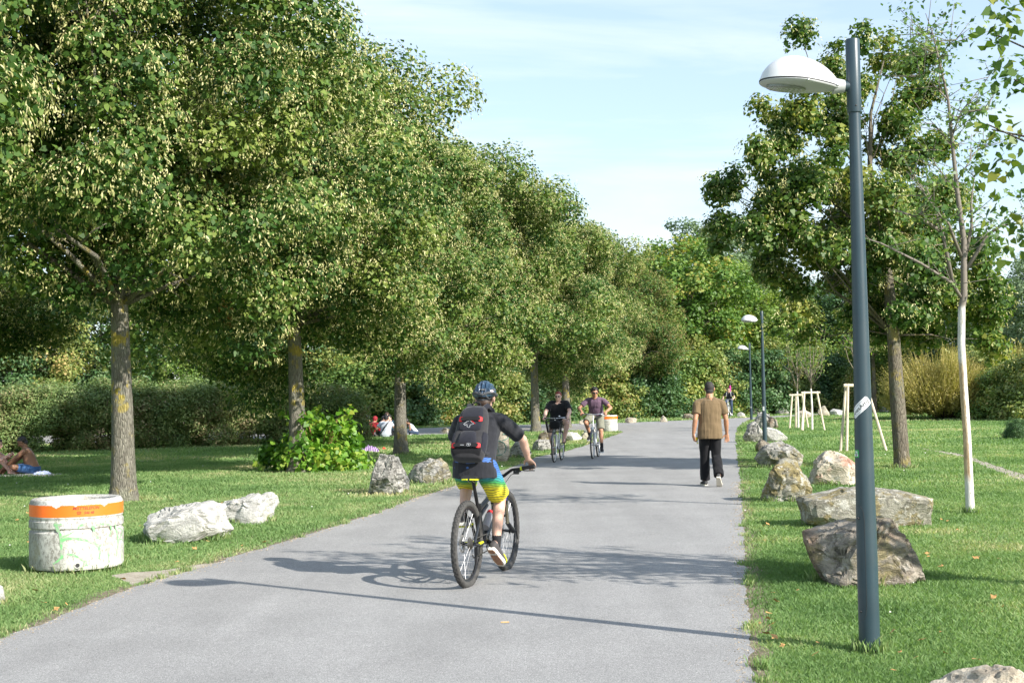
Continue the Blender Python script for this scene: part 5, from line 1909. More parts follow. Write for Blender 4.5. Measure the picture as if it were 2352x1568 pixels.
def wheel(root, cx, R, tw, rimmat, hubmat, nsp=28, steer=None, tread=False, disc=False, cass=False):
    c = Vector((cx, 0, R))
    ax = Vector((0, 1, 0))
    mb = MB()
    mb.lathe([(.0, -.055), (.012, -.055), (.014, -.045), (.026, -.04), (.026, -.034), (.014, -.03), (.014, .03), (.026, .034), (.026, .04), (.014, .045), (.012, .055), (0, .055)], c, ax, 16)
    w = mb.build('wheel', hubmat, root)
    mb = MB(); mb.torus(c, ax, R - tw / 2, tw / 2, 64, 12)
    if tread:
        rr = random.Random(5)
        for i in range(96):
            a = 2 * PI * i / 96
            d = Vector((math.cos(a), 0, math.sin(a))); t = Vector((-math.sin(a), 0, math.cos(a)))
            for k, q in enumerate((-1, -.35, .35, 1)):
                an = q * .75
                p = c + d * (R - tw / 2 + math.cos(an) * tw / 2) + ax * (math.sin(an) * tw / 2) + t * ((i + k) % 2) * .008
                n = (d * math.cos(an) + ax * math.sin(an)).normalized()
                s_ = n.cross(t)
                mb.box(p, (.011, .010, .008), (t, s_, n))
    mb.build('tyre', M_TYRE, w, sharp=40)
    ri = R - tw
    mb = MB(); mb.lathe([(ri + .004, -.012), (ri - .016, -.011), (ri - .021, 0), (ri - .016, .011), (ri + .004, .012)], c, ax, 64)
    mb.build('rim', rimmat, w, sharp=0)
    mb = MB()
    for i in range(nsp):
        a = 2 * PI * i / nsp
        s_ = 1 if i % 2 else -1
        a2 = a + (.55 if (i // 2) % 2 else -.55)
        p0 = c + Vector((math.cos(a2) * .024, .036 * s_, math.sin(a2) * .024))
        p1 = c + Vector((math.cos(a) * (ri - .014), 0, math.sin(a) * (ri - .014)))
        mb.tube([p0, p1], .0014, 4, False)
    mb.build('spokes', M_SPOKE, w)
    if disc:
        mb = MB(); mb.torus(c + ax * .044, ax, .068, .011, 36, 4, .001)
        for i in range(6):
            a = i * PI / 3
            mb.tube([c + ax * .044, c + ax * .044 + Vector((math.cos(a), 0, math.sin(a))) * .06], .004, 4)
        mb.build('brake_disc', M_ALU, w)
    if cass:
        mb = MB()
        for i in range(8):
            mb.lathe([(0, -.020 - i * .0042), (.060 - i * .005, -.020 - i * .0042), (.060 - i * .005, -.0225 - i * .0042), (0, -.0225 - i * .0042)], c, ax, 22)
        mb.build('sprocket_cassette', M_CHAIN, w, sharp=20)
    return w


def pedal(root, p, mat, ang=0.0, big=True):
    ca, sa = math.cos(ang), math.sin(ang)
    X = Vector((ca, 0, sa)); Y = Vector((0, 1, 0)); Z = Vector((-sa, 0, ca))
    mb = MB()
    w, l = (.10, .10) if big else (.08, .085)
    for k in (-1, 1):
        mb.box(p + X * (l / 2 * k), (.014, w, .018), (X, Y, Z))
        mb.box(p + Y * (w / 2 * k), (l * .8, .012, .016), (X, Y, Z))
    mb.box(p, (.022, w, .020), (X, Y, Z))
    if big:
        for k in (-.55, .55): mb.box(p + X * (l / 2 * k), (.010, w * .9, .016), (X, Y, Z))
    return mb.build('pedal', mat, root, smooth=False)


def crankset(root, bb, ang, L, ring, mat, q=.075):
    mb = MB()
    mb.tube([bb + Vector((0, -.06, 0)), bb + Vector((0, .06, 0))], .022, 14)
    lp = bb + Vector((math.cos(ang) * L, q, math.sin(ang) * L))
    rp = bb + Vector((-math.cos(ang) * L, -q, -math.sin(ang) * L))
    mb.tube([bb + Vector((0, q - .012, 0)), lp], [.017, .012], 8)
    mb.tube([bb + Vector((0, -q + .012, 0)), rp], [.017, .012], 8)
    cr = mb.build('crank', mat, root)
    mb = MB(); mb.torus(bb + Vector((0, -.05, 0)), (0, 1, 0), ring, .007, 40, 4, .003)
    for i in range(5):
        a = i * 2 * PI / 5
        mb.tube([bb + Vector((0, -.05, 0)), bb + Vector((math.cos(a) * ring, -.05, math.sin(a) * ring))], .006, 4)
    mb.build('chainring', M_CHAIN, cr)
    return lp + Vector((0, .055, 0)), rp + Vector((0, -.055, 0))


def chain(root, bb, ax, r1, r2, y):
    mb = MB()
    pts = []
    a = Vector((bb.x, y, bb.z)); b = Vector((ax.x, y, ax.z))
    mb.tube([a + Vector((0, 0, r1)), b + Vector((0, 0, r2))], .005, 5)
    mb.tube([a - Vector((0, 0, r1)), b + Vector((.03, 0, -.12)), b + Vector((0, 0, -.09))], .005, 5)
    return mb.build('chain', M_CHAIN, root)


# ---- mountain bike -------------------------------------------------
def mtb(loc, yaw, label, crank_ang):
    root = empty('bicycle', loc, yaw)
    tag(root, label, 'bicycle', 'bicycles being ridden on the path')
    R = .372; wb = 1.13
    ra = Vector((0, 0, R)); fa = Vector((wb, 0, R))
    bb = Vector((.44, 0, .345))
    wheel(root, 0, R, .056, M_BLACK, M_BLACK, 32, tread=True, disc=True, cass=True)
    wheel(root, wb, R, .056, M_BLACK, M_BLACK, 32, tread=True, disc=True)
    seat = Vector((.185, 0, .925)); stt = Vector((.325, 0, .66))
    hb = Vector((.905, 0, .70)); ht = Vector((.865, 0, .815))
    mb = MB()
    mb.tube([bb, stt], [.022, .018], 12)
    mb.tube([bb + Vector((.01, 0, .01)), (bb + hb) / 2 + Vector((0, 0, -.02)), hb], [.030, .031, .029], 12)
    mb.tube([stt + Vector((.01, 0, -.02)), ht - Vector((0, 0, .03))], [.021, .024], 12)
    mb.tube([hb - Vector((-.005, 0, .01)), ht + Vector((0, 0, .01))], .029, 14)
    for s in (-1, 1):
        mb.tube([bb + Vector((-.03, .03 * s, 0)), Vector((.2, .055 * s, .345)), ra + Vector((0, .068 * s, 0))], [.014, .012, .012], 8)
        mb.tube([stt + Vector((-.01, .012 * s, -.05)), Vector((.20, .05 * s, .56)), ra + Vector((0, .068 * s, .01))], [.011, .012, .011], 8)
    # rear shock linkage
    mb.tube([Vector((.36, 0, .58)), Vector((.56, 0, .66))], .018, 10)
    fr = mb.build('frame', simple('dark_frame_paint', (.025, .028, .034), .3, .2), root)
    mb = MB()
    for s in (-1, 1): mb.tube([Vector((.30, .04 * s, .355)), Vector((.15, .063 * s, .362))], .0135, 6)
    mb.build('lime_trim', M_LIME, fr)
    # fork
    mb = MB()
    crown = Vector((.935, 0, .655))
    mb.box(crown, (.045, .155, .035))
    for s in (-1, 1):
        mb.tube([crown + Vector((.03, .065 * s, -.19)), fa + Vector((-.005, .067 * s, .0))], [.020, .024], 12)
        mb.ell(fa + Vector((0, .067 * s, 0)), .025, nu=10, nv=8)
    mb.tube([crown + Vector((.055, -.065, -.13)), crown + Vector((.055, .065, -.13))], .012, 8)
    fk = mb.build('fork', M_BLACK, root)
    mb = MB()
    for s in (-1, 1): mb.tube([crown + Vector((0, .065 * s, .02)), crown + Vector((.032, .065 * s, -.20))], .0165, 12)
    mb.build('stanchions', M_BRONZE, fk)
    mb = MB(); mb.tube([crown + Vector((-.004, -.065, .02)), crown + Vector((-.010, -.065, .055))], .019, 12)
    mb.build('adjuster_cap', M_BLUEAN, fk)
    mb = MB(); mb.tube([fa + Vector((0, -.06, 0)), fa + Vector((0, -.10, 0)), fa + Vector((.01, -.11, -.08))], [.008, .010, .006], 8)
    mb.build('quick_release', M_BLACK, fk)
    # seat post and saddle
    mb = MB(); mb.tube([stt + Vector((.004, 0, -.05)), seat + Vector((.0, 0, -.02))], .0155, 12)
    mb.tube([stt + Vector((0, 0, .0)), stt + Vector((-.006, 0, .03))], .022, 12)
    mb.build('seat_post', M_BLACK, root)
    saddle(root, seat, M_SADDLE, M_LIME)
    # stem, bar, grips, levers
    st = Vector((.85, 0, .865)); bc_ = Vector((.90, 0, .895))
    mb = MB(); mb.tube([ht, st + Vector((0, 0, .02))], .019, 12)
    mb.tube([st, bc_], .018, 10)
    mb.build('stem', M_BLACK, root)
    mb = MB()
    BZ = [(0, .90, .895), (.06, .90, .900), (.14, .895, .955), (.36, .845, .985)]
    pts = [Vector((x, -y, z)) for y, x, z in reversed(BZ)] + [Vector((x, y, z)) for y, x, z in BZ[1:]]
    mb.tube(pts, [.0125, .0135, .016, .017, .016, .0135, .0125], 10)
    mb.build('handlebar', M_BLACK, root)
    for s in (-1, 1):
        a = Vector((.871, .245 * s, .971)); b = Vector((.842, .375 * s, .988))
        mb = MB(); mb.tube([a, b], .0175, 12)
        gr = mb.build('grip', M_BLKPL, root)
        mb = MB(); mb.tube([a - (b - a) * .1, a + (b - a) * .04], .0185, 12)
        mb.build('grip_collar', M_LIME, gr)
        mb = MB()
        c_ = Vector((.885, .205 * s, .965))
        mb.box(c_ + Vector((.01, 0, -.015)), (.05, .035, .03))
        mb.tube([c_ + Vector((.03, 0, -.01)), c_ + Vector((.045, .05 * s, -.02)), c_ + Vector((.02, .15 * s, -.018))], [.008, .006, .005], 6)
        mb.box(c_ + Vector((0, -.02 * s, -.035)), (.045, .045, .03))
        mb.build('brake_lever', M_BLKPL, root)
        mb = MB()
        mb.tube([c_ + Vector((.02, 0, -.02)), Vector((.99, .10 * s, .90)), Vector((1.0, .02 * s, .80)), Vector((.95, .03 * s, .66))], .003, 5)
        mb.build('cable', M_BLKPL, root)
    lp, rp = crankset(root, bb, crank_ang, .172, .075, M_BLACK)
    pedal(root, lp, M_LIME, 0.15)
    pedal(root, rp, M_LIME, -.75)
    chain(root, bb, ra, .075, .035, -.045)
    mb = MB(); mb.box(ra + Vector((.03, -.075, -.06)), (.05, .03, .07)); mb.box(ra + Vector((.045, -.06, -.14)), (.03, .012, .09))
    mb.build('derailleur', M_BLACK, root)
    # bottle on the down tube
    mb = MB()
    d = (hb - bb).normalized()
    b0 = bb + d * .13 + Vector((-.045, 0, .04))
    mb.tube([b0, b0 + d * .15, b0 + d * .17, b0 + d * .175], [.036, .036, .030, .028], 16)
    bo = mb.build('bottle', simple('clear_bottle', (.38, .36, .38), .25, var=.1), root)
    mb = MB(); mb.tube([b0 + d * .175, b0 + d * .205, b0 + d * .215], [.031, .029, .012], 16)
    mb.build('bottle_cap', M_RED, bo)
    return root, lp, rp


def saddle(root, seat, mat, trim=None, wide=.075, L=.27):
    mb = MB()
    rings = []
    for t in np.linspace(0, 1, 9):
        x = seat.x - .12 + L * t
        w = wide * (1 - t) ** .8 + .018
        if t == 0: w *= .75
        h = .022 * (1 - .4 * t)
        z = seat.z + .012 * math.cos(t * 5) * (1 - t)
        rings.append([(x, math.cos(2 * PI * j / 12) * w, z + math.sin(2 * PI * j / 12) * h) for j in range(12)])
    mb.loft(rings)
    s = mb.build('saddle', mat, root)
    if trim:
        mb = MB()
        for k in (-1, 1):
            mb.tube([Vector((seat.x - .126, k * wide * .15, seat.z - .004)), Vector((seat.x - .115, k * wide * .80, seat.z - .006)), Vector((seat.x - .06, k * wide * .97, seat.z - .006))], .008, 6)
        mb.build('saddle_trim', trim, s)
    mb = MB()
    for k in (-1, 1): mb.tube([(seat.x - .08, .022 * k, seat.z - .02), (seat.x - .03, .022 * k, seat.z - .035), (seat.x + .05, .02 * k, seat.z - .03), (seat.x + .1, .01 * k, seat.z - .01)], .004, 5)
    mb.build('saddle_rails', M_ALU, s)
    return s


# ---- city bike -------------------------------------------------------
def citybike(loc, yaw, label, crank_ang, white=True, basket=False, lowstep=True, barz=1.08, seatz=.90, steer=0.0, barw=.29):
    root = empty('bicycle', loc, yaw)
    tag(root, label, 'bicycle', 'bicycles being ridden on the path')
    R = .35; wb = 1.06
    ra = Vector((0, 0, R)); fa = Vector((wb, 0, R)); bb = Vector((.43, 0, .30))
    FM = M_BWHITE if white else M_BLACK
    wheel(root, 0, R, .038, M_ALU, M_ALU, 24)
    wheel(root, wb, R, .038, M_ALU, M_ALU, 24)
    stt = Vector((.28, 0, .66)); seat = Vector((.20, 0, seatz))
    hb = Vector((.90, 0, .68)); ht = Vector((.86, 0, .84))
    mb = MB()
    mb.tube([bb, stt], .018, 10)
    mb.tube([bb, hb], .022, 10)
    if lowstep: mb.tube([bb.lerp(stt, .45), (bb.lerp(stt, .45) + hb) / 2 + Vector((0, 0, -.05)), hb + Vector((-.01, 0, .05))], .017, 10)
    else: mb.tube([stt, ht], .017, 10)
    mb.tube([hb, ht], .021, 10)
    for s in (-1, 1):
        mb.tube([bb + Vector((-.02, .03 * s, 0)), ra + Vector((0, .06 * s, 0))], .010, 8)
        mb.tube([stt + Vector((0, .012 * s, -.02)), ra + Vector((0, .06 * s, 0))], .008, 8)
    mb.build('frame', FM, root)
    mb = MB()
    for s in (-1, 1):
        mb.tube([hb + Vector((.02, .045 * s, -.05)), Vector((.96, .052 * s, .52)), fa + Vector((0, .055 * s, 0))], [.018, .019, .013], 8)
    mb.box(hb + Vector((.02, 0, -.04)), (.05, .13, .035))
    mb.tube([ht, Vector((.845, 0, barz - .04))], .014, 10)
    mb.build('fork', FM, root)
    for cx_, a0, a1 in ((0, .2, 3.6), (wb, -.1 + .6, 3.3)):
        mb = MB()
        vs = []
        n = 22
        for i in range(n + 1):
            a = a0 + (a1 - a0) * i / n
            for y, dr in ((-.026, -.008), (-.018, .006), (0, .010), (.018, .006), (.026, -.008)):
                vs.append((cx_ + math.cos(a) * (R + .016 + dr), y, R + math.sin(a) * (R + .016 + dr)))
        mb.add(vs, [(i * 5 + j, i * 5 + j + 1, (i + 1) * 5 + j + 1, (i + 1) * 5 + j) for i in range(n) for j in range(4)])
        mb.build('mudguard', M_MUD, root)
    mb = MB(); mb.tube([stt, seat + Vector((0, 0, -.02))], .014, 10)
    mb.build('seat_post', M_ALU, root)
    saddle(root, seat, M_SADDLE, None, .09, .25)
    mb = MB()
    back = .13
    pts = [Vector((.845 - back, -barw, barz)), Vector((.845 - .02, -barw * .75, barz + .005)), Vector((.86, -barw * .25, barz - .01)), Vector((.86, barw * .25, barz - .01)), Vector((.845 - .02, barw * .75, barz + .005)), Vector((.845 - back, barw, barz))]
    mb.tube(pts, .011, 8)
    mb.build('handlebar', M_ALU if white else M_BLACK, root)
    for s in (-1, 1):
        mb = MB(); mb.tube([Vector((.845 - back + .07, (barw - .03) * s, barz + .001)), Vector((.845 - back - .03, (barw + .02) * s, barz - .002))], .016, 10)
        mb.build('grip', M_BLKPL, root)
        mb = MB(); mb.tube([Vector((.845, barw * .7 * s, barz - .01)), Vector((.82, barw * .95 * s, barz - .035))], .006, 6)
        mb.build('brake_lever', M_ALU, root)
        mb = MB(); mb.tube([Vector((.845, barw * .6 * s, barz - .01)), Vector((.97, .1 * s, barz - .0)), Vector((.93, .03 * s, barz - .25)), Vector((.93, .03 * s, .62))], .0025, 5)
        mb.build('cable', M_BLKPL, root)
    lp, rp = crankset(root, bb, crank_ang, .165, .08, M_ALU)
    pedal(root, lp, M_BLKPL, .1, False); pedal(root, rp, M_BLKPL, -.1, False)
    chain(root, bb, ra, .08, .03, -.045)
    mb = MB()
    mb.lathe([(0, .05), (.03, .045), (.04, .03), (.038, .0), (.02, -.03), (0, -.035)], Vector((wb - .04, 0, .735)), (1, 0, .1), 20)
    mb.build('headlight', M_ALU, root)
    if basket:
        mb = MB()
        zt, zb = barz - .07, barz - .33
        cx_ = 1.0
        def ring(z, hx, hy):
            return [Vector((cx_ + sx * hx, sy * hy, z)) for sx, sy in ((-1, -1), (1, -1), (1, 1), (-1, 1))]
        rt_, rb_ = ring(zt, .13, .19), ring(zb, .10, .15)
        for r_ in (rt_, rb_): mb.tube(r_ + [r_[0]], .006, 5)
        rows = 9
        for k in range(1, rows):
            t = k / rows
            rr = [a.lerp(b, t) for a, b in zip(rt_, rb_)]
            mb.tube(rr + [rr[0]], .0025, 4)
        for i in range(4):
            a, b, c_, d = rt_[i], rt_[(i + 1) % 4], rb_[i], rb_[(i + 1) % 4]
            for k in range(14):
                t = k / 14
                mb.tube([a.lerp(b, t), c_.lerp(d, t)], .0025, 4)
        for k in range(10):
            t = k / 10
            mb.tube([rb_[0].lerp(rb_[1], t), rb_[3].lerp(rb_[2], t)], .0025, 4)
        mb.build('basket', M_BLACK, root)
        mb = MB(); mb.lathe([(0, .03), (.022, .02), (.026, 0), (0, -.005)], Vector((.83, .10, barz + .03)), (0, 0, 1), 16)
        mb.build('bell', M_ALU, root)
    return root, lp, rp


# ---- figure ----------------------------------------------------------
def ik(a, b, l1, l2, pole):
    a = Vector(a); b = Vector(b); pole = Vector(pole)
    d = b - a
    D = min(d.length, (l1 + l2) * .999)
    dn = d.normalized()
    x = (l1 * l1 - l2 * l2 + D * D) / (2 * D)
    h = math.sqrt(max(l1 * l1 - x * x, 0))
    p = pole - dn * pole.dot(dn)
    p = p.normalized() if p.length > 1e-6 else frame_of(dn)[0]
    return a + dn * x + p * h


def skin_mat(name, c):
    m, nt, b = new_mat(name)
    n = noise_n(nt, objco(nt), 7, 4)
    nt.links.new(ramp(nt, n, [(.3, tuple(q * .88 for q in c)), (.7, tuple(min(1, q * 1.1) for q in c))]), b.inputs['Base Color'])
    b.inputs['Roughness'].default_value = .55
    b.inputs['Subsurface Weight'].default_value = .12
    b.inputs['Subsurface Radius'].default_value = (.02, .008, .004)
    b.inputs['Subsurface Scale'].default_value = .5
    return m


SK_PALE = skin_mat('pale_skin', (.60, .37, .28))
SK_PINK = skin_mat('fair_skin', (.66, .42, .34))
SK_TAN = skin_mat('tanned_skin', (.44, .22, .13))
SK_BRN = skin_mat('brown_skin', (.30, .155, .09))
M_HAIRB = simple('black_hair', (.016, .013, .012), .5, var=.4, vs=60, bump=.8, bs=120)
M_HAIRR = simple('red_hair', (.22, .022, .015), .45, var=.4, vs=60, bump=.8, bs=120)
M_HAIRBR = simple('brown_hair', (.055, .03, .018), .5, var=.4, vs=60, bump=.8, bs=120)
M_SHADE = simple('sunglass_lens', (.012, .012, .014), .08, spec=.8)


def cloth(name, c, var=.12, fold=(6, 6, 2.2), strength=.5, fine=400, dist=.02):
    m, nt, b = new_mat(name)
    oc = objco(nt)
    f = noise_n(nt, nd(nt, 'ShaderNodeMapping', {'Vector': oc, 'Scale': fold}).outputs[0], 2.0, 4, .5, .8)
    n = noise_n(nt, oc, 30, 3)
    nt.links.new(ramp(nt, n, [(.3, tuple(q * (1 - var) for q in c)), (.7, tuple(min(1, q * (1 + var)) for q in c))]), b.inputs['Base Color'])
    b.inputs['Roughness'].default_value = .9
    b.inputs['Specular IOR Level'].default_value = .15
    b.inputs['Sheen Weight'].default_value = .15
    bp = nd(nt, 'ShaderNodeBump', {'Height': f, 'Strength': strength, 'Distance': dist})
    nt.links.new(bp.outputs[0], b.inputs['Normal'])
    return m


def ring_(c, u, w, du, dd, n=20, sq=2.3):
    """superellipse ring, u lateral axis (half width du), w fore-aft axis (dd)"""
    out = []
    for j in range(n):
        a = 2 * PI * j / n
        ca, sa = math.cos(a), math.sin(a)
        out.append(c + u * (math.copysign(abs(ca) ** (2 / sq), ca) * du) + w * (math.copysign(abs(sa) ** (2 / sq), sa) * dd))
    return out


def hand(mb, w, d, back, thumb, curl=.5, s=1.0, spread=.12):
    """w wrist, d finger direction, back = back-of-hand normal, thumb = side the thumb is on"""
    d = Vector(d).normalized(); back = Vector(back); back = (back - d * back.dot(d)).normalized()
    t = Vector(thumb); t = (t - d * t.dot(d) - back * t.dot(back)).normalized()
    pal = w + d * .045 * s
    mb.loft([ring_(w - d * .01 * s, t, back, .024 * s, .018 * s, 10), ring_(w + d * .025 * s, t, back, .034 * s, .017 * s, 10), ring_(w + d * .07 * s, t, back, .042 * s, .015 * s, 10), ring_(w + d * .095 * s, t, back, .038 * s, .010 * s, 10)])
    for k, (o, L) in enumerate(((.031, .072), (.0105, .080), (-.0105, .074), (-.031, .058))):
        p = w + d * .088 * s + t * o * s
        dd = (d + t * (o / .031) * spread).normalized()
        r = .0092 * s
        cc = 0
        for seg in (.45, .32, .23):
            cc += curl * (.9 if seg > .4 else 1.1)
            q = p + (dd * math.cos(cc) - back * math.sin(cc)) * L * seg * s
            mb.cap(p, q, r, r * .9, 8)
            p = q; r *= .9
    p = w + d * .022 * s + t * .026 * s
    q = p + (t * .75 + d * .65 - back * .25).normalized() * .042 * s
    mb.cap(p, q, .0135 * s, .011 * s, 8)
    e = q + (t * .25 + d * .9 - back * (.2 + curl * .5)).normalized() * .034 * s
    mb.cap(q, e, .011 * s, .0085 * s, 8)


def head_geo(mb, c, f, u, s=1.0, neck=None, fat=1.0):
    """skin part of the head; c = centre of the skull, f = facing, u = up"""
    f = Vector(f).normalized(); u = Vector(u); u = (u - f * u.dot(f)).normalized(); l = u.cross(f)
    A = (f, l, u)
    mb.ell(c + u * .022 * s - f * .008 * s, (.095 * s, .076 * s, .092 * s), A, 20, 14)
    mb.ell(c - u * .035 * s + f * .022 * s, (.068 * s, .062 * s * fat, .078 * s), A, 18, 12)
    mb.ell(c - u * .088 * s + f * .052 * s, (.030 * s, .034 * s * fat, .024 * s), A, 12, 8)
    for k in (-1, 1):
        mb.ell(c - u * .062 * s + l * .040 * k * s * fat + f * .014 * s, (.045 * s, .022 * s, .030 * s), A, 10, 8)
        mb.ell(c - u * .010 * s + l * .081 * k * s - f * .002 * s, (.022 * s, .013 * s, .036 * s), (f, l, (u - f * .15).normalized()), 10, 8)
        mb.ell(c + u * .018 * s + l * .030 * k * s + f * .078 * s, (.014 * s, .024 * s, .009 * s), A, 10, 8)
        mb.ell(c - u * .022 * s + l * .040 * k * s + f * .066 * s, (.018 * s, .020 * s, .018 * s), A, 10, 8)
    mb.cap(c + u * .008 * s + f * .086 * s, c - u * .030 * s + f * .108 * s, .010 * s, .0135 * s, 8)
    mb.ell(c - u * .032 * s + f * .098 * s, (.012 * s, .019 * s, .009 * s), A, 10, 8)
    mb.ell(c - u * .058 * s + f * .085 * s, (.010 * s, .024 * s, .007 * s), A, 10, 8)
    mb.ell(c - u * .068 * s + f * .083 * s, (.010 * s, .020 * s, .007 * s), A, 10, 8)
    if neck is not None:
        mb.cap(c - u * .05 * s - f * .022 * s, neck, .056 * s * fat, .064 * s * fat, 14)
    return f, l, u


def hair_geo(c, f, u, s=1.0, low=-.035, front=.055, thick=1.06, curly=0.0, seed=1, back=0.0, crop=None):
    f = Vector(f).normalized(); u = Vector(u); u = (u - f * u.dot(f)).normalized(); l = u.cross(f)
    mb = MB()
    nu, nv = 40, 26
    base = c + u * .024 * s - f * .010 * s
    vs = []
    keep = []
    rx, ry, rz = .099 * s * thick, .082 * s * thick, .098 * s * thick
    for i in range(nv + 1):
        t = PI * i / nv
        for j in range(nu):
            p = 2 * PI * j / nu
            x, y, z = math.sin(t) * math.cos(p), math.sin(t) * math.sin(p), math.cos(t)
            k = 1 + curly * noise.noise(Vector((x * 5 + seed, y * 5, z * 5))) + .02 * noise.noise(Vector((x * 14 + seed, y * 14, z * 14)))
            pf, pl, pu = x * rx * k, y * ry * k, z * rz * k
            hl = (front * s if x > .25 else low * s - back * s * (x < -.2)) if True else 0
            # smooth hairline: high on the forehead, low at the nape
            w = max(0, min(1, (x + .25) / .9))
            hl = (low * (1 - w) + front * w) * s - back * s * max(0, -x)
            jit = .006 * s * noise.noise(Vector((p * 6 + seed, 2, 3)))
            if pu < hl + jit:
                sh_ = 1 - min(1, (hl - pu) / (.02 * s)) * .35
                pf *= sh_; pl *= sh_
                pu = max(pu, hl - .014 * s)
            vs.append(base + f * pf + l * pl + u * pu)
    fs = []
    for i in range(nv):
        for j in range(nu):
            a = i * nu + j; b = i * nu + (j + 1) % nu
            fs.append((a, a + nu, b + nu, b))
    mb.add(vs, fs)
    return mb, base, (f, l, u)


def shoe_geo(ank, toe, up, s=1.0):
    d = Vector(toe).normalized(); up = Vector(up); up = (up - d * up.dot(d)).normalized(); l = up.cross(d)
    up_mb = MB(); so_mb = MB()
    base = ank - up * .075 * s
    rings = []; sr = []
    for t, w, h in ((-.070, .022, .050), (-.060, .031, .078), (-.02, .036, .095), (.03, .037, .092), (.08, .041, .070), (.13, .046, .052), (.175, .042, .042), (.200, .026, .030)):
        c = base + d * t * s
        rings.append([c + l * (math.cos(2 * PI * j / 14) * w * s) + up * ((.5 + .5 * math.sin(2 * PI * j / 14)) * h * s) for j in range(14)])
        sr.append([c + l * (w * 1.07 * s * k1) + up * (k2 * s) for k1, k2 in ((-1, -.024), (1, -.024), (1.02, .006), (-1.02, .006))])
    up_mb.loft(rings)
    so_mb.loft(sr)
    return up_mb, so_mb


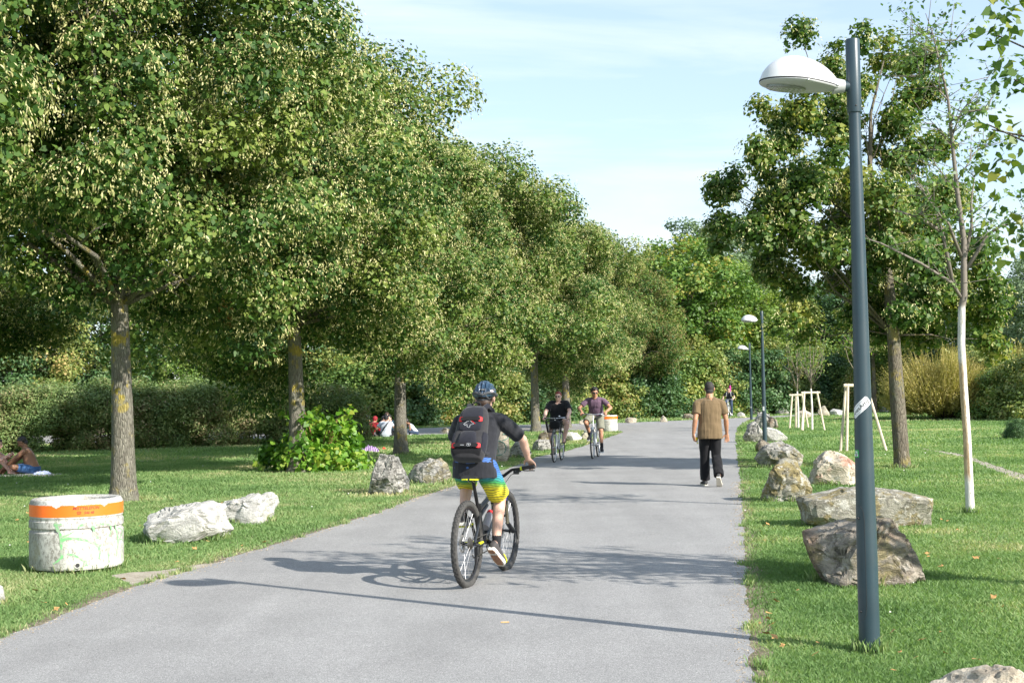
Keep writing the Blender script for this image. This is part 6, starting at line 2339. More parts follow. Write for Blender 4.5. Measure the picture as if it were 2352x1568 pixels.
def person(name_label, loc, yaw, J, S, parts=True):
    """J joints in local coordinates; S style"""
    root = empty('person', loc, yaw)
    tag(root, name_label, 'person', S.get('group'))
    bulk = S.get('bulk', 1.0)
    skin = S['skin']
    hip, chest, neck = Vector(J['hip']), Vector(J['chest']), Vector(J['neck'])
    head = Vector(J['head']); hf = Vector(J['hf']); hu = Vector(J.get('hu', (0, 0, 1)))
    shL, shR = Vector(J['shL']), Vector(J['shR'])
    lat = (shL - shR).normalized()
    hl = Vector(J.get('hlat', (0, 1, 0))).normalized()
    hw = J.get('hw', .085)
    hjL, hjR = hip + hl * hw, hip - hl * hw
    s = S.get('s', 1.0)
    vox = S.get('vox', .007)
    UA, FA, TH, SH = .29 * s, .26 * s, .43 * s, .42 * s
    wrL, wrR = Vector(J['wrL']), Vector(J['wrR'])
    elL = Vector(J['elL']) if 'elL' in J else ik(shL, wrL, UA, FA, J.get('epL', (0, .6, -1)))
    elR = Vector(J['elR']) if 'elR' in J else ik(shR, wrR, UA, FA, J.get('epR', (0, -.6, -1)))
    anL, anR = Vector(J['anL']), Vector(J['anR'])
    knL = Vector(J['knL']) if 'knL' in J else ik(hjL, anL, TH, SH, J.get('kpL', (1, .1, 0)))
    knR = Vector(J['knR']) if 'knR' in J else ik(hjR, anR, TH, SH, J.get('kpR', (1, -.1, 0)))
    belly = S.get('belly', 1.0)
    fem = S.get('fem', 0)

    def torso(mb, inf, lo=0, hi=1.0, flare=1.0):
        sp = [(0.00, hip - Vector((0, 0, .07)) * s, .150, .105), (.12, hip, .168, .118 * belly), (.35, hip.lerp(chest, .38), .148 * (belly * .5 + .5), .108 * belly), (.6, hip.lerp(chest, .75), .158 * (belly * .4 + .6), .112 * (belly * .5 + .5)),
              (.78, chest, .172, .118), (.92, chest.lerp(neck, .55), .165, .098), (1.0, chest.lerp(neck, .86), .105, .075)]
        rings = []
        pts = [q[1] for q in sp]
        for i, (t, c, w, dd) in enumerate(sp):
            if t < lo - 1e-6 or t > hi + 1e-6: continue
            a = pts[max(i - 1, 0)]; b = pts[min(i + 1, len(pts) - 1)]
            dr = (b - a).normalized()
            u = hl.lerp(lat, min(1, max(0, t))).normalized()
            u = (u - dr * u.dot(dr)).normalized()
            fw = u.cross(dr)
            if i == 0: w *= .8
            rings.append((c, u, fw, w * bulk * s + inf, dd * bulk * s + inf))
        mb.loft([ring_(*q, n=24) for q in rings])
        return rings

    # --- body
    mb = MB()
    torso(mb, 0)
    for sh_, el, wr, sd_ in ((shL, elL, wrL, 1), (shR, elR, wrR, -1)):
        ab = S.get('arm', bulk)
        mb.ell(sh_ - Vector((0, 0, .01)), (.058 * ab * s, .058 * ab * s, .058 * ab * s), nu=14, nv=10)
        mb.cap(sh_, sh_.lerp(el, .45), .053 * ab * s, .050 * ab * s)
        mb.cap(sh_.lerp(el, .45), el, .050 * ab * s, .038 * ab * s)
        mb.cap(el, el.lerp(wr, .35), .040 * ab * s, .041 * ab * s)
        mb.cap(el.lerp(wr, .35), wr, .041 * ab * s, .0255 * (ab * .5 + .5) * s)
        mb.cap(sh_, chest.lerp(neck, .55), .05 * s * bulk, .06 * s * bulk)
        mb.cap(sh_ + Vector((0, 0, .008)), chest.lerp(neck, .86), .050 * s, .058 * s)
    for hj, kn, an in ((hjL, knL, anL), (hjR, knR, anR)):
        lb = S.get('leg', bulk)
        mb.cap(hj, hj.lerp(kn, .4), .092 * lb * s, .082 * lb * s, 16)
        mb.cap(hj.lerp(kn, .4), kn, .082 * lb * s, .056 * (lb * .5 + .5) * s, 16)
        bk = (an - kn).normalized()
        mid = kn.lerp(an, .3)
        # calf bulge on the rear side of the shin
        fwd = (kn - (hj + an) / 2)
        fwd = fwd - bk * fwd.dot(bk)
        fwd = fwd.normalized() if fwd.length > 1e-3 else Vector((1, 0, 0))
        mb.cap(kn, mid - fwd * .012, .054 * (lb * .5 + .5) * s, .055 * lb * s, 14)
        mb.cap(mid - fwd * .012, an, .055 * lb * s, .033 * (lb * .4 + .6) * s, 14)
    tL, tR = Vector(J.get('toeL', (1, .1, 0))), Vector(J.get('toeR', (1, -.1, 0)))
    uL, uR = Vector(J.get('fuL', (0, 0, 1))), Vector(J.get('fuR', (0, 0, 1)))
    for an, td, up in ((anL, tL, uL), (anR, tR, uR)):
        td = td.normalized(); up = (up - td * up.dot(td)).normalized()
        mb.cap(an - up * .02 * s - td * .03 * s, an - up * .045 * s + td * .12 * s, .034 * s, .024 * s, 10)
        if S.get('bare'):
            for k in range(5):
                q = an - up * .052 * s + td * .13 * s + up.cross(td) * (k - 2) * .016 * s
                mb.cap(q, q + td * .03 * s, .011 * s, .009 * s, 8)
    head_geo(mb, head, hf, hu, s * S.get('hs', 1.0), neck, S.get('fat', 1.0))
    hd = J.get('hand', {})
    for k, wr, el in (('L', wrL, elL), ('R', wrR, elR)):
        q = hd.get(k, {})
        d = q.get('d', (wr - el))
        sdv = 1 if k == 'L' else -1
        back = q.get('back', (0, sdv, .2))
        th = q.get('thumb', (1, 0, 0))
        hand(mb, wr, d, back, th, q.get('curl', .35), s * S.get('hands', 1.0))
    organic('body', mb, skin, root, vox, 3)
    body_parts = {'elL': elL, 'elR': elR, 'knL': knL, 'knR': knR, 'hjL': hjL, 'hjR': hjR}
    # --- shirt
    def folds(amp, fz=7, fx=16):
        o_ = random.random() * 50
        def f_(co, no):
            out = np.zeros_like(co)
            for i in range(len(co)):
                x, y, z = co[i]
                v = noise.noise(Vector((x * fx + o_, y * fx, z * fz * .55))) + .6 * noise.noise(Vector((x * fx * .5 + z * 9, y * 9 + o_, z * fz)))
                out[i] = no[i] * (amp * v)
            return out
        return f_
    if 'shirt' in S:
        q = S['shirt']
        mb = MB()
        inf = q.get('inf', .016)
        torso(mb, inf, q.get('lo', .0), 1.0)
        if q.get('hem'):
            c0 = hip - Vector((0, 0, q['hem'])); 
            dr = Vector((0, 0, 1)); fw = hl.cross(dr)
            mb.loft([ring_(c0, hl, fw, (.172 * bulk) * s + inf + .012, .122 * belly * bulk * s + inf + .008, 24), ring_(hip + Vector((0, 0, .02)), hl, fw, .170 * bulk * s + inf + .006, .120 * belly * bulk * s + inf + .004, 24)] +
                    [ring_(c_, lat, lat.cross((chest - hip).normalized()), w_ * bulk * s + inf, d_ * bulk * s + inf, 24) for c_, w_, d_ in ((hip.lerp(chest, .4), .162, .114 * (belly * .5 + .5)), (hip.lerp(chest, .8), .166, .114), (chest, .160, .105))])
        sl = q.get('sleeve', .62)
        ab = S.get('arm', bulk)
        for sh_, el, wr in ((shL, elL, wrL), (shR, elR, wrR)):
            if sl <= 0: continue
            mb.ell(sh_ - Vector((0, 0, .006)), (.066 * ab * s + inf * .3,) * 3, nu=14, nv=10)
            mb.cap(sh_, chest.lerp(neck, .55), .058 * s * ab, .07 * s * ab)
            mb.cap(sh_ + Vector((0, 0, .006)), chest.lerp(neck, .84), .062 * s * ab, .070 * s)
            dr = (el - sh_).normalized()
            x_, y_ = frame_of(dr)
            L = (el - sh_).length
            rg = []
            for t, r_ in ((0.0, .060), (.3, .061), (.7, .060), (1.0, .061)):
                rg.append(ring_(sh_ + dr * (L * min(sl, 1.0) * t), x_, y_, r_ * ab * s + q.get('sinf', .004), r_ * ab * s + q.get('sinf', .004), 16, 2))
            mb.loft(rg)
            if sl > 1:
                mb.cap(sh_.lerp(el, .5), el, .056 * ab * s, .052 * ab * s)
                mb.cap(el, el.lerp(wr, sl - 1), .052 * ab * s, .036 * ab * s)
        if q.get('collar'):
            mb.cap(chest.lerp(neck, .80), neck + (neck - chest).normalized() * .006, .078 * s, .066 * s, 16)
        if q.get('hood'): q['hood'](mb)
        sh_o = organic('shirt', mb, q['mat'], root, vox, 4, folds(q.get('fold', .006)))
        body_parts['shirt'] = sh_o
    if 'pants' in S:
        q = S['pants']
        mb = MB()
        inf = q.get('inf', .014)
        dr = Vector((0, 0, 1)); fw = hl.cross(dr)
        mb.loft([ring_(hip - Vector((0, 0, .085)) * s, hl, fw, .12 * bulk * s + inf, .10 * bulk * s + inf, 20), ring_(hip - Vector((0, 0, .02)), hl, fw, .168 * bulk * s + inf, .12 * belly * bulk * s + inf, 20), ring_(hip + Vector((0, 0, q.get('waist', .07))), hl, fw, .155 * bulk * s + inf, .11 * bulk * belly * s + inf, 20)])
        leg = q.get('leg', 2.0)
        lb = S.get('leg', bulk)
        for hj, kn, an in ((hjL, knL, anL), (hjR, knR, anR)):
            f1 = min(leg, 1.0)
            d1 = (kn - hj)
            x_, y_ = frame_of(d1.normalized())
            fl = q.get('flare', 1.0)
            mb.ell(hj, (.098 * lb * s + inf * .5,) * 3, nu=14, nv=10)
            rg = []
            for t in (0, .35, .7, 1.0):
                r_ = (.096 * (1 - t * f1) + .066 * t * f1) * lb * s * (1 + (fl - 1) * t) + inf * .5
                rg.append(ring_(hj + d1 * f1 * t, x_, y_, r_, r_, 18, 2))
            mb.loft(rg)
            if leg > 1:
                mb.ell(kn, (.066 * lb * s + inf * .4,) * 3, nu=14, nv=10)
                f2 = leg - 1
                d2 = an - kn
                x_, y_ = frame_of(d2.normalized())
                rg = []
                for t in (0, .3, .6, .85, 1.0):
                    r_ = (.066 * (1 - t) + q.get('cuff', .056) * t) * lb * s + inf * .4
                    rg.append(ring_(kn + d2 * f2 * t, x_, y_, r_, r_, 18, 2))
                mb.loft(rg)
        body_parts['pants'] = organic(q.get('name', 'trousers'), mb, q['mat'], root, vox, 4, folds(q.get('fold', .006)))
    if 'shoe' in S:
        for an, td, up, kn in ((anL, tL, uL, knL), (anR, tR, uR, knR)):
            a, b = shoe_geo(an, td, up, s)
            so_ = a.build('shoe', S['shoe'], root, sharp=0)
            b.build('sole', S.get('sole', M_BWHITE), so_, smooth=False)
            if S.get('sock'):
                mb = MB(); mb.cap(an - up.normalized() * .01, an.lerp(kn, S.get('sockh', .2)), .040 * s, .042 * s, 12)
                mb.build('sock', S['sock'], root)
    # --- hair
    hs = s * S.get('hs', 1.0)
    if S.get('hair'):
        hk = S.get('hairkw', {})
        mb, base, ax_ = hair_geo(head, hf, hu, hs, **hk)
        if not hk.get('curly'): mb.ell(base - ax_[2] * .074 * hs - ax_[0] * .044 * hs, (.050 * hs, .064 * hs, .055 * hs), ax_, 18, 12)
        if S.get('hair_extra'): S['hair_extra'](mb, base, ax_)
        mb.build('hair', S['hair'], root, sharp=0)
    if S.get('shades'):
        f, l, u = Vector(hf).normalized(), None, None
        u = Vector(hu); u = (u - f * u.dot(f)).normalized(); l = u.cross(f)
        mb = MB()
        for k in (-1, 1):
            mb.ell(head - u * .002 * hs + l * .033 * k * hs + f * .094 * hs, (.010 * hs, .030 * hs, .022 * hs), ((f + l * .25 * k).normalized(), (l - f * .25 * k).normalized(), u), 14, 8)
            mb.tube([head + l * .058 * k * hs + f * .085 * hs + u * .004 * hs, head + l * .080 * k * hs + f * .0 * hs + u * .004 * hs], .004 * hs, 5)
        mb.tube([head + l * .02 * hs + f * .104 * hs + u * .006 * hs, head - l * .02 * hs + f * .104 * hs + u * .006 * hs], .004 * hs, 5)
        mb.build('sunglasses', M_SHADE, root)
    elif S.get('face', True):
        f = Vector(hf).normalized(); u = Vector(hu); u = (u - f * u.dot(f)).normalized(); l = u.cross(f)
        for k in (-1, 1):
            mb = MB(); mb.ell(head + u * .002 * hs + l * .030 * k * hs + f * .080 * hs, (.010 * hs, .013 * hs, .007 * hs), (f, l, u), 10, 8)
            mb.build('eye', M_SHADE, root)
            mb = MB(); mb.tube([head + u * .026 * hs + l * .016 * k * hs + f * .092 * hs, head + u * .028 * hs + l * .046 * k * hs + f * .080 * hs], .004 * hs, 5)
            mb.build('eyebrow', S.get('hair') or M_HAIRB, root)
    return root, body_parts


# ------------------------------------------------------------------ 1. helmeted rider with rucksack
rg = G(1075, 1349); fg = G(1160, 1311)
yaw1 = math.atan2(fg.y - rg.y, fg.x - rg.x)
crk = 2.05           # left crank up and slightly back
bike1, lpd, rpd = mtb(rg, yaw1, 'dark mountain bike with lime pedals under the rider with the rucksack', crk)


def shorts_mat():
    m, nt, b = new_mat('striped_board_shorts')
    t = nd(nt, 'ShaderNodeTexCoord').outputs['Object']
    sp = nd(nt, 'ShaderNodeSeparateXYZ', {'Vector': t})
    wv = noise_n(nt, t, 5, 2)
    z = nd(nt, 'ShaderNodeMath', {0: sp.outputs['Z'], 1: nd(nt, 'ShaderNodeMath', {0: wv, 1: .10}, operation='MULTIPLY').outputs[0]}, operation='ADD').outputs[0]
    zz = nd(nt, 'ShaderNodeMapRange', {'Value': z, 'From Min': .70, 'From Max': 1.03}).outputs[0]
    c = ramp(nt, zz, [(.0, (.80, .66, .02)), (.50, (.78, .66, .03)), (.60, (.32, .52, .05)), (.68, (.05, .33, .08)), (.78, (.03, .28, .30)), (.88, (.06, .24, .55)), (1, (.05, .14, .42))])
    s = nd(nt, 'ShaderNodeMath', {0: z, 1: 310.0}, operation='MULTIPLY').outputs[0]
    s = nd(nt, 'ShaderNodeMath', {0: s}, operation='SINE').outputs[0]
    c = mixc(nt, ramp(nt, s, [(.55, 0), (.8, .8)]), c, (.01, .02, .04))
    nt.links.new(c, b.inputs['Base Color'])
    b.inputs['Roughness'].default_value = .8
    return m


M_BLKSHIRT = cloth('black_jersey', (.022, .023, .028), fold=(5, 5, 3), strength=.6)
J1 = dict(hip=(.235, 0, 1.035), chest=(.395, 0, 1.33), neck=(.475, 0, 1.475), head=(.535, -.01, 1.625), hf=(.96, .10, -.12),
          shL=(.43, .19, 1.415), shR=(.43, -.19, 1.415), wrL=(.80, .31, 1.055), wrR=(.80, -.325, 1.060), epL=(-.1, 1, .25), epR=(-.1, -1, .25),
          hand=dict(L=dict(d=(.75, .15, -.45), back=(.35, .2, 1), thumb=(0, -1, 0), curl=.75), R=dict(d=(.75, -.15, -.45), back=(.35, -.2, 1), thumb=(0, 1, 0), curl=.75)),
          anL=(lpd.x - .09, .125, lpd.z + .105), anR=(rpd.x - .125, -.135, rpd.z + .135),
          toeL=(1, .08, -.10), toeR=(.78, -.12, -.62), kpL=(1, .25, .2), kpR=(1, -.12, .2), hw=.09)
S1 = dict(skin=SK_PALE, bulk=1.0, vox=.006, shirt=dict(mat=M_BLKSHIRT, inf=.016, sleeve=.84, hem=.11, fold=.005, sinf=.008), pants=dict(mat=shorts_mat(), leg=.90, inf=.022, flare=1.28, name='shorts', fold=.004),
          shoe=simple('grey_canvas_shoe', (.06, .055, .055), .8), sole=simple('worn_sole', (.70, .67, .60), .8, var=.35, vs=30), sock=simple('black_sock', (.012, .012, .014), .9), sockh=.16, hair=M_HAIRBR, hairkw=dict(low=-.075, front=.05, thick=1.0), face=True)
rider, rb = person('helmeted rider in black T-shirt and yellow-blue shorts cycling away from the camera', rg, yaw1, J1, S1)
for kx, (an_, td_) in enumerate(((Vector(J1['anL']), Vector(J1['toeL'])), (Vector(J1['anR']), Vector(J1['toeR'])))):
    td_ = td_.normalized(); u_ = (Vector((0, 0, 1)) - td_ * td_.z).normalized(); l_ = u_.cross(td_)
    q_ = an_ - u_ * (.075 + .0255)
    for seg in ((-.066, -.01, .026, .034), (.02, .18, .034, .040)):
        mb = MB()
        mb.loft([[q_ + td_ * t + l_ * (w * a1) + u_ * a2 for a1, a2 in ((-1, -.004), (1, -.004), (1, .003), (-1, .003))] for t, w in ((seg[0], seg[2]), ((seg[0] + seg[1]) / 2, seg[3]), (seg[1], seg[2] * .8))])
        mb.build('tread', simple('brown_tread', (.26, .14, .08), .8, var=.4, vs=60), rider, smooth=False)
# helmet
hd_ = Vector(J1['head']); hf_ = Vector(J1['hf']).normalized(); hu_ = Vector((0, 0, 1)); hu_ = (hu_ - hf_ * hu_.dot(hf_)).normalized(); hl_ = hu_.cross(hf_)
M_HELM = simple('blue_helmet_shell', (.022, .050, .090), .3, .1, .45, 14, coat=.4)
M_HFOAM = simple('grey_helmet_foam', (.060, .064, .070), .6, var=.2)


def helmet_surface(t, p, k=1.0):
    x, y, z = math.sin(t) * math.cos(p), math.sin(t) * math.sin(p), math.cos(t)
    return hd_ + hu_ * .030 - hf_ * .006 + hf_ * x * .132 * k + hl_ * y * .103 * k + hu_ * z * .122 * k


mb = MB()
nu, nv = 48, 18
vs = []
for i in range(nv + 1):
    for j in range(nu):
        p = 2 * PI * j / nu
        tm = PI * (.545 + .06 * -math.cos(p) * (math.cos(p) < 0) * 1.0)
        t = tm * i / nv
        # ribs with open channels fore and aft
        lat_ = math.sin(t) * math.sin(p)
        ch = .5 + .5 * math.cos(lat_ * 19)
        gate = 1 if .12 < i / nv < .88 else 0
        vs.append(helmet_surface(t, p, 1 - .11 * gate * (ch < .42)))
mb.add(vs, [(i * nu + j, (i + 1) * nu + j, (i + 1) * nu + (j + 1) % nu, i * nu + (j + 1) % nu) for i in range(nv) for j in range(nu)])
hel = mb.build('helmet', M_HELM, rider, sharp=30)
mb = MB()
for k in (-1, 1):       # lower rear frame with triangular vents
    mb.tube([helmet_surface(PI * .56, PI - k * .0, 1.0), helmet_surface(PI * .50, PI - k * .55, 1.03), helmet_surface(PI * .50, PI - k * 1.1, 1.03), helmet_surface(PI * .52, PI - k * 1.7, 1.02), helmet_surface(PI * .53, PI - k * 2.6, 1.0)], [.012, .012, .013, .013, .012], 8)
    mb.tube([helmet_surface(PI * .50, PI - k * .15, 1.02), helmet_surface(PI * .62, PI - k * .5, .95), helmet_surface(PI * .66, PI - k * .75, .90), helmet_surface(PI * .52, PI - k * 1.25, 1.02)], .009, 8)
mb.tube([helmet_surface(PI * .66, PI - .75, .90), helmet_surface(PI * .70, PI, .88), helmet_surface(PI * .66, PI + .75, .90)], .010, 8)
mb.tube([helmet_surface(PI * .42, PI - 1.3, 1.02), helmet_surface(PI * .44, PI, 1.03), helmet_surface(PI * .42, PI + 1.3, 1.02)], .009, 8)
mb.build('rear_cradle', M_HFOAM, hel)
mb = MB(); c_ = helmet_surface(PI * .46, -PI + .85 - .0, 1.075)
n_ = (c_ - hd_).normalized(); x_, y_ = frame_of(n_)
lx = hu_.cross(n_).normalized()
def disc(mb, c, n, u, w, h, k=20):
    v = n.cross(u)
    mb.add([c] + [c + u * (math.cos(2 * PI * i / k) * w) + v * (math.sin(2 * PI * i / k) * h) for i in range(k)], [(0, 1 + i, 1 + (i + 1) % k) for i in range(k)])
disc(mb, c_, n_, lx, .016, .009)
mb.build('oval_badge', M_BWHITE, hel, smooth=False)
mb = MB(); disc(mb, c_ + n_ * .001, n_, lx, .011, .005)
mb.build('oval_badge_centre', M_RED, hel, smooth=False)
mb = MB()
for k in (-1, 1):
    mb.tube([helmet_surface(PI * .54, k * 1.45, .98), hd_ - hu_ * .02 + hl_ * .075 * k + hf_ * .02, hd_ - hu_ * .095 + hl_ * .045 * k + hf_ * .04], .004, 5)
mb.build('chin_strap', M_BLKPL, hel)

# rucksack (hangs on the rider: a thing of its own)
hipv, chv, nkv = Vector(J1['hip']), Vector(J1['chest']), Vector(J1['neck'])
upv = (nkv - hipv).normalized()
bkv = Vector((0, 1, 0)).cross(upv).normalized()
if bkv.x > 0: bkv = -bkv
latv = Vector((0, 1, 0))
porg = hipv.lerp(nkv, .10) + bkv * .155
M_PACK = cloth('charcoal_nylon', (.018, .019, .027), fold=(4, 4, 4), strength=.4)
M_PACKG = cloth('grey_nylon_panel', (.036, .035, .038), fold=(4, 4, 4), strength=.3)
M_PACKB = cloth('black_webbing', (.012, .012, .014), strength=.2)
bag = empty('rucksack', rg, yaw1)
tag(bag, 'charcoal rucksack with four red strap anchors on the helmeted rider\'s back', 'rucksack')


def pk(x, y, z):
    """pack coordinates: x to the left, y out from the back, z up the back"""
    return porg + latv * (x * 1.0) + bkv * (y * .95) + upv * (z * 1.05 - .01)


mb = MB()
rings = []
for z, w, d0, d1 in ((-.09, .085, .0, .05), (-.075, .13, -.02, .09), (-.03, .152, -.02, .125), (.06, .150, -.02, .13), (.18, .146, -.02, .115), (.30, .138, -.02, .10), (.37, .120, -.02, .085), (.415, .085, -.015, .06), (.43, .05, .0, .03)):
    rr = []
    for j in range(28):
        a = 2 * PI * j / 28
        ca, sa = math.cos(a), math.sin(a)
        x = math.copysign(abs(ca) ** .62, ca) * w
        y = (d0 + d1) / 2 + math.copysign(abs(sa) ** .7, sa) * (d1 - d0) / 2
        rr.append(pk(x, y, z))
    rings.append(rr)
mb.loft(rings)
organic('main_body', mb, M_PACKG, bag, .006, 3)


def pad(name, mat, prof, yfun, thick, parent):
    """cushion following rows (z, half width)"""
    mb = MB()
    rings = []
    n = len(prof)
    for i, (z, w) in enumerate(prof):
        t = .5 if i in (0, n - 1) else 1
        y0 = yfun(z) - .01
        rr = []
        for j in range(24):
            a = 2 * PI * j / 24
            ca, sa = math.cos(a), math.sin(a)
            rr.append(pk(math.copysign(abs(ca) ** .55, ca) * w, y0 + math.copysign(abs(sa) ** .7, sa) * thick * t, z))
        rings.append(rr)
    mb.loft(rings)
    return mb.build(name, mat, parent, sharp=50)


yb_ = lambda z: float(np.interp(z, [-.09, -.03, .06, .18, .30, .37, .415], [.05, .125, .13, .115, .10, .085, .06]))
pad('top_panel', M_PACK, [(.24, .09), (.26, .100), (.33, .098), (.385, .085), (.41, .06)], yb_, .018, bag)
pad('middle_pocket', M_PACK, [(.155, .07), (.17, .100), (.22, .106), (.27, .098), (.285, .08)], yb_, .024, bag)
pad('lower_pocket', M_PACK, [(.0, .08), (.02, .088), (.08, .082), (.135, .070), (.15, .055)], yb_, .036, bag)
pad('bottom_panel', M_PACKB, [(-.085, .08), (-.07, .115), (-.03, .135), (-.005, .138), (.0, .12)], yb_, .018, bag)
for k in (-1, 1):
    mb = MB()
    for (z0, z1) in ((-.02, .15),):
        rings = []
        for z, e in ((z0, .8), (.03, 1), (.10, 1), (z1, .85)):
            rings.append([pk(k * (.128 + .034 * e * math.cos(2 * PI * j / 14)), .055 + .055 * e * math.sin(2 * PI * j / 14), z) for j in range(14)])
        mb.loft(rings)
    mb.build('side_pocket', M_PACK, bag)
# straps with red anchors
for z, w in ((.262, .088), (.010, .112)):
    mb = MB()
    pts = [pk(x, yb_(z) + .022 + .008 * (1 - (x / w) ** 2), z - .0) for x in np.linspace(-w, w, 9)]
    rr = []
    for p_ in pts:
        rr.append([p_ + upv * .017 + bkv * .002, p_ - upv * .017 + bkv * .002, p_ - upv * .017 - bkv * .002, p_ + upv * .017 - bkv * .002])
    mb.loft(rr)
    mb.build('compression_strap', M_PACKB, bag, smooth=False)
    for k in (-1, 1):
        mb = MB()
        rr = []
        for x, h in ((w - .012, .021), (w + .004, .023), (w + .018, .016)):
            p_ = pk(k * x, yb_(z) + .024 - (x - w + .018) * .45, z - .004 * (x - w))
            rr.append([p_ + upv * h + bkv * .004, p_ - upv * h + bkv * .004, p_ - upv * h - bkv * .006, p_ + upv * h - bkv * .006])
        mb.loft(rr)
        mb.build('red_anchor', M_RED, bag, smooth=False)
mb = MB()
mb.tube([pk(-.038, .012, .408), pk(-.036, .03, .45), pk(0, .036, .462), pk(.036, .03, .45), pk(.038, .012, .408)], .009, 8)
mb.build('grab_handle', M_PACKB, bag)
for k in (-1, 1):
    mb = MB()
    mb.tube([pk(.055 * k, .01, .40), pk(.085 * k, -.03, .455), pk(.10 * k, -.13, .455), pk(.115 * k, -.235, .36), pk(.135 * k, -.22, .18), pk(.145 * k, -.10, .05), pk(.13 * k, .0, .0)], [.024, .026, .026, .024, .018, .012, .01], 8)
    mb.build('shoulder_strap', M_PACK, bag)
# arrow emblem and round emblem
M_EMB = simple('pale_print', (.40, .41, .43), .7)
def on_pack(pts, w, nm, mt, parent, zc_, yoff):
    mb = MB()
    for i in range(len(pts) - 1):
        (x0, z0), (x1, z1) = pts[i], pts[i + 1]
        mb.tube([pk(x0, yb_(zc_) + yoff, zc_ + z0), pk(x1, yb_(zc_) + yoff, zc_ + z1)], w, 5)
    return mb.build(nm, mt, parent)
on_pack([(.055, -.002), (.028, .022), (-.000, .030), (-.020, .012), (-.040, .000)], .0022, 'arrow_emblem', M_EMB, bag, .215, .0165)
on_pack([(.055, -.002), (.040, -.014), (.036, -.006), (.024, -.004), (.020, -.026), (.010, -.030), (-.004, -.034), (-.006, -.008), (-.022, -.006), (-.040, .0)], .0022, 'arrow_emblem', M_EMB, bag, .215, .0165)
on_pack([(-.006, .032), (-.030, .018), (-.050, .002)], .003, 'red_flash', M_RED, bag, .215, .0165)
on_pack([(-.03 + .019 * math.cos(t), .014 * math.sin(t)) for t in np.linspace(.3, 6.0, 14)], .0016, 'round_emblem', M_EMB, bag, .010, .034)
on_pack([(-.018, .002), (-.038, .004), (-.030, -.006), (-.024, .008)], .0018, 'round_emblem', M_EMB, bag, .010, .034)
on_pack([(.045, -.004), (.012, -.004)], .003, 'small_lettering_patch', M_EMB, bag, .010, .034)

# ------------------------------------------------------------------ 2. woman on the city bike with basket
rg2 = G(1290, 1056.5); fg2 = G(1270, 1060.5)
yaw2 = math.atan2(fg2.y - rg2.y, fg2.x - rg2.x)
yaw2 = math.atan2(-1, -.20)
b2loc = rg2
bike2, lp2_, rp2_ = citybike(b2loc, yaw2, 'white city bicycle with black front basket, ridden by the red-haired woman', 1.0, True, True, True, 1.04, .88, barw=.27)
M_BLKTOP = cloth('black_blouse', (.014, .014, .017), fold=(9, 9, 2), strength=.5)
J2 = dict(hip=(.20, 0, .99), chest=(.24, 0, 1.27), neck=(.27, 0, 1.415), head=(.31, 0, 1.545), hf=(.99, -.05, -.02), shL=(.26, .19, 1.37), shR=(.26, -.19, 1.37),
          wrL=(.66, .27, 1.065), wrR=(.66, -.28, 1.065), epL=(-.3, 1, -.8), epR=(-.3, -1, -.8),
          hand=dict(L=dict(d=(.85, .05, -.35), back=(.3, .1, 1), thumb=(0, -1, 0), curl=.75), R=dict(d=(.85, -.05, -.35), back=(.3, -.1, 1), thumb=(0, 1, 0), curl=.75)),
          anL=(lp2_.x - .07, .15, lp2_.z + .095), anR=(rp2_.x - .07, -.15, rp2_.z + .095), toeL=(1, .1, -.12), toeR=(1, -.1, -.15), kpL=(1, .45, .2), kpR=(1, -.4, .2), hw=.10)
S2 = dict(skin=SK_PINK, bulk=1.28, s=.97, arm=1.22, leg=1.2, belly=1.2, fat=1.15, vox=.009, shirt=dict(mat=M_BLKTOP, inf=.020, sleeve=.75, hem=.05, fold=.006, sinf=.010), pants=dict(mat=M_BLKTOP, leg=.5, inf=.012, name='shorts'),
          hair=M_HAIRR, hairkw=dict(low=-.10, front=.050, thick=1.05), shades=True, bare=True)
woman, wb_ = person('red-haired woman in black top and sunglasses cycling towards the camera', b2loc, yaw2, J2, S2)
# strappy sandals and blouse neckline
for an, td in ((Vector(J2['anL']), Vector(J2['toeL']).normalized()), (Vector(J2['anR']), Vector(J2['toeR']).normalized())):
    mb = MB()
    u_ = Vector((0, 0, 1)); u_ = (u_ - td * u_.dot(td)).normalized(); l_ = u_.cross(td)
    c0 = an - u_ * .082
    mb.loft([[c0 + td * t + l_ * (w * k1) + u_ * k2 for k1, k2 in ((-1, 0), (1, 0), (1, .018), (-1, .018))] for t, w in ((-.07, .02), (-.03, .034), (.06, .036), (.13, .045), (.18, .032))])
    for t, h in ((.02, .075), (.09, .045), (.13, .035)):
        mb.tube([c0 + td * t - l_ * .042 + u_ * .012, c0 + td * t - l_ * .03 + u_ * h, c0 + td * t + l_ * .03 + u_ * h, c0 + td * t + l_ * .042 + u_ * .012], .007, 6)
    mb.build('sandal', M_BLKPL, woman)
mb = MB()
nk = Vector(J2['neck'])
mb.ell(nk + Vector((.052, 0, -.075)), (.062, .105, .075), ((.85 * Vector((1, 0, 0)) + Vector((0, 0, .35))).normalized(), Vector((0, 1, 0)), Vector((-.35, 0, .9)).normalized()), 20, 12)
organic('neckline', mb, SK_PINK, woman, .008, 1)
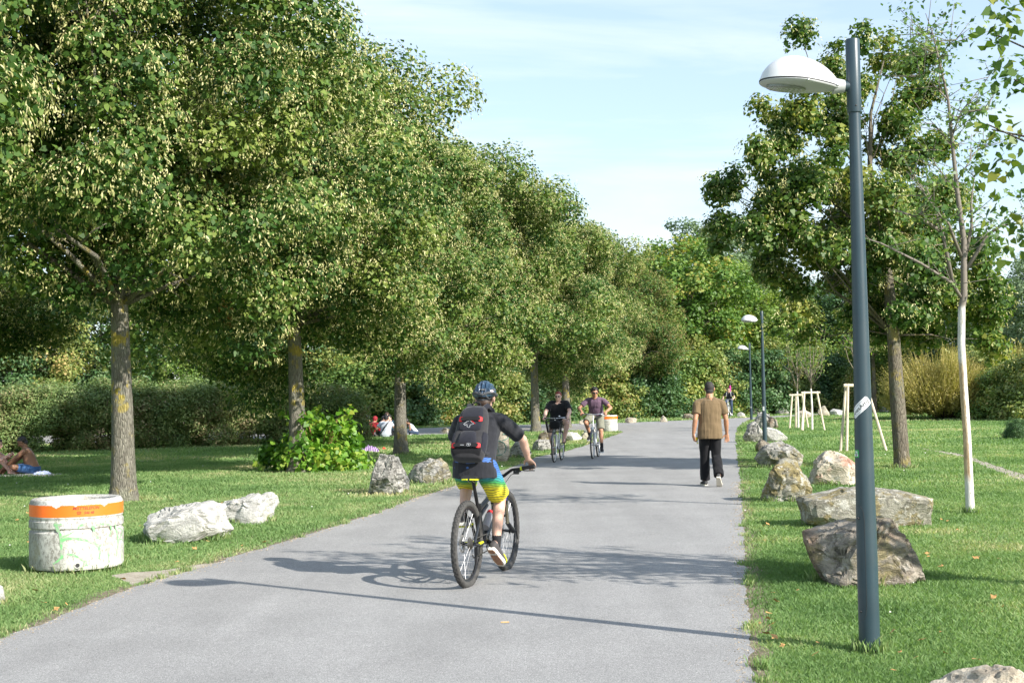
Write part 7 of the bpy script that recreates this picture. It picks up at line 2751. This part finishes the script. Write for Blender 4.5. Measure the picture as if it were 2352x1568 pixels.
# black carrier bag hanging over the basket
mb = MB()
cxb = Vector((1.0, .05, .0))
rings = []
for z, hx, hy in ((.78, .07, .11), (.85, .09, .13), (.93, .09, .12), (.985, .05, .08)):
    rings.append([Vector((1.0 + hx * math.copysign(abs(math.cos(a)) ** .6, math.cos(a)), .02 + hy * math.copysign(abs(math.sin(a)) ** .6, math.sin(a)), z)) for a in np.linspace(0, 2 * PI, 17)[:-1]])
mb.loft(rings)
for k in (-1, 1): mb.tube([(1.0, .02 - .06, .98), (.97 + .03 * k, .0, 1.09), (1.0, .02 + .06, .98)], .008, 6)
sbag = mb.build('shopping_bag', M_PACKB)
sbag.location = b2loc; sbag.rotation_euler = (0, 0, yaw2)
tag(sbag, 'black bag with loop handles lying in the woman\'s bicycle basket', 'bag')

# ------------------------------------------------------------------ 3. man in purple T-shirt
rg3 = G(1374, 1048.8)
yaw3 = math.atan2(-1, -.19)
bike3, lp3_, rp3_ = citybike(rg3, yaw3, 'white trekking bicycle ridden by the man in the purple T-shirt', -1.15, True, False, False, 1.09, .96, barw=.29)
M_PURP = cloth('purple_tshirt', (.135, .085, .125), fold=(7, 7, 2.2), strength=.7)
M_KHAKI = cloth('grey_green_shorts', (.20, .20, .155), strength=.5)
J3 = dict(hip=(.20, 0, 1.06), chest=(.33, 0, 1.335), neck=(.40, 0, 1.475), head=(.46, 0, 1.62), hf=(.93, .36, -.08), shL=(.36, .20, 1.42), shR=(.36, -.20, 1.42),
          wrL=(.67, .295, 1.135), wrR=(.67, -.295, 1.135), epL=(-.4, 1, -.3), epR=(-.4, -1, -.3),
          hand=dict(L=dict(d=(.8, .05, -.4), back=(.35, .1, 1), thumb=(0, -1, 0), curl=.75), R=dict(d=(.8, -.05, -.4), back=(.35, -.1, 1), thumb=(0, 1, 0), curl=.75)),
          anL=(lp3_.x - .07, .15, lp3_.z + .105), anR=(rp3_.x - .07, -.16, rp3_.z + .105), toeL=(1, .15, -.15), toeR=(1, -.1, -.2), kpL=(1, .2, .2), kpR=(1, -.3, .2), hw=.09)
S3 = dict(skin=SK_TAN, bulk=.98, vox=.009, shirt=dict(mat=M_PURP, inf=.020, sleeve=.62, hem=.02, fold=.008, sinf=.012), pants=dict(mat=M_KHAKI, leg=.92, inf=.020, flare=1.3, name='shorts'),
          shoe=simple('black_canvas_shoe', (.02, .02, .022), .8), sock=simple('dark_sock', (.015, .015, .016), .9), sockh=.22, hair=M_HAIRB, hairkw=dict(low=-.05, front=.045, thick=1.2, curly=.16), shades=True)
person('curly-haired man in purple T-shirt and khaki shorts cycling towards the camera', rg3, yaw3, J3, S3)

# ------------------------------------------------------------------ 4. walking man with bottle
wl = G(1634, 1117)
wl = Vector((wl.x, wl.y, 0))
M_OLIVE = cloth('tan_polo_shirt', (.160, .112, .062), var=.05, fold=(8, 8, 1.6), strength=.45, dist=.03)
M_BLKTR = cloth('black_trousers', (.010, .010, .012), fold=(5, 5, 3), strength=.7)
# local frame: x forward (away), y left
J4 = dict(hip=(0, 0, .945), chest=(.0, 0, 1.30), neck=(-.01, 0, 1.505), head=(.03, -.012, 1.665), hf=(.98, -.14, -.05), shL=(-.01, .205, 1.41), shR=(-.01, -.205, 1.41),
          elL=(-.09, .262, 1.15), elR=(-.01, -.275, 1.14), wrL=(-.03, .290, .895), wrR=(.10, -.305, .895),
          hand=dict(L=dict(d=(.12, -.14, -1), back=(-.45, 1, 0), thumb=(1, 0, 0), curl=.42), R=dict(d=(.05, -.02, -1), back=(1, -.25, 0), thumb=(.25, 1, 0), curl=.30)),
          anL=(.17, .075, .100), anR=(-.26, -.085, .200), toeL=(1, .10, 0), toeR=(.72, -.22, -.66), kpL=(1, .05, 0), kpR=(1, -.08, 0), hw=.085)
S4 = dict(skin=SK_TAN, bulk=1.06, belly=1.12, arm=1.05, leg=1.14, fat=1.1, vox=.007, hs=1.0, shirt=dict(mat=M_OLIVE, inf=.021, sleeve=.66, hem=.13, fold=.010, collar=True, sinf=.014), pants=dict(mat=M_BLKTR, leg=1.99, inf=.016, cuff=.070, fold=.009, waist=.0),
          shoe=simple('dark_slip_on', (.05, .05, .052), .8), sole=simple('cream_sole', (.60, .56, .47), .8), hair=simple('short_dark_hair', (.030, .026, .024), .75, var=.5, vs=50, bump=.9, bs=140), hairkw=dict(low=-.100, front=.062, thick=1.0))
man4, mb4 = person('dark-haired man in tan polo shirt and black trousers walking away', wl, PI / 2 + .03, J4, S4)
# bottle held in the left hand
bt_ = empty('plastic_bottle', wl, PI / 2 + .03)
tag(bt_, 'small clear bottle with yellow drink held neck-down in the walking man\'s left hand', 'bottle')
M_CLEAR = simple('clear_plastic', (.62, .68, .74), .12, spec=.9, var=.2, vs=30)
M_YEL = simple('yellow_drink', (.66, .55, .05), .2, var=.1)
b0 = Vector((-.005, .252, .845)); dn_ = Vector((.10, -.30, -.9)).normalized()
mb = MB(); mb.tube([b0 - dn_ * .075, b0 - dn_ * .07, b0 + dn_ * .00], [.024, .031, .031], 16)
mb.build('body', M_CLEAR, bt_)
mb = MB(); mb.tube([b0 + dn_ * .0, b0 + dn_ * .045, b0 + dn_ * .06], [.0312, .0312, .028], 16)
mb.build('drink', M_YEL, bt_)
mb = MB(); mb.tube([b0 + dn_ * .06, b0 + dn_ * .085, b0 + dn_ * .10], [.028, .016, .0125], 16)
mb.build('neck', M_CLEAR, bt_)
mb = MB(); mb.tube([b0 + dn_ * .10, b0 + dn_ * .115], [.015, .015], 16)
mb.build('cap', M_YEL, bt_)

# ------------------------------------------------------------------ 5. far cyclist with a pink tube
rg5 = P(1676, 900, 75.5); rg5.z = 0
yaw5 = math.atan2(-1, -.30)
bike5, lp5_, rp5_ = citybike(rg5, yaw5, 'white and red bicycle of the far cyclist', -1.2, True, False, False, 1.04, .93)
M_JEANS = cloth('dark_jeans', (.035, .055, .095))
J5 = dict(hip=(.20, 0, 1.02), chest=(.33, 0, 1.28), neck=(.40, 0, 1.42), head=(.46, 0, 1.56), hf=(1, .0, -.1), shL=(.36, .19, 1.37), shR=(.36, -.19, 1.37), wrL=(.67, .27, 1.09), wrR=(.67, -.29, 1.09),
          hand=dict(L=dict(d=(.8, .05, -.4), back=(.35, .1, 1), thumb=(0, -1, 0), curl=.75), R=dict(d=(.8, -.05, -.4), back=(.35, -.1, 1), thumb=(0, 1, 0), curl=.75)),
          anL=(lp5_.x - .07, .15, lp5_.z + .1), anR=(rp5_.x - .07, -.15, rp5_.z + .1), kpL=(1, .2, .2), kpR=(1, -.2, .2), hw=.09)
S5 = dict(skin=SK_PALE, bulk=.95, vox=.014, shirt=dict(mat=M_BLKSHIRT, inf=.02, sleeve=.6, fold=.006), pants=dict(mat=M_JEANS, leg=1.95), shoe=simple('grey_trainer', (.35, .35, .36), .7), hair=M_HAIRBR, hairkw=dict(low=-.07, front=.055, thick=1.05), shades=True)
person('far cyclist in black T-shirt and jeans with a backpack, behind the walking man\'s elbow', rg5, yaw5, J5, S5)
tb = empty('carrying_tube', rg5, yaw5)
tag(tb, 'bright pink tube with dark cap sticking up behind the far cyclist\'s head', 'tube')
mb = MB(); mb.tube([(.16, .06, 1.2), (.17, .05, 1.80)], .042, 14); mb.build('tube_body', simple('pink_fabric', (.85, .03, .33), .5), tb)
mb = MB(); mb.tube([(.17, .05, 1.80), (.171, .05, 1.93)], .046, 14); mb.build('cap', M_BLKPL, tb)
bp5 = empty('backpack', rg5, yaw5)
tag(bp5, 'grey-strapped dark red backpack on the far cyclist', 'backpack')
mb = MB(); mb.ell((.17, 0, 1.23), (.10, .15, .22)); mb.build('pack_body', simple('dark_red_nylon', (.12, .03, .035), .7), bp5)
for k in (-1, 1):
    mb = MB(); mb.tube([(.26, .09 * k, 1.46), (.40, .11 * k, 1.47), (.50, .115 * k, 1.36), (.43, .13 * k, 1.2)], .020, 8); mb.build('strap', M_LGREY, bp5)


# ------------------------------------------------------------------ people sitting on the lawns
def sitting(label, base, yaw, S, torso=.0, lean=.12, arms='lap', legs='cross', head_f=(1, 0, -.25), s=1.0, group=None):
    h = Vector((0, 0, .11 * s))
    ch = h + Vector((lean * s, 0, .30 * s)); nk = h + Vector((lean * 1.6 * s, 0, .46 * s)); hd = h + Vector((lean * 2.0 * s + .03, 0, .60 * s))
    shL = h + Vector((lean * 1.4 * s, .185 * s, .41 * s)); shR = h + Vector((lean * 1.4 * s, -.185 * s, .41 * s))
    J = dict(hip=h, chest=ch, neck=nk, head=hd, hf=head_f, shL=shL, shR=shR, hw=.09)
    if legs == 'cross':
        J.update(anL=(.34 * s, -.12 * s, .07), anR=(.30 * s, .12 * s, .07), knL=(.36 * s, .34 * s, .19 * s), knR=(.36 * s, -.34 * s, .19 * s), toeL=(.1, -1, 0), toeR=(.1, 1, 0))
    elif legs == 'bent':
        J.update(anL=(.50 * s, .12 * s, .085), anR=(.52 * s, -.10 * s, .085), toeL=(1, 0, 0), toeR=(1, 0, 0), kpL=(0, .2, 1), kpR=(0, -.2, 1))
    else:
        J.update(anL=(.80 * s, .12 * s, .09), anR=(.78 * s, -.10 * s, .09), toeL=(.3, .2, 1), toeR=(.3, -.2, 1), fuL=(-1, 0, .3), fuR=(-1, 0, .3), kpL=(0, .1, 1), kpR=(0, -.1, 1))
    if arms == 'lap': J.update(wrL=(.36 * s, .10 * s, .30 * s), wrR=(.36 * s, -.08 * s, .30 * s))
    elif arms == 'mouth': J.update(wrL=(.34 * s, .10 * s, .30 * s), wrR=(lean * 2 * s + .16, -.04 * s, .60 * s), epR=(.2, -.3, -1))
    elif arms == 'down': J.update(wrL=(.28 * s, .34 * s, .20 * s), wrR=(.28 * s, -.34 * s, .20 * s))
    elif arms == 'reach': J.update(wrL=(.66 * s, .10 * s, .10 * s), wrR=(.60 * s, -.16 * s, .12 * s), epL=(0, .3, .3), epR=(0, -.3, -.2))
    elif arms == 'knee': J.update(wrL=(.50 * s, .10 * s, .46 * s), wrR=(.46 * s, -.14 * s, .44 * s), epL=(0, .6, -.5), epR=(0, -.6, -.5))
    S = dict(S); S['s'] = s; S.setdefault('vox', .012)
    S['group'] = group
    return person(label, base, yaw, J, S)


M_DENIM = cloth('blue_denim', (.05, .12, .27))
M_GREYHAIR = simple('greying_hair', (.03, .027, .026), .6, var=.6, vs=80, bump=.6, bs=120)
sp_ = G(76, 1089)
SB = dict(skin=SK_BRN, bulk=1.06, belly=1.2, vox=.009, bare=True, pants=dict(mat=M_DENIM, leg=.75, inf=.016, name='shorts'), hair=M_GREYHAIR, hairkw=dict(low=-.05, front=.045, thick=1.03))
sitting('bare-chested man in denim shorts sitting on the left lawn', sp_, PI + .12, SB, arms='reach', lean=.10, head_f=(.85, 0, -.55), s=1.05)
kp = G(-28, 1092)
SC_ = dict(skin=SK_PINK, bulk=.95, vox=.010, bare=True, pants=dict(mat=simple('white_swimwear', (.6, .6, .62), .8), leg=.15, inf=.006, name='shorts'), hair=M_HAIRBR, hairkw=dict(low=-.1, front=.05))
sitting('pale-legged person with crossed arms on raised knees, cut off by the left edge', kp, .10, SC_, arms='knee', legs='bent', lean=.10)


def rag(name, label, cat, loc, w, d, h, mat, seed, rot=0, flat=False):
    mb = MB()
    n = 16
    vs = []
    for i in range(n):
        for j in range(n):
            x = (i / (n - 1) - .5) * w; y = (j / (n - 1) - .5) * d
            e = 1 - max(abs(x) / w, abs(y) / d) * 2
            z = h * max(0, e) ** .5 * (.6 + .8 * abs(noise.noise(Vector((x * 5 / w + seed, y * 5 / d, seed))))) + .01
            vs.append((x + .03 * noise.noise(Vector((y * 9, seed, 1))), y + .03 * noise.noise(Vector((x * 9, seed, 2))), z))
    mb.add(vs, [(i * n + j, (i + 1) * n + j, (i + 1) * n + j + 1, i * n + j + 1) for i in range(n - 1) for j in range(n - 1)])
    o = mb.build(name, mat, sharp=0)
    o.location = loc; o.rotation_euler = (0, 0, rot)
    return tag(o, label, cat)


rag('towel', 'crumpled pale blue towel on the grass behind the bare-chested man', 'towel', G(97, 1091), .36, .3, .13, simple('pale_blue_towel', (.50, .56, .80), .9), 3)
rag('blanket', 'pale picnic blanket under the bare-chested man and his companion', 'blanket', G(28, 1094) + Vector((0, .25, 0)), 1.9, .9, .03, simple('pale_blanket', (.48, .42, .42), .9, var=.3, vs=12), 5)

GP = 'people picnicking on the lawn between the second and third linden'
pb = lambda u, v: G(u, v)
col_ = lambda n, c: cloth(n, c, strength=.3)
sitting('little girl in pink T-shirt with long dark hair, left of the picnic group', pb(840, 1002), PI * 1.25, dict(skin=SK_TAN, bulk=.85, hs=1.25, shirt=dict(mat=col_('pink_tshirt', (.80, .22, .36)), sleeve=.4), pants=dict(mat=col_('lilac_trousers', (.35, .22, .45)), leg=1.9), hair=M_HAIRB, hairkw=dict(low=-.14, front=.05, thick=1.1), shoe=M_BWHITE), s=.70, group=GP)
sitting('woman in dark red headscarf and top, back to the camera', pb(852, 1004), PI * .30, dict(skin=SK_TAN, bulk=1.15, shirt=dict(mat=col_('dark_red_top', (.22, .012, .018)), sleeve=1.8), pants=dict(mat=col_('grey_pattern_trousers', (.12, .11, .11)), leg=1.9), hair=simple('red_headscarf', (.25, .012, .02), .8), hairkw=dict(low=-.14, front=.03, thick=1.18), shoe=M_BLKPL), s=.98, group=GP)
sitting('woman in navy headscarf sitting just behind the dark red one', pb(858, 1001), PI * 1.2, dict(skin=SK_TAN, bulk=1.0, shirt=dict(mat=col_('navy_top', (.015, .018, .05)), sleeve=1.8), pants=dict(mat=M_BLKTR, leg=1.9), hair=simple('navy_headscarf', (.012, .014, .035), .8), hairkw=dict(low=-.14, front=.05, thick=1.18), shoe=M_BLKPL), s=1.0, group=GP)
sitting('woman with glasses in patterned grey hoodie, hand at her mouth', pb(867, 1003), PI * .02, dict(skin=SK_PINK, bulk=1.0, shades=True, shirt=dict(mat=simple('patterned_grey_hoodie', (.32, .33, .36), .9, var=.5, vs=45), sleeve=1.8, fold=.006), pants=dict(mat=M_BLKTR, leg=1.9), hair=M_HAIRB, hairkw=dict(low=-.08, front=.05, thick=1.05), shoe=M_BLKPL), arms='mouth', s=1.0, group=GP)
mg, mgp = sitting('man in light grey T-shirt with black cap, his back to the camera', pb(886, 1005), PI * .5, dict(skin=SK_BRN, bulk=1.12, shirt=dict(mat=col_('light_grey_tshirt', (.42, .46, .52)), sleeve=.6, inf=.03), pants=dict(mat=M_BLKTR, leg=1.9), hair=simple('black_cap', (.010, .010, .012), .7), hairkw=dict(low=-.05, front=.02, thick=1.10), shoe=M_BLKPL), arms='down', s=1.05, group=GP)
mb = MB(); mb.tube([(-.02, -.12, .60), (-.13, -.02, .46), (-.16, .09, .30), (-.12, .20, .16)], .022, 6)
mb.build('cross_strap', M_BLKPL, mg)
sitting('long-haired woman half hidden behind the man in light grey', pb(891, 999), -PI * .5, dict(skin=SK_PINK, bulk=.9, shirt=dict(mat=M_BLKTR, sleeve=1.8), pants=dict(mat=M_BLKTR, leg=1.9), hair=M_HAIRBR, hairkw=dict(low=-.16, front=.05, thick=1.12), shoe=M_BLKPL), s=1.12, group=GP)
sitting('woman in teal scarf beside the third linden trunk, white cushion on her knees', pb(903, 1000), PI * 1.35, dict(skin=SK_PINK, bulk=.95, shirt=dict(mat=col_('teal_scarf_top', (.02, .07, .10)), sleeve=1.8), pants=dict(mat=M_JEANS, leg=1.9), hair=M_HAIRB, hairkw=dict(low=-.09, front=.05, thick=1.1), shoe=M_BLKPL), s=1.02, group=GP)
sitting('boy in white T-shirt with black sleeves crouching right of the third linden trunk', pb(957, 999) + Vector((0.0, 0, 0)), PI + .1, dict(skin=SK_BRN, bulk=.9, hs=1.2, shirt=dict(mat=col_('white_tshirt', (.62, .66, .78)), sleeve=.0), pants=dict(mat=M_JEANS, leg=1.9), hair=M_HAIRB, hairkw=dict(low=-.05, front=.03, thick=1.12), shoe=M_BWHITE), lean=.24, arms='mouth', s=.80, group=GP)
sitting('dark-haired person half hidden behind the sprout bush', pb(781, 1004), PI * .6, dict(skin=SK_TAN, bulk=1.0, shirt=dict(mat=M_BLKTR, sleeve=1.8), pants=dict(mat=M_BLKTR, leg=1.9), hair=M_HAIRBR, hairkw=dict(low=-.09, front=.05, thick=1.1), shoe=M_BLKPL), s=.95, group=GP)

# striped bag and blanket in the shade
def stripe_mat():
    m, nt, b = new_mat('lilac_striped_fabric')
    oc = objco(nt)
    w = nd(nt, 'ShaderNodeTexWave', {'Vector': oc, 'Scale': 6.0, 'Distortion': .6})
    nt.links.new(ramp(nt, w.outputs['Color'], [(.35, (.55, .42, .68)), (.5, (.10, .04, .16))]), b.inputs['Base Color'])
    return m
rag('striped_bag', 'lilac and black striped bag on the grass right of the sprout bush', 'bag', G(850, 1038), .52, .4, .24, stripe_mat(), 9)
rag('red_cloth', 'small red cloth lying in the grass near the third linden', 'cloth', G(882, 1032.5), .14, .12, .08, M_RED, 10)

# pushchair behind the second trunk
pc = G(676, 1010)
pr_ = empty('pushchair', pc, .2)
tag(pr_, 'pushchair with grey hood half hidden behind the second linden trunk', 'pushchair')
M_PG = simple('pale_grey_fabric', (.50, .50, .52), .85, var=.1)
mb = MB()
for k in (-1, 1):
    mb.tube([(-.42, .22 * k, .06), (.0, .24 * k, .52), (.30, .24 * k, 1.0)], .016, 8)
    mb.tube([(.30, .22 * k, .06), (-.05, .24 * k, .50)], .016, 8)
mb.tube([(.30, -.24, 1.0), (.30, .24, 1.0)], .018, 8)
mb.build('frame', M_BLKPL, pr_)
mb = MB(); mb.loft([[Vector((x + .17 * math.cos(a) * k, .20 * math.sin(a), z + .0)) for a in np.linspace(0, 2 * PI, 17)[:-1]] for x, z, k in ((-.10, .38, .8), (-.05, .50, 1), (.05, .70, 1), (.12, .86, .7))])
mb.build('seat', M_PG, pr_)
mb = MB(); mb.ell((.05, 0, .88), (.25, .22, .20), nu=18, nv=10)
mb.build('hood', M_PG, pr_)
mb = MB(); mb.ell((-.15, 0, .98), (.10, .14, .12), nu=14, nv=8)
mb.build('blue_cover', simple('navy_cover', (.05, .07, .13), .8), pr_)
for x in (-.42, .30):
    for k in (-1, 1):
        mb = MB(); mb.torus((x, .25 * k, .12), (0, 1, 0), .10, .02, 24, 8); mb.lathe([(0, -.015), (.03, -.015), (.03, .015), (0, .015)], (x, .25 * k, .12), (0, 1, 0), 12)
        mb.build('wheel', M_BLKPL, pr_)
for o_ in list(col.objects):
    if o_.name.startswith(('rock', 'stone_block')) and o_.type == 'MESH' and o_.location.y < 40:
        bb_ = [Vector(q) for q in o_.bound_box]
        wx = max(q.x for q in bb_); wy = max(-min(q.y for q in bb_), .1)
        TUFTS.append((o_.location.x, o_.location.y, wx * .86, wy * .86))
rt_ = random.Random(71)
edge_pts = [p for p in le + re_ if 4.5 < p.y < 24]
for _ in range(70):
    p = rt_.choice(edge_pts)
    s_ = rt_.uniform(.008, .028)
    TUFTS.append((p.x + (.03 if p.x > 0 else -.03) + rt_.uniform(-.04, .04), p.y + rt_.uniform(-.04, .04), s_, s_ * 1.6))
# grit and broken leaf crumbs washed along both path edges
mbg = MB()
for _ in range(2600):
    p = rt_.choice(edge_pts)
    d = abs(rt_.gauss(0, .07)) * (1 if p.x > 0 else -1) * -1 + rt_.uniform(-.05, .05)
    q = Vector((p.x + d, p.y + rt_.uniform(-.1, .1), .011))
    r_ = rt_.uniform(.003, .009) * max(1, p.y / 12)
    a_ = rt_.uniform(0, 6)
    vs = [q + Vector((math.cos(a_ + t) * r_ * rt_.uniform(.6, 1.3), math.sin(a_ + t) * r_ * rt_.uniform(.6, 1.3), 0)) for t in (0, 2.1, 4.2)] + [q + Vector((0, 0, r_ * .8))]
    mbg.add(vs, [(0, 1, 3), (1, 2, 3), (2, 0, 3)])
gt = mbg.build('gravel', simple('grit', (.34, .28, .20), .9, var=.5, vs=15), smooth=False)
tag(gt, 'grit and leaf crumbs strewn along the path edges', 'grit', kind='stuff')
TUFTS += [(lb1.x, lb1.y, .075, .075), (bc.x, bc.y, .38, .38), (b1.x, b1.y, .27, .27), (b3.x, b3.y, .27, .27), (rt.x, rt.y, .22, .22), (yb.x, yb.y, .08, .08)]
grass('grass', [(4.8, 9, 9500, .033, .0048), (9, 14, 5400, .036, .007), (14, 22, 2200, .040, .0120), (22, 36, 680, .046, .023), (36, 60, 180, .065, .045), (60, 90, 45, .085, .09)], M_BLADE)
